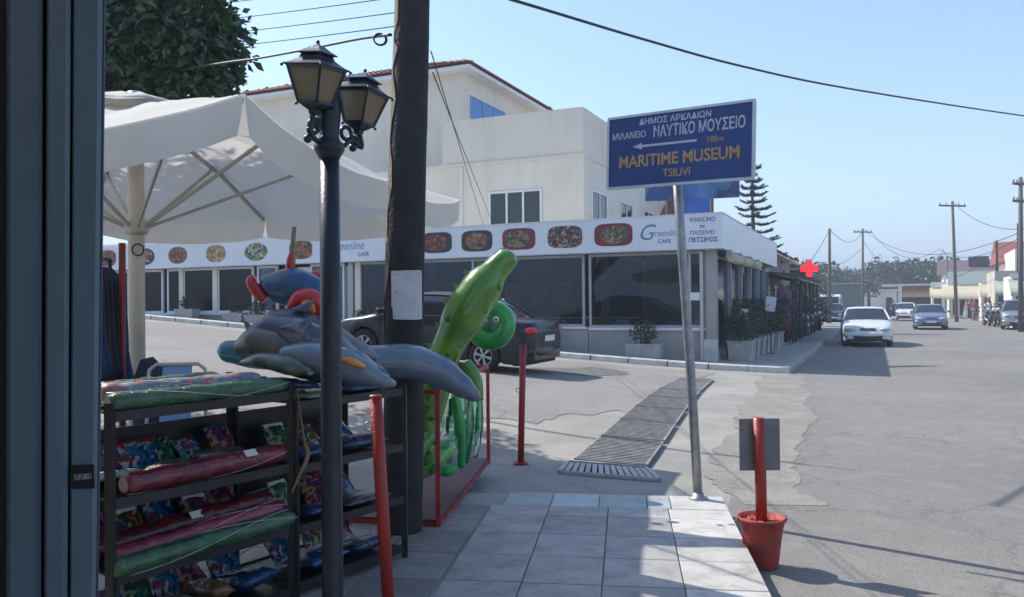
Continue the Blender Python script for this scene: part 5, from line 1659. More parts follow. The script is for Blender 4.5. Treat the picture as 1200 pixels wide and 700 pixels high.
vpan(79.2, 82, 1.045, .06, "groove", m_gask, 77.2, 80)
vpan(82.2, 114.6, 1.03, .075, "inner_stile", m_door, 80.2, 110.6)
vpan(114.8, 118, 1.04, .06, "edge_strip", M("edge_lighter", (.09, .12, .16), .4), 110.8, 113.5)
stx = P(97, 559, 1.026)
b = MB(); b.box((0, 0, 0), (.029, .030, .0012), mtx=frame_mtx(stx, (1, 0, .03), (0, 0, 1))); so = b.build("sticker", m_gask, df, world=True)
text(df, "FUFUBBU", .0105, M("sticker_grey", (.4, .42, .45), .6), frame_mtx(stx + Vector((.0005, -.001, 0)), (1, 0, .10), (0, 0, 1)), ext=.0002, sx=.5)

# unseen shop walls and awnings round the camera, added to block light in front
sh = thing("unseen_shop_shade", "unseen shop walls and plain awnings added to darken the near foreground", "shop", (-3, -1.8, .135))
b = MB(); b.bx(-9, -1.2, -2.1, -1.9, .135, 3.3); b.build("wall", m_cream2, sh, world=True)
b = MB(); b.bx(-9, -3.0, -1.9, 2.75, 2.80, 2.86); b.bx(-3.0, 1.2, -1.9, 2.72, 2.80, 2.86); b.build("awning", m_umb, sh, world=True)  # pale slabs kept out of view, added to cut sky light
b = MB(); b.prism([(-9, 2.76, 2.78), (-1.5, 2.76, 2.78), (-1.80, 3.3, 2.74), (-2.05, 3.8, 2.72), (-9, 3.8, 2.72)], (0, 0, .03)); b.build("awning", m_umb, sh, world=True)  # unseen extra strip, cut to shade the racks without showing
b = MB(); b.bx(-5.0, -.72, 1.14, 1.3, .14, 2.78); b.build("shade_front_wall", m_cream2, sh, world=True)  # hidden wall added to block light from behind on the left
b = MB(); b.bx(-5.2, -5.0, -1.9, 3.4, .14, 2.7); b.build("shade_side_wall", m_cream2, sh, world=True)
# ================================================================ cars
def car(name, label, cat, loc, heading, kind, paint, group=None, plate=True, z=0.0, pitch=None):
    """heading: unit vector the nose points to. local x forward, y left"""
    rz = math.atan2(heading[1], heading[0])
    t = thing(name, label, cat, (loc[0], loc[1], z), rz, group)
    if pitch: t.rotation_euler = (0, pitch, rz)
    K = dict(
        sedan=dict(L=4.5, W=1.74, top=[(-2.25, .80), (-2.2, .98), (-1.45, 1.02), (-1.2, 1.02), (.95, .96), (1.2, .95), (2.0, .78), (2.2, .66), (2.25, .5)], roof=[(-1.62, 1.01), (-.95, 1.38), (-.5, 1.43), (.1, 1.43), (.45, 1.38), (1.15, .95)], wf=1.38, wr=-1.28, wr_=.31, bp=(-.55,), door=(-.75, .25, 1.02)),
        hatch=dict(L=4.0, W=1.70, top=[(-2.0, .70), (-1.96, .98), (-1.7, 1.02), (.9, .95), (1.1, .95), (1.78, .80), (1.97, .62), (2.0, .5)], roof=[(-1.93, 1.0), (-1.62, 1.40), (-1.2, 1.47), (0, 1.48), (.35, 1.42), (1.1, .95)], wf=1.25, wr=-1.22, wr_=.30, bp=(-.35,), door=(-.8, .2, 1.0)),
        suv=dict(L=4.1, W=1.76, top=[(-2.05, .72), (-2.02, 1.05), (-1.8, 1.08), (1.0, 1.02), (1.2, 1.02), (1.85, .90), (2.02, .70), (2.05, .55)], roof=[(-2.0, 1.07), (-1.82, 1.55), (-1.4, 1.64), (.1, 1.66), (.5, 1.58), (1.2, 1.02)], wf=1.28, wr=-1.25, wr_=.33, bp=(-.4,), door=(-.85, .2, 1.05)),
    )[kind]
    hw = K['W'] / 2
    def interp(tab, x):
        if x <= tab[0][0]: return tab[0][1]
        for (a, u), (c, v) in zip(tab, tab[1:]):
            if x <= c:
                f = (x - a) / (c - a); return u + (v - u) * f
        return tab[-1][1]
    L2 = K['L'] / 2
    def wid(x):
        e = abs(x) / L2
        return hw * (1 - .14 * max(0, e - .55) ** 2 / .2 - .10 * max(0, e - .93) / .07)
    R = K['wr_'] + .05
    def sill(x):
        z0 = .19 + .10 * max(0, abs(x) / L2 - .86) / .14
        for wx in (K['wf'], K['wr']):
            d = abs(x - wx)
            if d < R: z0 = max(z0, K['wr_'] + math.sqrt(R * R - d * d))
        return z0
    xsn = sorted(set([round(-L2 + i * K['L'] / 64, 3) for i in range(65)] + [round(w + s * R * .999, 3) for w in (K['wf'], K['wr']) for s in (-1, 1)] + [round(w + s * R * 1.001, 3) for w in (K['wf'], K['wr']) for s in (-1, 1)]))
    # body sides, bonnet, boot
    rings = []
    for x in xsn:
        w, zt, zb = wid(x), interp(K['top'], x), sill(x)
        zb = min(zb, zt - .12)
        zm = zb + (zt - zb) * .45
        half = [(w * .955, zb), (w * .995, zb + (zt - zb) * .12), (w, zm), (w * .985, zb + (zt - zb) * .72), (w * .955, zt - .05), (w * .90, zt - .012), (w * .6, zt + .018), (0, zt + .03)]
        ring = [(x, y, z_) for y, z_ in half] + [(x, -y, z_) for y, z_ in half[-2::-1]]
        rings.append(ring)
    b = MB(); b.loft(rings, closed=False, caps=False)
    n = len(rings[0])
    b.add(rings[0], [tuple(range(n))]); b.add(rings[-1], [tuple(range(n - 1, -1, -1))])
    b.build("body", paint, t)
    b = MB(); b.bx(-L2 + .12, L2 - .12, -hw * .84, hw * .84, .20, .62); b.bx(-L2 * .8, L2 * .6, -hw * .8, hw * .8, .6, .9); b.build("underbody", m_gask, t)
    # glasshouse
    rt_ = K['roof']
    xs_ = [rt_[0][0] + (rt_[-1][0] - rt_[0][0]) * i / 40 for i in range(41)]
    def gh(x):
        # smooth roof line
        e = .08
        return (interp(rt_, x - e) + interp(rt_, x) * 2 + interp(rt_, x + e)) / 4
    rings = []; roofr = []
    for x in xs_:
        zt = gh(x); zb = interp(K['top'], x) - .03
        f = max(0, (zt - zb)) / .5
        wb = wid(x) * .93; wt = wb - .17 * min(1, f)
        rings.append([(x, wb, zb), (x, (wb + wt) / 2 + .02, (zb + zt) / 2), (x, wt, zt - .05 * min(1, f)), (x, wt - .09, zt - .008), (x, wt * .5, zt + .01), (x, 0, zt + .015), (x, -wt * .5, zt + .01), (x, -wt + .09, zt - .008), (x, -wt, zt - .05 * min(1, f)), (x, -(wb + wt) / 2 - .02, (zb + zt) / 2), (x, -wb, zb)])
    b = MB(); b.loft(rings, closed=False, caps=False); b.build("windows", m_carglass, t)
    roofx = [i for i, x in enumerate(xs_) if gh(x) > rt_[2][1] - .075]
    b = MB(); rr_ = []
    for i in roofx:
        r = rings[i]; up1 = Vector((0, 0, .012))
        rr_.append([Vector(p) + up1 + Vector((0, .012 * (1 if p[1] > 0 else -1 if p[1] < 0 else 0), 0)) for p in r[2:9]])
    b.loft(rr_, closed=False, caps=False); b.build("roof", paint, t)
    i0, i1 = roofx[0], roofx[-1]
    for s in (0, 1):
        idx = 2 if s == 0 else 8
        sg_ = 1 if s == 0 else -1
        # front pillar and rear pillar
        for seq, nm in ((range(i1, 41), "pillar"), (range(i0, -1, -1), "pillar")):
            pts = [Vector(rings[i][idx]) + Vector((0, .01 * sg_, .008)) for i in seq]
            if len(pts) > 1:
                b = MB(); b.tube(pts, .036 if nm and seq[0] == i1 else .05, 6, flat=.6); b.build(nm, paint, t)
        for xb in K['bp']:
            i = min(range(41), key=lambda q_: abs(xs_[q_] - xb))
            b = MB(); b.bar(Vector(rings[i][0 if s == 0 else 10]) + Vector((0, .012 * sg_, 0)), Vector(rings[i][idx]) + Vector((0, .012 * sg_, .02)), .055, .03); b.build("pillar", m_gask, t)
        # belt strip, seams, handles, mirror
        y = sg_
        for xd in K['door']:
            b = MB()
            zt = interp(K['top'], xd) - .05
            b.tube([(xd, y * (wid(xd) * .97 + .004), zt), (xd, y * (wid(xd) + .002), .6), (xd, y * (wid(xd) * .995 + .002), .28)], .006, 4)
            b.build("door_seam", m_gask, t)
        b = MB(); zt = 0
        pl = [(x, y * (wid(x) * .935), interp(K['top'], x) - .005) for x in [K['roof'][1][0] + .2 + i * .1 for i in range(int((1.0 - K['roof'][1][0] - .2) / .1))]]
        b.tube(pl, .012, 5); b.build("belt_trim", m_gask, t)
        for xd in (K['door'][0] + .14, K['door'][1] + .14):
            b = MB(); b.box((xd, y * (wid(xd) + .008), interp(K['top'], xd) - .17), (.16, .03, .03), bev=.008); b.build("door_handle", paint if kind != 'sedan' else m_alu, t)
        b = MB(); b.box((.98 if kind != 'suv' else 1.02, y * (hw + .08), interp(K['top'], .9) + .06), (.10, .19, .12), bev=.03); b.build("mirror", paint, t)
        # lights
        zf = interp(K['top'], L2 - .18)
        b = MB(); b.ball((L2 - .09, y * (hw * .66), zf - .10), (.13, .19, .075), 14, 8); b.build("headlight", M("headlight_glass", (.62, .66, .7), .1, c2=(.4, .43, .46), scale=20), t)
        zr = interp(K['top'], -L2 + .1)
        b = MB(); b.ball((-L2 + .12, y * (hw * .745), zr - .15), (.135, .15, .085 if kind == 'sedan' else .16), 14, 8); b.build("tail_light", M("tail_light_red", (.5, .01, .015), .15, coat=.5), t)
        # wheels
        for wx in (K['wf'], K['wr']):
            r = K['wr_']
            yo = y * (hw - .10)
            b = MB(); b.lathe([(r * .62, -.09), (r * .93, -.09), (r, -.06), (r, .06), (r * .93, .09), (r * .62, .09), (r * .60, 0), (r * .62, -.09)], (wx, yo, r), 28, axis='y', caps=False); wo = b.build("wheel", m_tyre, t)
            b = MB(); b.lathe([(r * .64, .075 * y), (r * .60, .092 * y), (r * .55, .06 * y)], (wx, yo, r), 28, axis='y', caps=False)
            for k in range(6):
                a = k * PI / 3 + .2
                c_ = Vector((wx, yo + .074 * y, r))
                d = Vector((math.cos(a), 0, math.sin(a)))
                for o2 in (-.10, .10):
                    d2 = Vector((math.cos(a + o2), 0, math.sin(a + o2)))
                    b.bar(c_ + d * (r * .12), c_ + d2 * (r * .6), .028, .02)
            b.ball((wx, yo + .075 * y, r), (r * .16, .015, r * .16), 12, 6)
            b.build("rim", m_rim, wo)
            b = MB(); b.lathe([(0, .03 * y), (r * .6, .03 * y), (r * .6, .035 * y)], (wx, yo, r), 20, axis='y'); b.build("brake_disc", m_gask, wo)
    # nose
    b = MB(); b.box((L2 - .055, 0, interp(K['top'], L2 - .06) - .05), (.06, hw * .62, .13), bev=.02); go = b.build("grille", m_gask, t)
    b = MB(); b.box((L2 - .02, 0, interp(K['top'], L2 - .06) - .05), (.02, hw * .6, .018)); b.build("grille_bar", m_rim, go)
    b = MB(); b.box((L2 + .025, 0, .35), (.08, hw * 1.1, .10), bev=.02); b.build("lower_intake", m_gask, t)
    for s, x in ((1, L2), (-1, -L2)):
        b = MB(); pts = [(x - s * (.02 + .14 * abs(f) ** 3), f * hw * .93, .45) for f in [i / 8 - 1 for i in range(17)]]
        b.tube(pts, .085, 10, flat=1.15); b.build("bumper", paint, t)
        if plate:
            b = MB(); b.box((x + s * (.082 if s > 0 else .02), 0, .45 if s > 0 else interp(K['top'], -L2 + .03) - .22), (.012, .5, .11), bev=.003); b.build("number_plate", m_white, t)
    return t
p_white = M("paint_white", (.74, .74, .73), .3, coat=.8, c2=(.7, .7, .69), scale=1)
p_black = M("paint_black", (.008, .009, .013), .3, coat=.35, spec=.3, c2=(.018, .02, .025), scale=1)
p_silver = M("paint_silver", (.45, .46, .47), .3, .6, coat=.8, c2=(.42, .43, .44), scale=1)
p_blue = M("paint_silver_blue", (.22, .26, .36), .3, .6, coat=.8, c2=(.2, .24, .33), scale=1)
p_dkblue = M("paint_dark_blue", (.03, .06, .16), .3, .3, coat=.8)
# black saloon parked in the side street
bd = Vector((-.913, .407, 0)).normalized()
rear = P(638, 400, 15.55); bc = Vector((rear.x, rear.y, 0)) + bd * 2.2
zc_ = H(bc.x, bc.y) + .01
zr_, zf_ = H(bc.x - bd.x * 1.3, bc.y - bd.y * 1.3), H(bc.x + bd.x * 1.4, bc.y + bd.y * 1.4)
car("parked_car", "black saloon car parked in front of the restaurant, behind the inflatable crocodile", "car", (bc.x, bc.y), bd, 'sedan', p_black, z=(zr_ + zf_) / 2 + .012, pitch=-math.atan2(zf_ - zr_, 2.7))
car("white_car", "white saloon car coming towards the camera along the restaurant kerb", "car", (13.75, 31.6), (-.36, -.93), 'sedan', p_white, z=.01)
car("white_car", "white hatchback coming round the bend behind the blue grey car", "car", (33.0, 68.0), (-.50, -.87), 'hatch', p_white, z=.01)
car("silver_car", "blue grey saloon car driving in the middle of the road", "car", (24.6, 47.8), (-.42, -.91), 'sedan', p_blue, z=.01)
car("silver_car", "silver hatchback parked at the right edge beside the motorbikes", "car", (28.9, 46.3), (-.50, -.87), 'suv', p_silver, z=.02)
car("silver_car", "silver car cut off by the right edge of the picture, nearest of the parked ones", "car", (27.7, 41.2), (-.46, -.89), 'hatch', p_silver, z=.02)
car("parked_car", "dark blue car parked far down the left kerb beneath the trees", "car", (24.6, 62), (-.41, -.91), 'hatch', p_dkblue, z=.01)
def van(loc, hd, label, paint):
    t = thing("white_van", label, "van", (loc[0], loc[1], .01), math.atan2(hd[1], hd[0]))
    b = MB()
    prof = [(-2.4, .35), (-2.4, 2.1), (-2.3, 2.2), (1.2, 2.2), (1.6, 2.05), (2.1, 1.25), (2.4, 1.1), (2.45, .35)]
    b.prism([(x, -.92, z) for x, z in prof], (0, 1.84, 0)); b.build("body", paint, t)
    b = MB(); b.prism([(1.62, -.8, 2.0), (2.08, -.8, 1.3), (2.10, .8, 1.3), (1.64, .8, 2.0)], (.02, 0, .02)); b.build("windscreen", m_carglass, t)
    for s in (-1, 1):
        for x in (-1.5, 1.5):
            b = MB(); b.lathe([(0, -.1), (.33, -.1), (.33, .1), (0, .1)], (x, s * .82, .33), 18, axis='y'); b.build("wheel", m_tyre, t)
        b = MB(); b.box((2.44, s * .7, .85), (.06, .3, .2), bev=.02); b.build("headlight", MATS["headlight_glass"], t)
        b = MB(); b.box((1.2, s * .925, 1.6), (.9, .02, .5)); b.build("window", m_carglass, t)
van((25.8, 66), (-.41, -.91), "pale van far down the left side of the street", p_white)

# ---- motorbikes
def motorbike(loc, hd, label, paint, cat="motorbike", name="motorbike"):
    t = thing(name, label, cat, (loc[0], loc[1], .02), math.atan2(hd[1], hd[0]), "motorbikes parked along the street"); t.scale = (1.18, 1.3, 1.18)
    for x in (-.65, .65):
        b = MB(); b.torus((x, 0, .31), .25, .06, (0, 1, 0), 24, 8); w = b.build("wheel", m_tyre, t)
        b = MB(); b.torus((x, 0, .31), .185, .02, (0, 1, 0), 20, 6)
        for k in range(5):
            a = k * 1.257; b.bar((x, 0, .31), (x + .18 * math.cos(a), 0, .31 + .18 * math.sin(a)), .025)
        b.build("rim", m_alu, w)
    b = MB(); b.tube([(-.65, .0, .36), (-.3, 0, .5), (0, 0, .42), (.25, 0, .5), (.45, 0, .85)], [.05, .12, .15, .12, .05], 10); b.build("frame", m_black, t)
    b = MB(); b.ball((.12, 0, .78), (.26, .14, .13), 14, 8); b.build("tank", paint, t)
    b = MB(); b.tube([(-.62, 0, .88), (-.45, 0, .80), (-.1, 0, .76)], [.06, .12, .11], 12, flat=.5); b.build("seat", m_gask, t)
    b = MB(); b.tube([(.65, .09, .31), (.45, .09, .95)], .025, 8); b.tube([(.65, -.09, .31), (.45, -.09, .95)], .025, 8); b.build("fork", m_black, t)
    b = MB(); b.tube([(.32, .34, 1.02), (.43, .2, 1.03), (.43, -.2, 1.03), (.32, -.34, 1.02)], .018, 8); b.build("handlebar", m_black, t)
    b = MB(); b.ball((.58, 0, .88), (.09, .10, .10), 12, 8); b.build("headlight", MATS["headlight_glass"], t)
    for s in (-1, 1):
        b = MB(); b.bar((.40, s * .22, 1.03), (.38, s * .28, 1.16), .012); b.ball((.38, s * .28, 1.18), (.02, .05, .035), 8, 6); b.build("mirror", m_black, t)
    b = MB(); b.tube([(.65, 0, .62), (.72, 0, .55)], [.08, .06], 8, flat=.4); b.build("mudguard", paint, t)
    b = MB(); b.tube([(-.1, -.14, .3), (-.7, -.18, .42)], [.035, .055], 10); b.build("exhaust", m_alu, t)
mb_b = M("bike_black", (.02, .025, .035), .25, coat=.8); mb_r = M("bike_maroon", (.16, .03, .04), .25, coat=.8); mb_u = M("bike_blue", (.03, .06, .14), .25, coat=.8)
motorbike((29.7, 50.2), (-.35, -.94), "dark motorbike nearest the parked silver hatchback on the right", mb_b)
motorbike((30.2, 51.6), (-.35, -.94), "dark blue motorbike farther up the right kerb, behind the other one", mb_u)
motorbike((31.4, 52.6), (-.35, -.94), "black quad sized motorbike at the far end of the right hand row", mb_b)
for i, s in enumerate((19.5, 22.5, 25.0, 27.8)):
    k = kerb_pt(s)
    motorbike((k[0] - 1.0, k[1] + .45), (-.5 + .1 * i, -.85), ["maroon scooter first of four on the shaded left pavement", "black scooter second in the shade on the left pavement", "blue scooter third in the shade on the left pavement", "last dark scooter on the shaded left pavement"][i], [mb_r, mb_b, mb_u, mb_b][i], "scooter", "scooter")

# ================================================================ planters and shrubs
def shrub_mesh(mb, c, r, n, size, rr, h=1.0):
    for i in range(n):
        while True:
            p = Vector((rr.uniform(-1, 1), rr.uniform(-1, 1), rr.uniform(-1, 1)))
            if p.length < 1: break
        p = p * (0.55 + .45 * rr.random())
        q_ = Vector((c[0] + p.x * r[0], c[1] + p.y * r[1], c[2] + p.z * r[2] * h))
        leaves(mb, [q_], size, rr, 2.2, .0, p * 1.2)
def planter(x, y, w, d, h, sh, r, label, name="potted_shrub", n=420, mat=None, leafm=None, sz=.09, zb=None):
    w0 = rl(x, y)
    z0 = (H(w0.x, w0.y) + .122) if zb is None else zb
    t = thing(name, label, "potted shrub", (w0.x, w0.y, z0), RZ, "planters around the restaurant")
    b = MB()
    def sq(a, z): return [(a[0] * i, a[1] * j, z) for i, j in ((1, 1), (-1, 1), (-1, -1), (1, -1))]
    b.loft([sq((w * .45, d * .45), 0), sq((w * .5, d * .5), h - .04), sq((w * .53, d * .53), h - .035), sq((w * .53, d * .53), h), sq((w * .47, d * .47), h), sq((w * .47, d * .47), h - .03)], smooth=False)
    b.build("planter_box", mat or m_planter, t)
    rr = random.Random(label)
    b = MB()
    for i in range(5): b.tube([(rr.uniform(-.5, .5) * w * .5, 0, h - .05), (rr.uniform(-1, 1) * r[0] * .6, rr.uniform(-1, 1) * r[1] * .5, h + sh * rr.uniform(.6, .9))], [.012, .005], 5)
    b.build("stems", m_bark, t, kind='stuff')
    b = MB(); shrub_mesh(b, (0, 0, h + sh * .45), (r[0], r[1], sh * .55), n, sz, rr); b.build("leaves", leafm or m_leaf, t, kind='stuff')
    return t
planter(-1.62, -.55, .95, .36, .36, .62, (.42, .24), "green shrub in a low white trough below the restaurant's right window")
planter(-4.3, -.5, .62, .34, .32, .35, (.28, .2), "small plant in a white trough beside the rear of the black car", n=200)
for i, y in enumerate((.75, 1.75, 2.75, 3.8, 4.9, 6.1, 7.3, 8.6)):
    planter(.55 + rnd.uniform(-.06, .06), y, .62, .55, .52, [.85, 1.1, 1.2, 1.3, 1.2, 1.35, 1.3, 1.2][i], (.5, .6),
            ["pale square planter with a bushy shrub at the restaurant corner post", "second shrub planter along the shaded restaurant side", "third shrub planter along the shaded restaurant side, densest foliage", "fourth shrub planter, beside the menu board",
             "fifth shrub planter, just past the menu board", "sixth shrub planter along the restaurant side", "seventh shrub planter, before the goods stands", "last shrub planter before the goods stands"][i], n=850, leafm=m_leafd if i % 2 else m_leaf)
for i, x in enumerate((-10.3, -14.3, -15.2, -17.3)):
    w0 = rl(x, -.55)
    planter(x, -.55, .8, .34, .3, .45, (.36, .2), ["leafy plant by the white door behind the lamp post", "plant in a trough under the left windows", "second plant in a trough under the left windows", "low dark plant near the umbrella pole, under the windows"][i], n=240, leafm=m_leaf)
# menu board on its stand
mn = thing("menu_stand", "white menu board tilted on a thin stand among the planters", "menu board", rl(.95, 4.4, .124), RZ)
b = MB(); b.tube([(0, 0, 0), (0, 0, 1.25)], .018, 8); b.lathe([(.16, 0), (.16, .02), (.03, .04)], n=14); b.build("stand", m_black, mn)
b = MB(); b.box((0, 0, 0), (.30, .02, .45), mtx=Matrix.Translation((0, -.03, 1.5)) @ Matrix.Rotation(.12, 4, 'Y') @ Matrix.Rotation(-.2, 4, 'X'), bev=.005); b.build("board", m_white, mn)
mn = thing("menu_stand", "small white card holder at the restaurant's corner window", "menu board", rl(.62, 1.25, .124), RZ)
b = MB(); b.tube([(0, 0, 0), (0, 0, 1.15)], .015, 8); b.lathe([(.13, 0), (.13, .02), (.03, .04)], n=14); b.build("stand", m_black, mn)
b = MB(); b.box((0, -.02, 1.25), (.2, .02, .28), bev=.004); b.build("card", m_white, mn)

# ---- the shops beyond the restaurant
sh2 = thing("roadside_shop", "low grey shop with a terracotta roof beyond the restaurant", "shop", rl(-.8, 13.2), RZ)
b = MB(); b.bx(-8, 0, 0, 17, 0, 3.95); b.build("wall", M("grey_plaster", (.30, .28, .27), .9, c2=(.22, .21, .2), scale=1, bump=.2), sh2)
b = MB(); tile_roof(b, -.4, 17.4, -.5, 8.4, 4.03, 2.7, .3); b.v = [Vector((-v.y, v.x, v.z)) for v in b.v]; b.build("roof_tiles", m_terra, sh2, kind='stuff')
b = MB(); b.add([(-8.3, -.3, 4.01), (.4, -.3, 4.01), (.4, 17.3, 4.01), (-8.3, 17.3, 4.01), (-4, 4.0, 6.5), (-4, 13, 6.5)], [(0, 1, 4), (1, 2, 5, 4), (2, 3, 5), (3, 0, 4, 5)]); b.build("roof", m_terra, sh2)
b = MB(); b.bx(-8.35, .45, -.35, 17.35, 3.95, 4.01); b.build("eave", m_cream2, sh2)
for y in (1.5, 4.5, 8, 11.5, 14.5):
    b = MB(); b.bx(.0, .05, y, y + 1.8, .6, 2.6); b.build("window", m_glass_dark, sh2)
pg = thing("pergola", "dark timber pergola with a green awning running beside the pavement", "pergola", rl(1.0, 12.4), RZ)
for i in range(6):
    y = i * 2.6
    b = MB(); b.bar((0, y, 0.1), (0, y, 2.7), .09); b.build("post", m_woodg, pg)
    b = MB(); b.bar((-1.75, y, 2.9), (.15, y, 2.72), .07, .1); b.build("beam", m_woodg, pg)
b = MB(); b.bx(-.06, .06, -.2, 13.3, 2.60, 2.66); b.build("beam", m_woodg, pg)
b = MB(); n_ = 14
vs_ = [[(-1.75 + 2.2 * k / 5, -.2 + 13.4 * i / n_, 3.02 - .55 * k / 5 + .03 * math.sin(i * 2.1)) for k in range(6)] for i in range(n_ + 1)]
b.loft(vs_, closed=False, caps=False); b.build("awning", cloth_mat("green_grey_awning", (.16, .22, .20), (.1, .15, .14), .2), pg)
goodm = [M("goods_%d" % i, c, .7, c2=tuple(v * .4 for v in c), scale=14, contrast=(.42, .58)) for i, c in enumerate([(.30, .12, .16), (.12, .18, .36), (.34, .26, .20), (.10, .10, .14), (.36, .30, .34), (.14, .24, .16), (.20, .12, .26), (.30, .10, .07)])]
for i in range(9):
    y = 10.3 + i * 1.5
    w0 = rl(.75, y)
    g = thing("goods_stand", ["tall stand of pinkish printed beachwear, first of the shaded stalls", "stand of dark clothing next along the shaded stalls", "stand of patterned towels in the shaded stalls", "stand of blue goods in the middle of the shaded stalls",
        "stand of brown bags in the shaded stalls", "stand of mixed goods under the green awning", "stand of violet scarves under the green awning", "stand of red bags near the far end of the green awning", "last stand of goods under the pharmacy cross"][i], "goods stand", (w0.x, w0.y, .124), RZ, "goods stands along the shaded pavement")
    rr = random.Random(i)
    hh = [2.1, 2.0, 2.2, 1.9, 1.9, 1.8, 1.8, 1.7, 1.6][i]
    b = MB()
    for sx in (-.25, .25):
        for sy in (-.55, .55): b.bar((sx, sy, 0), (sx, sy, hh), .03)
    b.bar((0, -.55, hh), (0, .55, hh), .03)
    b.build("frame", m_black, g)
    for k in range(8):
        yy = -.5 + k * .14 + rr.uniform(-.03, .03); top_ = hh * rr.choice((1, .95, .6)); L = rr.uniform(.35, .75)
        rings = [[(math.cos(q_ * PI / 4) * .24 * (.7 + .3 * f), yy + math.sin(q_ * PI / 4) * (.045 + .02 * math.sin(q_ + f * 4)), top_ - L * f) for q_ in range(8)] for f in (0, .3, .6, 1)]
        b = MB(); b.loft(rings); b.build("garment", goodm[(k * 3 + i) % 8], g)
# extra bushes and low things along the far left pavement
for i, (s, off, r, hh) in enumerate(((14, -1.3, .8, 1.3), (31, -1.6, 1.3, 2.0), (35, -2.4, 1.8, 2.8), (40, -2.2, 1.6, 2.4), (46, -2.0, 1.8, 2.6))):
    k = kerb_pt(s); c = (k[0] + off, k[1] + .5)
    t = thing("pavement_bush", ["dark bush between the planters and the goods stands", "rounded bush beyond the goods stands", "tall dark bush under the red cross", "bush beside the far lamp pole on the left", "last bush on the left before the trees"][i], "bush", (c[0], c[1], .1), 0, "bushes along the left pavement")
    rr = random.Random(i + 50)
    b = MB(); shrub_mesh(b, (0, 0, hh * .5), (r, r, hh * .55), 700, .16, rr); b.build("leaves", m_leafd, t, kind='stuff')
    b = MB(); b.tube([(0, 0, 0), (0, 0, hh * .6)], .04, 6); b.build("stem", m_bark, t)
# pharmacy cross
px_ = thing("pharmacy_cross", "glowing red pharmacy cross on a bracket above the left pavement", "sign", P(948, 315, 45))
c = P(948, 315, 45)
m_cross = M("red_neon", (.6, .01, .015), .4, emit=(1, .006, .012), estr=1.1)
b = MB()
mt = frame_mtx(c, (1, .1, 0), (0, 0, 1))
b.box((0, 0, 0), (.95, .12, .12), mtx=mt); 
b = MB(); b.prism([(x, y, -.06) for x, y in [(-.16, -.45), (.16, -.45), (.16, -.16), (.5, -.16), (.5, .16), (.16, .16), (.16, .45), (-.16, .45), (-.16, .16), (-.5, .16), (-.5, -.16), (-.16, -.16)]], (0, 0, .12), mtx=mt)
b.build("lit_cross", m_cross, px_, world=True)
b = MB(); b.prism([(x * 1.12, y * 1.12, -.05) for x, y in [(-.16, -.45), (.16, -.45), (.16, -.16), (.5, -.16), (.5, .16), (.16, .16), (.16, .45), (-.16, .45), (-.16, .16), (-.5, .16), (-.5, -.16), (-.16, -.16)]], (0, 0, .08), mtx=mt)
b.build("casing", M("casing_violet", (.3, .1, .2), .5), px_, world=True)
b = MB(); b.bar(c + Vector((0, .1, 0)), c + Vector((-1.5, .5, 0)), .06); b.bar(c + Vector((-1.5, .5, .4)), Vector((c.x - 1.5, c.y + .5, 0)), .12); b.build("bracket", m_alu, px_, world=True)

# ================================================================ poles and wires down the street
def upole(px, pytop, y, label, arm=True, lean=0.0, r=.13, pxb=None, armw=1.1, armz=.35, m=None, kind=0):
    topp = P(px, pytop, y)
    b0 = P(pxb if pxb is not None else px, 360, y)
    base = Vector((b0.x, y, 0))
    t = thing("utility_pole", label, "utility pole", base, 0, "utility poles along the street")
    b = MB(); b.tube([(0, 0, 0), (topp - base) * .5, topp - base], [r, r * .85, r * .68], 10); b.build("pole", m or m_woodg, t)
    if arm:
        tp = topp - base
        for zz in ([armz] if kind == 0 else [armz, armz + .9]):
            b = MB(); b.bar(tp + Vector((-armw, -.25, -zz)), tp + Vector((armw, .25, -zz)), .10, .12); b.build("crossarm", m_woodg, t)
            for k in (-1, -.5, .5, 1):
                b = MB(); b.lathe([(.03, 0), (.06, .03), (.035, .07), (.06, .11), (.02, .17)], tuple(tp + Vector((armw * .93 * k, .23 * k, -zz + .06))), 8); b.build("insulator", M("insulator_grey", (.3, .28, .27), .3), t)
    return topp
U1 = upole(972, 268, 58, "thin utility pole without crossarm near the pharmacy cross", False, r=.13)
U2 = upole(1011, 268, 80, "utility pole with a crossarm above the white saloon", True, armw=1.0, r=.14)
U3 = upole(1116, 236, 62, "tallest far utility pole, leaning, with a wide crossarm", True, pxb=1121, armw=1.15, r=.14)
U4 = upole(1110, 300, 88, "short thin utility pole left of the leaning one", False, r=.12)
U5 = upole(1168, 282, 60, "thin dark pole before the house with the red roof", False, r=.12, m=m_wood)
U6 = upole(1196, 208, 42, "utility pole with two crossarms at the right edge of the view", True, armw=.55, r=.14, kind=1)
U7 = upole(1193, 262, 55, "dark pole close to the right edge behind the two armed one", False, r=.11, m=m_wood)
W_ = "wires between the street poles"
def wir(a, c, sag, label, r=.02): cable("street_wire", label, "wire", (a, c), r, sag, group=W_)
wir(U1, U2 + Vector((0, 0, -.3)), 1.0, "wire from the armless pole to the pole above the white saloon")
wir(U2, P(1196, 272, 42), 1.8, "long drooping wire from the middle pole to the right edge")
wir(U2 + Vector((.8, 0, -.3)), P(1100, 292, 75), 1.6, "short drooping wire left of the leaning pole")
wir(P(1100, 292, 75), P(1196, 278, 42), .9, "double wire running right from the leaning pole")
wir(U2 + Vector((0, 0, -1.2)), P(1105, 296, 70), 2.4, "lowest slack wire between the middle and leaning poles")
wir(U1 + Vector((0, 0, -.1)), P(940, 318, 48), .2, "wire dropping left from the armless pole to the shop roof")
wir(P(970, 315, 58), P(1011, 290, 80), .3, "short wire rising to the middle pole")
wir(U3, P(1230, 262, 40), 1.0, "wire leaving the leaning pole to the right")
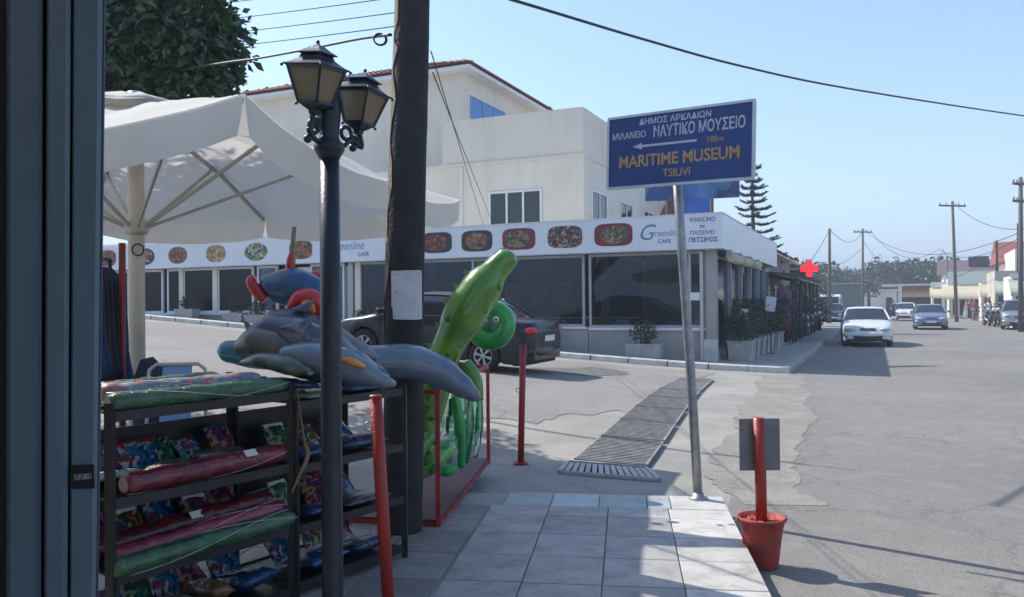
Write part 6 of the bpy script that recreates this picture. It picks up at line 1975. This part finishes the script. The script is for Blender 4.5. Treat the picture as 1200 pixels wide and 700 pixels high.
wir(P(1105, 292, 68), P(1116, 315, 66), .2, "short wire hanging at the leaning pole")
wir(P(1120, 325, 62), P(1168, 292, 60), .3, "wire from the awning shop up to the thin dark pole")

# ================================================================ buildings on the right and far
def block(name, label, px0, px1, y, ztop, depth, mat, zb=0, cat="building", dirx=(1, -.1)):
    a = P(px0, 350, y); k1 = (px1 - 600) / FPX; rz = -.46
    t = thing(name, label, cat, (a.x, a.y, 0), rz)
    w = (k1 * a.y - a.x) / (math.cos(rz) - k1 * math.sin(rz))
    b = MB(); b.bx(0, w, 0, depth, zb, ztop); b.build("wall", mat, t)
    return t, w
def awn(t, x0, x1, z0, z1, out, mat, name="awning", rib=True):
    b = MB(); n_ = 12
    rings = []
    for i in range(n_ + 1):
        x = x0 + (x1 - x0) * i / n_
        rings.append([(x, 0, z1), (x, -out * .5, (z1 + z0) / 2 - .04 * abs(math.sin(i * PI / 2))), (x, -out, z0), (x, -out, z0 - .22)])
    b.loft(rings, closed=False, caps=False); b.build(name, mat, t)
# cream awning shop
t, w = block("awning_shop", "shop with a wide cream sloping awning facing down the road", 1112, 1170, 74, 3.7, 6, m_cream2, cat="shop")
b = MB(); b.bx(-.1, w + .1, -.15, -.02, 3.05, 4.25); b.build("fascia", M("pale_turquoise", (.50, .64, .66), .5, c2=(.62, .68, .66), scale=1.2), t)
awn(t, -.6, w - .2, 1.95, 3.1, 2.6, m_awncream)
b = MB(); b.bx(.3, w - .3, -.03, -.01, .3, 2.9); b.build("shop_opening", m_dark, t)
for i in range(4):
    x = -.5 + i * (w) / 3.3
    b = MB(); b.bar((x, -2.5, 0), (x, -2.5, 2.0), .07); b.build("awning_post", m_white, t)
awn_base = t.location
for i in range(9):
    g = thing("display_item", ["red dress on a stand under the cream awning", "white ball net at the left under the cream awning", "pale basket under the cream awning", "blue towel stack under the cream awning", "brown hat stand under the cream awning", "second red dress under the cream awning", "pink bag pile under the cream awning", "grey suitcase under the cream awning", "dark rack at the right end under the cream awning"][i], "shop goods", (awn_base.x - .3 + i * .50, awn_base.y - 1.9 - .25 * i - .3 * (i % 2), .02), 0, "goods under the cream awning")
    b = MB(); rr = random.Random(i); b.lathe([(.05, 0), (.22, .1), (.25, .6), (.16, 1.0 + rr.random() * .5), (.04, 1.3 + rr.random() * .4)], n=10); b.build("body", [m_red, m_white, goodm[2], goodm[1], goodm[2], m_red, goodm[0], m_gwall, goodm[3]][i], g)
# sloped violet brown roof and dark box behind it
t, w = block("violet_roof_building", "building with a long violet brown roof and a dark tank on top", 1106, 1172, 92, 4.6, 8, m_cream2)
b = MB(); b.prism([(-.5, -.5, 4.6), (-.5, 4, 6.3), (-.5, 8.5, 4.6)], (w + 1, 0, 0)); b.build("roof", M("violet_roof", (.17, .10, .115), .8, c2=(.12, .08, .09), scale=1.5), t)
b = MB(); b.bx(2.6, 4.6, 1.6, 3.0, 5.4, 6.6); b.build("tank", m_black, t)
# house with the red roof at right
t, w = block("red_roof_house", "cream two storey house with a red pitched roof at the far right", 1181, 1250, 70, 4.9, 8, m_cream2)
b = MB(); b.prism([(-.7, -.6, 4.9), (-.7, 4, 6.9), (-.7, 8.6, 4.9)], (w + 1.4, 0, 0)); b.build("roof", M("bright_red_roof", (.30, .085, .065), .8, c2=(.2, .06, .05), scale=2), t)
for x in (.5, 2.6):
    b = MB(); b.bx(x, x + 1.0, -.05, .0, 3.6, 4.6); b.build("window", m_glass_dark, t)
b = MB(); b.bx(1.2, w, -1.5, -.01, 2.9, 3.05); b.build("balcony", m_white, t)
b = MB()
for i in range(14): b.bar((1.25 + i * .3, -1.45, 3.05), (1.25 + i * .3, -1.45, 3.9), .03)
b.bar((1.2, -1.45, 3.9), (w, -1.45, 3.9), .05); b.build("railing", m_white, t)
# beige shop with awnings at the right edge
t, w = block("beige_shop", "beige shop with pale striped awnings at the right edge behind the silver hatchback", 1166, 1260, 57, 3.7, 7, M("beige_wall", (.55, .50, .42), .9, c2=(.45, .41, .34), scale=1), cat="shop")
awn(t, -.1, 2.0, 2.2, 3.0, 1.4, M("pale_green_cloth", (.50, .52, .40), .9)); awn(t, 2.1, 5.5, 2.2, 3.0, 1.4, MATS["pale_green_cloth"])
for x in (.2, 1.3, 2.6):
    b = MB(); b.bx(x, x + .8, -.04, 0, .4, 2.1); b.build("window", m_glass_dark, t)
# orange awning kiosk + white building
t, w = block("orange_kiosk", "open fronted kiosk with an orange canvas awning down the road", 1052, 1106, 92, 2.4, 5, m_white, cat="kiosk")
b = MB(); b.bx(-1.6, w + .3, -2.2, 5, 3.30, 3.5); b.build("roof", m_cream2, t)
awn(t, .3, w - .5, 2.25, 3.25, 2.0, M("orange_canvas", (.62, .34, .15), .9, c2=(.66, .46, .28), scale=1))
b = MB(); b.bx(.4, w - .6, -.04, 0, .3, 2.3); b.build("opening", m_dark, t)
for x in (.1, w - .3):
    b = MB(); b.bx(x, x + .35, -2.1, -1.8, 0, 3.29); b.build("pillar", m_white, t)
b = MB(); b.bx(w - .2, w + 1.8, -1.2, 3, 0, 2.2); b.build("green_hoarding", M("pale_green", (.32, .45, .34), .8), t)
t, w = block("white_hut", "small bright white building at the end of the road", 1032, 1050, 84, 2.7, 4, m_white)
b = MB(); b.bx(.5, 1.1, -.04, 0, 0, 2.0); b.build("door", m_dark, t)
b = MB(); b.bx(-.2, w + .2, -.3, 4.1, 2.7, 2.85); b.build("roof", m_cream2, t)
t, w = block("low_wall_building", "long low dark green fronted building below the trees", 975, 1008, 84, 3.4, 6, M("dull_green_wall", (.10, .15, .13), .9))
b = MB(); b.bx(-.2, w + .2, -.3, 6.1, 3.4, 3.5); b.build("roof", m_gwall, t)
t, w = block("red_ridge_house", "distant house with a dull red roof showing over the trees", 998, 1046, 150, 5.2, 9, m_cream)
b = MB(); b.prism([(-.5, -.5, 5.2), (-.5, 4.5, 7.4), (-.5, 9.5, 5.2)], (w + 1, 0, 0)); b.build("roof", M("dull_red_roof", (.28, .13, .11), .85), t)
for i, px in enumerate((1058, 1072, 1080, 1092)):
    g = thing("chimney_block", ["first small rooftop tank over the kiosk", "second small rooftop tank over the kiosk", "third small rooftop tank over the kiosk", "fourth small rooftop tank over the kiosk"][i], "tank", P(px, 343, 93) - Vector((0, 0, .4)), 0, "rooftop tanks over the kiosk")
    b = MB(); b.lathe([(.3, .08), (.34, .12), (.34, .9), (.2, 1.0)], n=10); b.build("drum", m_cream2, g)
    b = MB(); b.bx(-.2, .2, -.2, .2, -.1, .08); b.build("stand", m_gwall, g)
# parked cars and small stalls along the right edge
t, w = block("corner_kiosk", "narrow kiosk with a striped pale awning between the cream awning shop and the beige shop", 1150, 1168, 64, 3.0, 3, m_cream, cat="kiosk")
awn(t, -.2, w + .2, 2.1, 2.9, 1.3, m_awncream)
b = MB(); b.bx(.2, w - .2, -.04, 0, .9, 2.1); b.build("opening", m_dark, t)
for i, (px, yy, hh) in enumerate(((1142, 66, 1.5), (1160, 58, 1.9), (1178, 52, 1.6), (1192, 50, 1.8))):
    q_ = P(px, 352, yy)
    t = thing("postcard_stand", ["low rack of red goods by the cream awning shop", "tall rack of bright goods beside the kiosk", "rack of blue goods behind the silver hatchback", "rack of mixed goods at the right edge"][i], "goods stand", (q_.x, q_.y, .02), 0, "goods racks on the right pavement")
    b = MB(); b.bar((0, 0, 0), (0, 0, hh), .06); b.lathe([(.3, 0), (.3, .04), (.05, .06)], n=10); b.build("stand", m_black, t)
    for k in range(8):
        b = MB(); b.box((rnd.uniform(-.25, .25), rnd.uniform(-.25, .25), hh * (k + 1.5) / 9.5), (.3, .2, .16), bev=.02); b.build("goods", goodm[(k + i) % 8], t)
# more low shopfronts along the right side of the road
for k, (px0, px1, yy, zt_, wallm, am, lab) in enumerate((
    (1092, 1106, 80, 3.3, m_cream, m_awncream, "small shop with a cream awning left of the wide awning shop"),
    (1186, 1215, 48, 3.1, m_cream2, MATS["pale_green_cloth"], "low shop with a pale green awning at the right edge of the view"),
    (1166, 1176, 92, 4.0, m_cream, m_awncream, "small far shop between the awning shop and the red roofed house"))):
    t, w = block("street_shop", lab, px0, px1, yy, zt_, 5, wallm, cat="shop")
    awn(t, -.2, w + .1, 2.1, 2.9, 1.5, am)
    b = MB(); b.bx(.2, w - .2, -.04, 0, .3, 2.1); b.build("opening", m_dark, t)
    b = MB(); b.bx(-.1, w + .1, -.14, -.02, 2.95, zt_ + .15); b.build("sign_band", [MATS["pale_turquoise"], m_white, m_signblue2][k], t)
t, w = block("roof_parapet_house", "pale two storey house above the beige shop at the right edge", 1190, 1250, 63, 5.6, 8, m_cream2)
for x in (.6, 2.4):
    b = MB(); b.bx(x, x + .9, -.05, 0, 3.9, 5.0); b.build("window", m_glass_dark, t)
# people near the bend
def person(loc, label, shirt, trousers, hd=0.0, h=1.72):
    t = thing("person", label, "person", loc, hd)
    s = h / 1.72
    sk_ = M("skin", (.42, .25, .17), .6)
    b = MB()
    for sx in (-1, 1):
        b.tube([(sx * .09, .02 * sx, .86 * s), (sx * .10, .06 * sx, .48 * s), (sx * .10, -.02 * sx, .08 * s)], [.09, .065, .045], 10)
        b.tube([(sx * .19, 0, 1.38 * s), (sx * .25, .02, 1.12 * s), (sx * .24, -.06, .86 * s)], [.05, .042, .03], 8)
        b.box((sx * .10, -.05, .04), (.09, .24, .07), bev=.02)
    b.tube([(0, 0, .84 * s), (0, 0, 1.05 * s), (0, 0, 1.30 * s), (0, 0, 1.42 * s), (0, 0, 1.50 * s)], [.15, .14, .18, .12, .05], 12, flat=.62)
    b.ball((0, -.01, 1.61 * s), (.078, .095, .115), 12, 10); b.tube([(0, 0, 1.46 * s), (0, 0, 1.56 * s)], .05, 8)
    b.build("body", sk_, t)
    b = MB(); b.tube([(0, 0, .90 * s), (0, 0, 1.10 * s), (0, 0, 1.31 * s), (0, 0, 1.43 * s)], [.165, .155, .195, .13], 12, flat=.64)
    for sx in (-1, 1): b.tube([(sx * .17, 0, 1.39 * s), (sx * .235, .01, 1.18 * s)], [.065, .06], 8)
    b.build("shirt", shirt, t)
    b = MB()
    for sx in (-1, 1): b.tube([(sx * .085, .02 * sx, .95 * s), (sx * .10, .06 * sx, .48 * s), (sx * .10, -.02 * sx, .12 * s)], [.105, .08, .06], 10)
    b.build("trousers", trousers, t)
    b = MB(); b.ball((0, .015, 1.65 * s), (.085, .10, .095), 12, 8); b.build("hair", m_gask, t)
q_ = P(1136, 360, 70); person((q_.x, q_.y, .01), "person in a red top by the cream awning shop", m_red, gcol[3])
q_ = P(1158, 362, 57); person((q_.x, q_.y, .01), "person in a pale shirt walking near the motorbikes", m_white, gcol[0])
q_ = P(1047, 360, 66); person((q_.x, q_.y, .01), "person in dark clothes standing in front of the white hut", goodm[3], gcol[3])

# ================================================================ trees
def tree(name, label, loc, h, r, mat, n, size, trunkr=.15, cat="tree", group=None, squash=.8, limbs=7, seed=1, zc=None):
    t = thing(name, label, cat, loc, 0, group)
    rr = random.Random(seed)
    b = MB(); ct = h * .45
    b.tube([(0, 0, -.1), (rr.uniform(-.1, .1), 0, ct * .5), (rr.uniform(-.2, .2), .1, ct), (0, 0, h * .8)], [trunkr * 1.3, trunkr, trunkr * .8, trunkr * .25], 10)
    cl_ = []
    for i in range(limbs):
        a = rr.random() * 6.28; el = rr.uniform(.1, 1.1)
        L = r * rr.uniform(.55, .95)
        e = Vector((math.cos(a) * math.cos(el) * L, math.sin(a) * math.cos(el) * L, h * .62 + math.sin(el) * L * squash * .7))
        b.tube([(0, 0, ct * rr.uniform(.8, 1.2)), e * .5 + Vector((0, 0, ct * .5)), e], [trunkr * .5, trunkr * .3, trunkr * .1], 6)
        cl_.append((e, r * rr.uniform(.32, .5)))
    b.build("trunk", m_bark, t)
    for i in range(limbs):
        a = rr.random() * 6.28; cl_.append((Vector((math.cos(a) * r * .4 * rr.random(), math.sin(a) * r * .4 * rr.random(), h * rr.uniform(.5, .88))), r * rr.uniform(.3, .55)))
    b = MB()
    for i in range(n):
        c, cr_ = rr.choice(cl_)
        p = Vector((rr.gauss(0, 1), rr.gauss(0, 1), rr.gauss(0, 1))).normalized() * cr_ * rr.uniform(.55, 1.05) ** .5
        leaves(b, [c + Vector((p.x, p.y, p.z * squash))], size, rr, 2.0, .25, p.normalized() * .6)
    b.build("crown", mat, t, kind='stuff')
    return t
# large broad leaved tree behind the umbrella
bt = thing("broadleaf_tree", "dark broad leaved tree rising behind the umbrella at upper left", "tree", (-6.9, 12.2, .2))
rr = random.Random(21)
b = MB(); b.tube([(0, 0, -.1), (.1, 0, 1.5), (-.1, .1, 3.0), (0, 0, 5.2)], [.24, .19, .16, .07], 12)
cents = []
for px, py, y, r in ((160, 20, 11.6, 1.0), (205, 30, 11.6, .85), (235, 50, 11.7, .75), (150, 75, 11.8, .9), (200, 80, 11.8, .75), (245, 85, 11.8, .42), (262, 60, 11.9, .38), (180, -20, 11.6, .9), (120, -10, 12, 1.1), (215, 2, 11.9, .55), (235, 25, 11.7, .5), (60, 40, 12.2, 1.4), (0, 60, 12.4, 1.4), (110, 95, 12.2, .8), (225, 95, 12, .5), (160, 45, 13.2, 1.3), (90, -60, 12.6, 1.4), (250, 40, 11.7, .35), (272, 68, 11.8, .22), (264, 88, 11.8, .25)):
    c = P(px, py, y) - Vector((-6.9, 12.2, .2)); cents.append((c, r))
    b.tube([(0, 0, 2.4), c * .55 + Vector((0, 0, .8)), c], [.09, .05, .018], 6)
b.build("trunk", m_bark, bt)
m_glossleaf = M("leaf_gloss_dark", (.035, .088, .028), .3, c2=(.014, .038, .014), scale=2.0, spec=.6)
b = MB()
wts = [r ** 2 for _, r in cents]
for i in range(15000):
    c, r = rr.choices(cents, wts)[0]
    p = Vector((rr.gauss(0, 1), rr.gauss(0, 1), rr.gauss(0, 1))).normalized() * r * (rr.random() ** .33) * 1.02
    leaves(b, [c + p], .175, rr, 2.3, .35, p.normalized() * .5)
b.build("crown", m_glossleaf, bt, kind='stuff')
# Norfolk pine
npn = thing("norfolk_pine", "tall tiered pine standing behind the restaurant roof, right of the museum sign", "tree", (0, 0, 0))
tb = P(884, 352, 45); npn.location = (tb.x, tb.y, 0)
topz = P(882, 190, 45).z
b = MB(); b.tube([(0, 0, 0), (0, 0, topz * .5), (-.08, 0, topz)], [.22, .14, .02], 10); b.build("trunk", m_bark, npn)
rr = random.Random(4)
b = MB(); z = 2.2; nb = MB()
while z < topz - .3:
    f = (topz - z) / (topz - 2.2)
    L = (.25 + 1.75 * f ** .8) * rr.uniform(.82, 1.12)
    k = 6
    a0_ = rr.random() * 3
    for i in range(k):
        if rr.random() < .12: continue
        a = a0_ + 2 * PI * i / k + rr.uniform(-.12, .12)
        Lk = L * rr.uniform(.85, 1.1)
        d = Vector((math.cos(a), math.sin(a), 0))
        pts = [Vector((0, 0, z)), Vector((0, 0, z - .05)) + d * Lk * .5, Vector((0, 0, z + .10)) + d * Lk]
        nb.tube(pts, [.03, .02, .008], 5)
        for q_ in range(int(52 * Lk) + 10):
            u_ = rr.random() ** .7
            c = pts[0].lerp(pts[2], u_) + Vector((0, 0, -.12 * math.sin(PI * u_)))
            side = d.cross(Vector((0, 0, 1))) * rr.choice((-1, 1))
            dd = (d * .5 + side * rr.uniform(.3, 1) + Vector((0, 0, rr.uniform(-.1, .5)))).normalized()
            Ln = .30 * (1.2 - .6 * u_) * rr.uniform(.7, 1.2)
            w_ = Vector((0, 0, 1)) * .035
            b.add([c - w_, c + dd * Ln, c + w_], [(0, 1, 2)])
            w_ = d * .035
            b.add([c - w_, c + dd * Ln, c + w_], [(0, 1, 2)])
    z += .34 + .18 * f
nb.build("branches", m_bark, npn, kind='stuff'); b.build("needles", m_leafp, npn, kind='stuff')
# far tree belt
far = [(952, 110, 7.0, 4.5), (968, 118, 6.5, 4.5), (985, 122, 6.2, 4.5), (1000, 128, 6.4, 5), (1018, 130, 7.2, 5), (1036, 126, 7.6, 5), (1052, 120, 8.2, 5), (1068, 118, 7.4, 5), (1084, 116, 7.2, 4.5), (1100, 112, 7.6, 4.5), (1118, 118, 6.5, 5), (1140, 120, 6.0, 5), (1160, 122, 5.6, 5), (940, 105, 6.8, 4), (925, 95, 6.0, 4)]
names = ["far left tree beyond the red cross", "tree behind the armless pole", "tree between the two far poles on the left", "tree left of the pole above the white saloon", "tree right behind the pole above the white saloon", "pale olive tree right of the middle pole", "tallest olive tree over the white hut", "tree above the orange kiosk, left", "tree above the orange kiosk, right", "tree just left of the leaning pole", "tree behind the cream awning shop, left", "tree behind the cream awning shop, right", "low tree left of the red roofed house", "tree just left of the red cross", "tree over the terracotta roof"]
for i, (px, y, h, r) in enumerate(far):
    q_ = P(px, 352, y)
    tree("far_tree", names[i], (q_.x, q_.y, 0), h, r, [m_leafy, m_leafd, m_leaf][(i * 2 + 1) % 3] if 3 < i < 9 else [m_leafd, m_leaf][i % 2], 1300, .55, .25, group="trees at the end of the street", seed=i + 30, squash=.62)
# bush above the shop roof on the left
q_ = P(925, 330, 52)
tree("roadside_tree", "dark spindly tree just left of the pharmacy cross", (q_.x, q_.y, 0), 4.6, 1.5, m_leafd, 1200, .22, .1, seed=77)
# distant low hill and mass of wood
hb = MB(); rings = []
for i in range(60):
    a = -.9 + 2.3 * i / 59
    R_ = 420
    rings.append([(math.sin(a) * R_, math.cos(a) * R_, -1), (math.sin(a) * (R_ + 60), math.cos(a) * (R_ + 60), 6 + 3.5 * noise.noise(Vector((a * 5, 1, 2))) + 1.5 * noise.noise(Vector((a * 23, 3, 2)))), (math.sin(a) * (R_ + 200), math.cos(a) * (R_ + 200), 12 + 7 * noise.noise(Vector((a * 4, 1, 7)))), (math.sin(a) * (R_ + 500), math.cos(a) * (R_ + 500), 2)])
hb.loft(rings, closed=False, caps=False)
hb.build("hills", M("hill_scrub", (.10, .13, .07), .95, c2=(.05, .07, .04), scale=.06, bump=1.0, bscale=.5), kind='structure')
# haze
hz = MB(); hz.bx(-6000, 6000, -6000, 6000, -3, 60)
if True:
    hm = bpy.data.materials.new("haze"); hm.use_nodes = True
    nt = hm.node_tree; nt.nodes.remove(nt.nodes["Principled BSDF"])
    pv_ = nt.nodes.new("ShaderNodeVolumePrincipled"); pv_.inputs["Color"].default_value = (.75, .86, 1, 1); pv_.inputs["Density"].default_value = .0020
    nt.links.new(pv_.outputs[0], nt.nodes["Material Output"].inputs["Volume"])
    ho = hz.build("haze", hm, kind='stuff')
    ho['label'] = "pale heat haze hanging over the street"
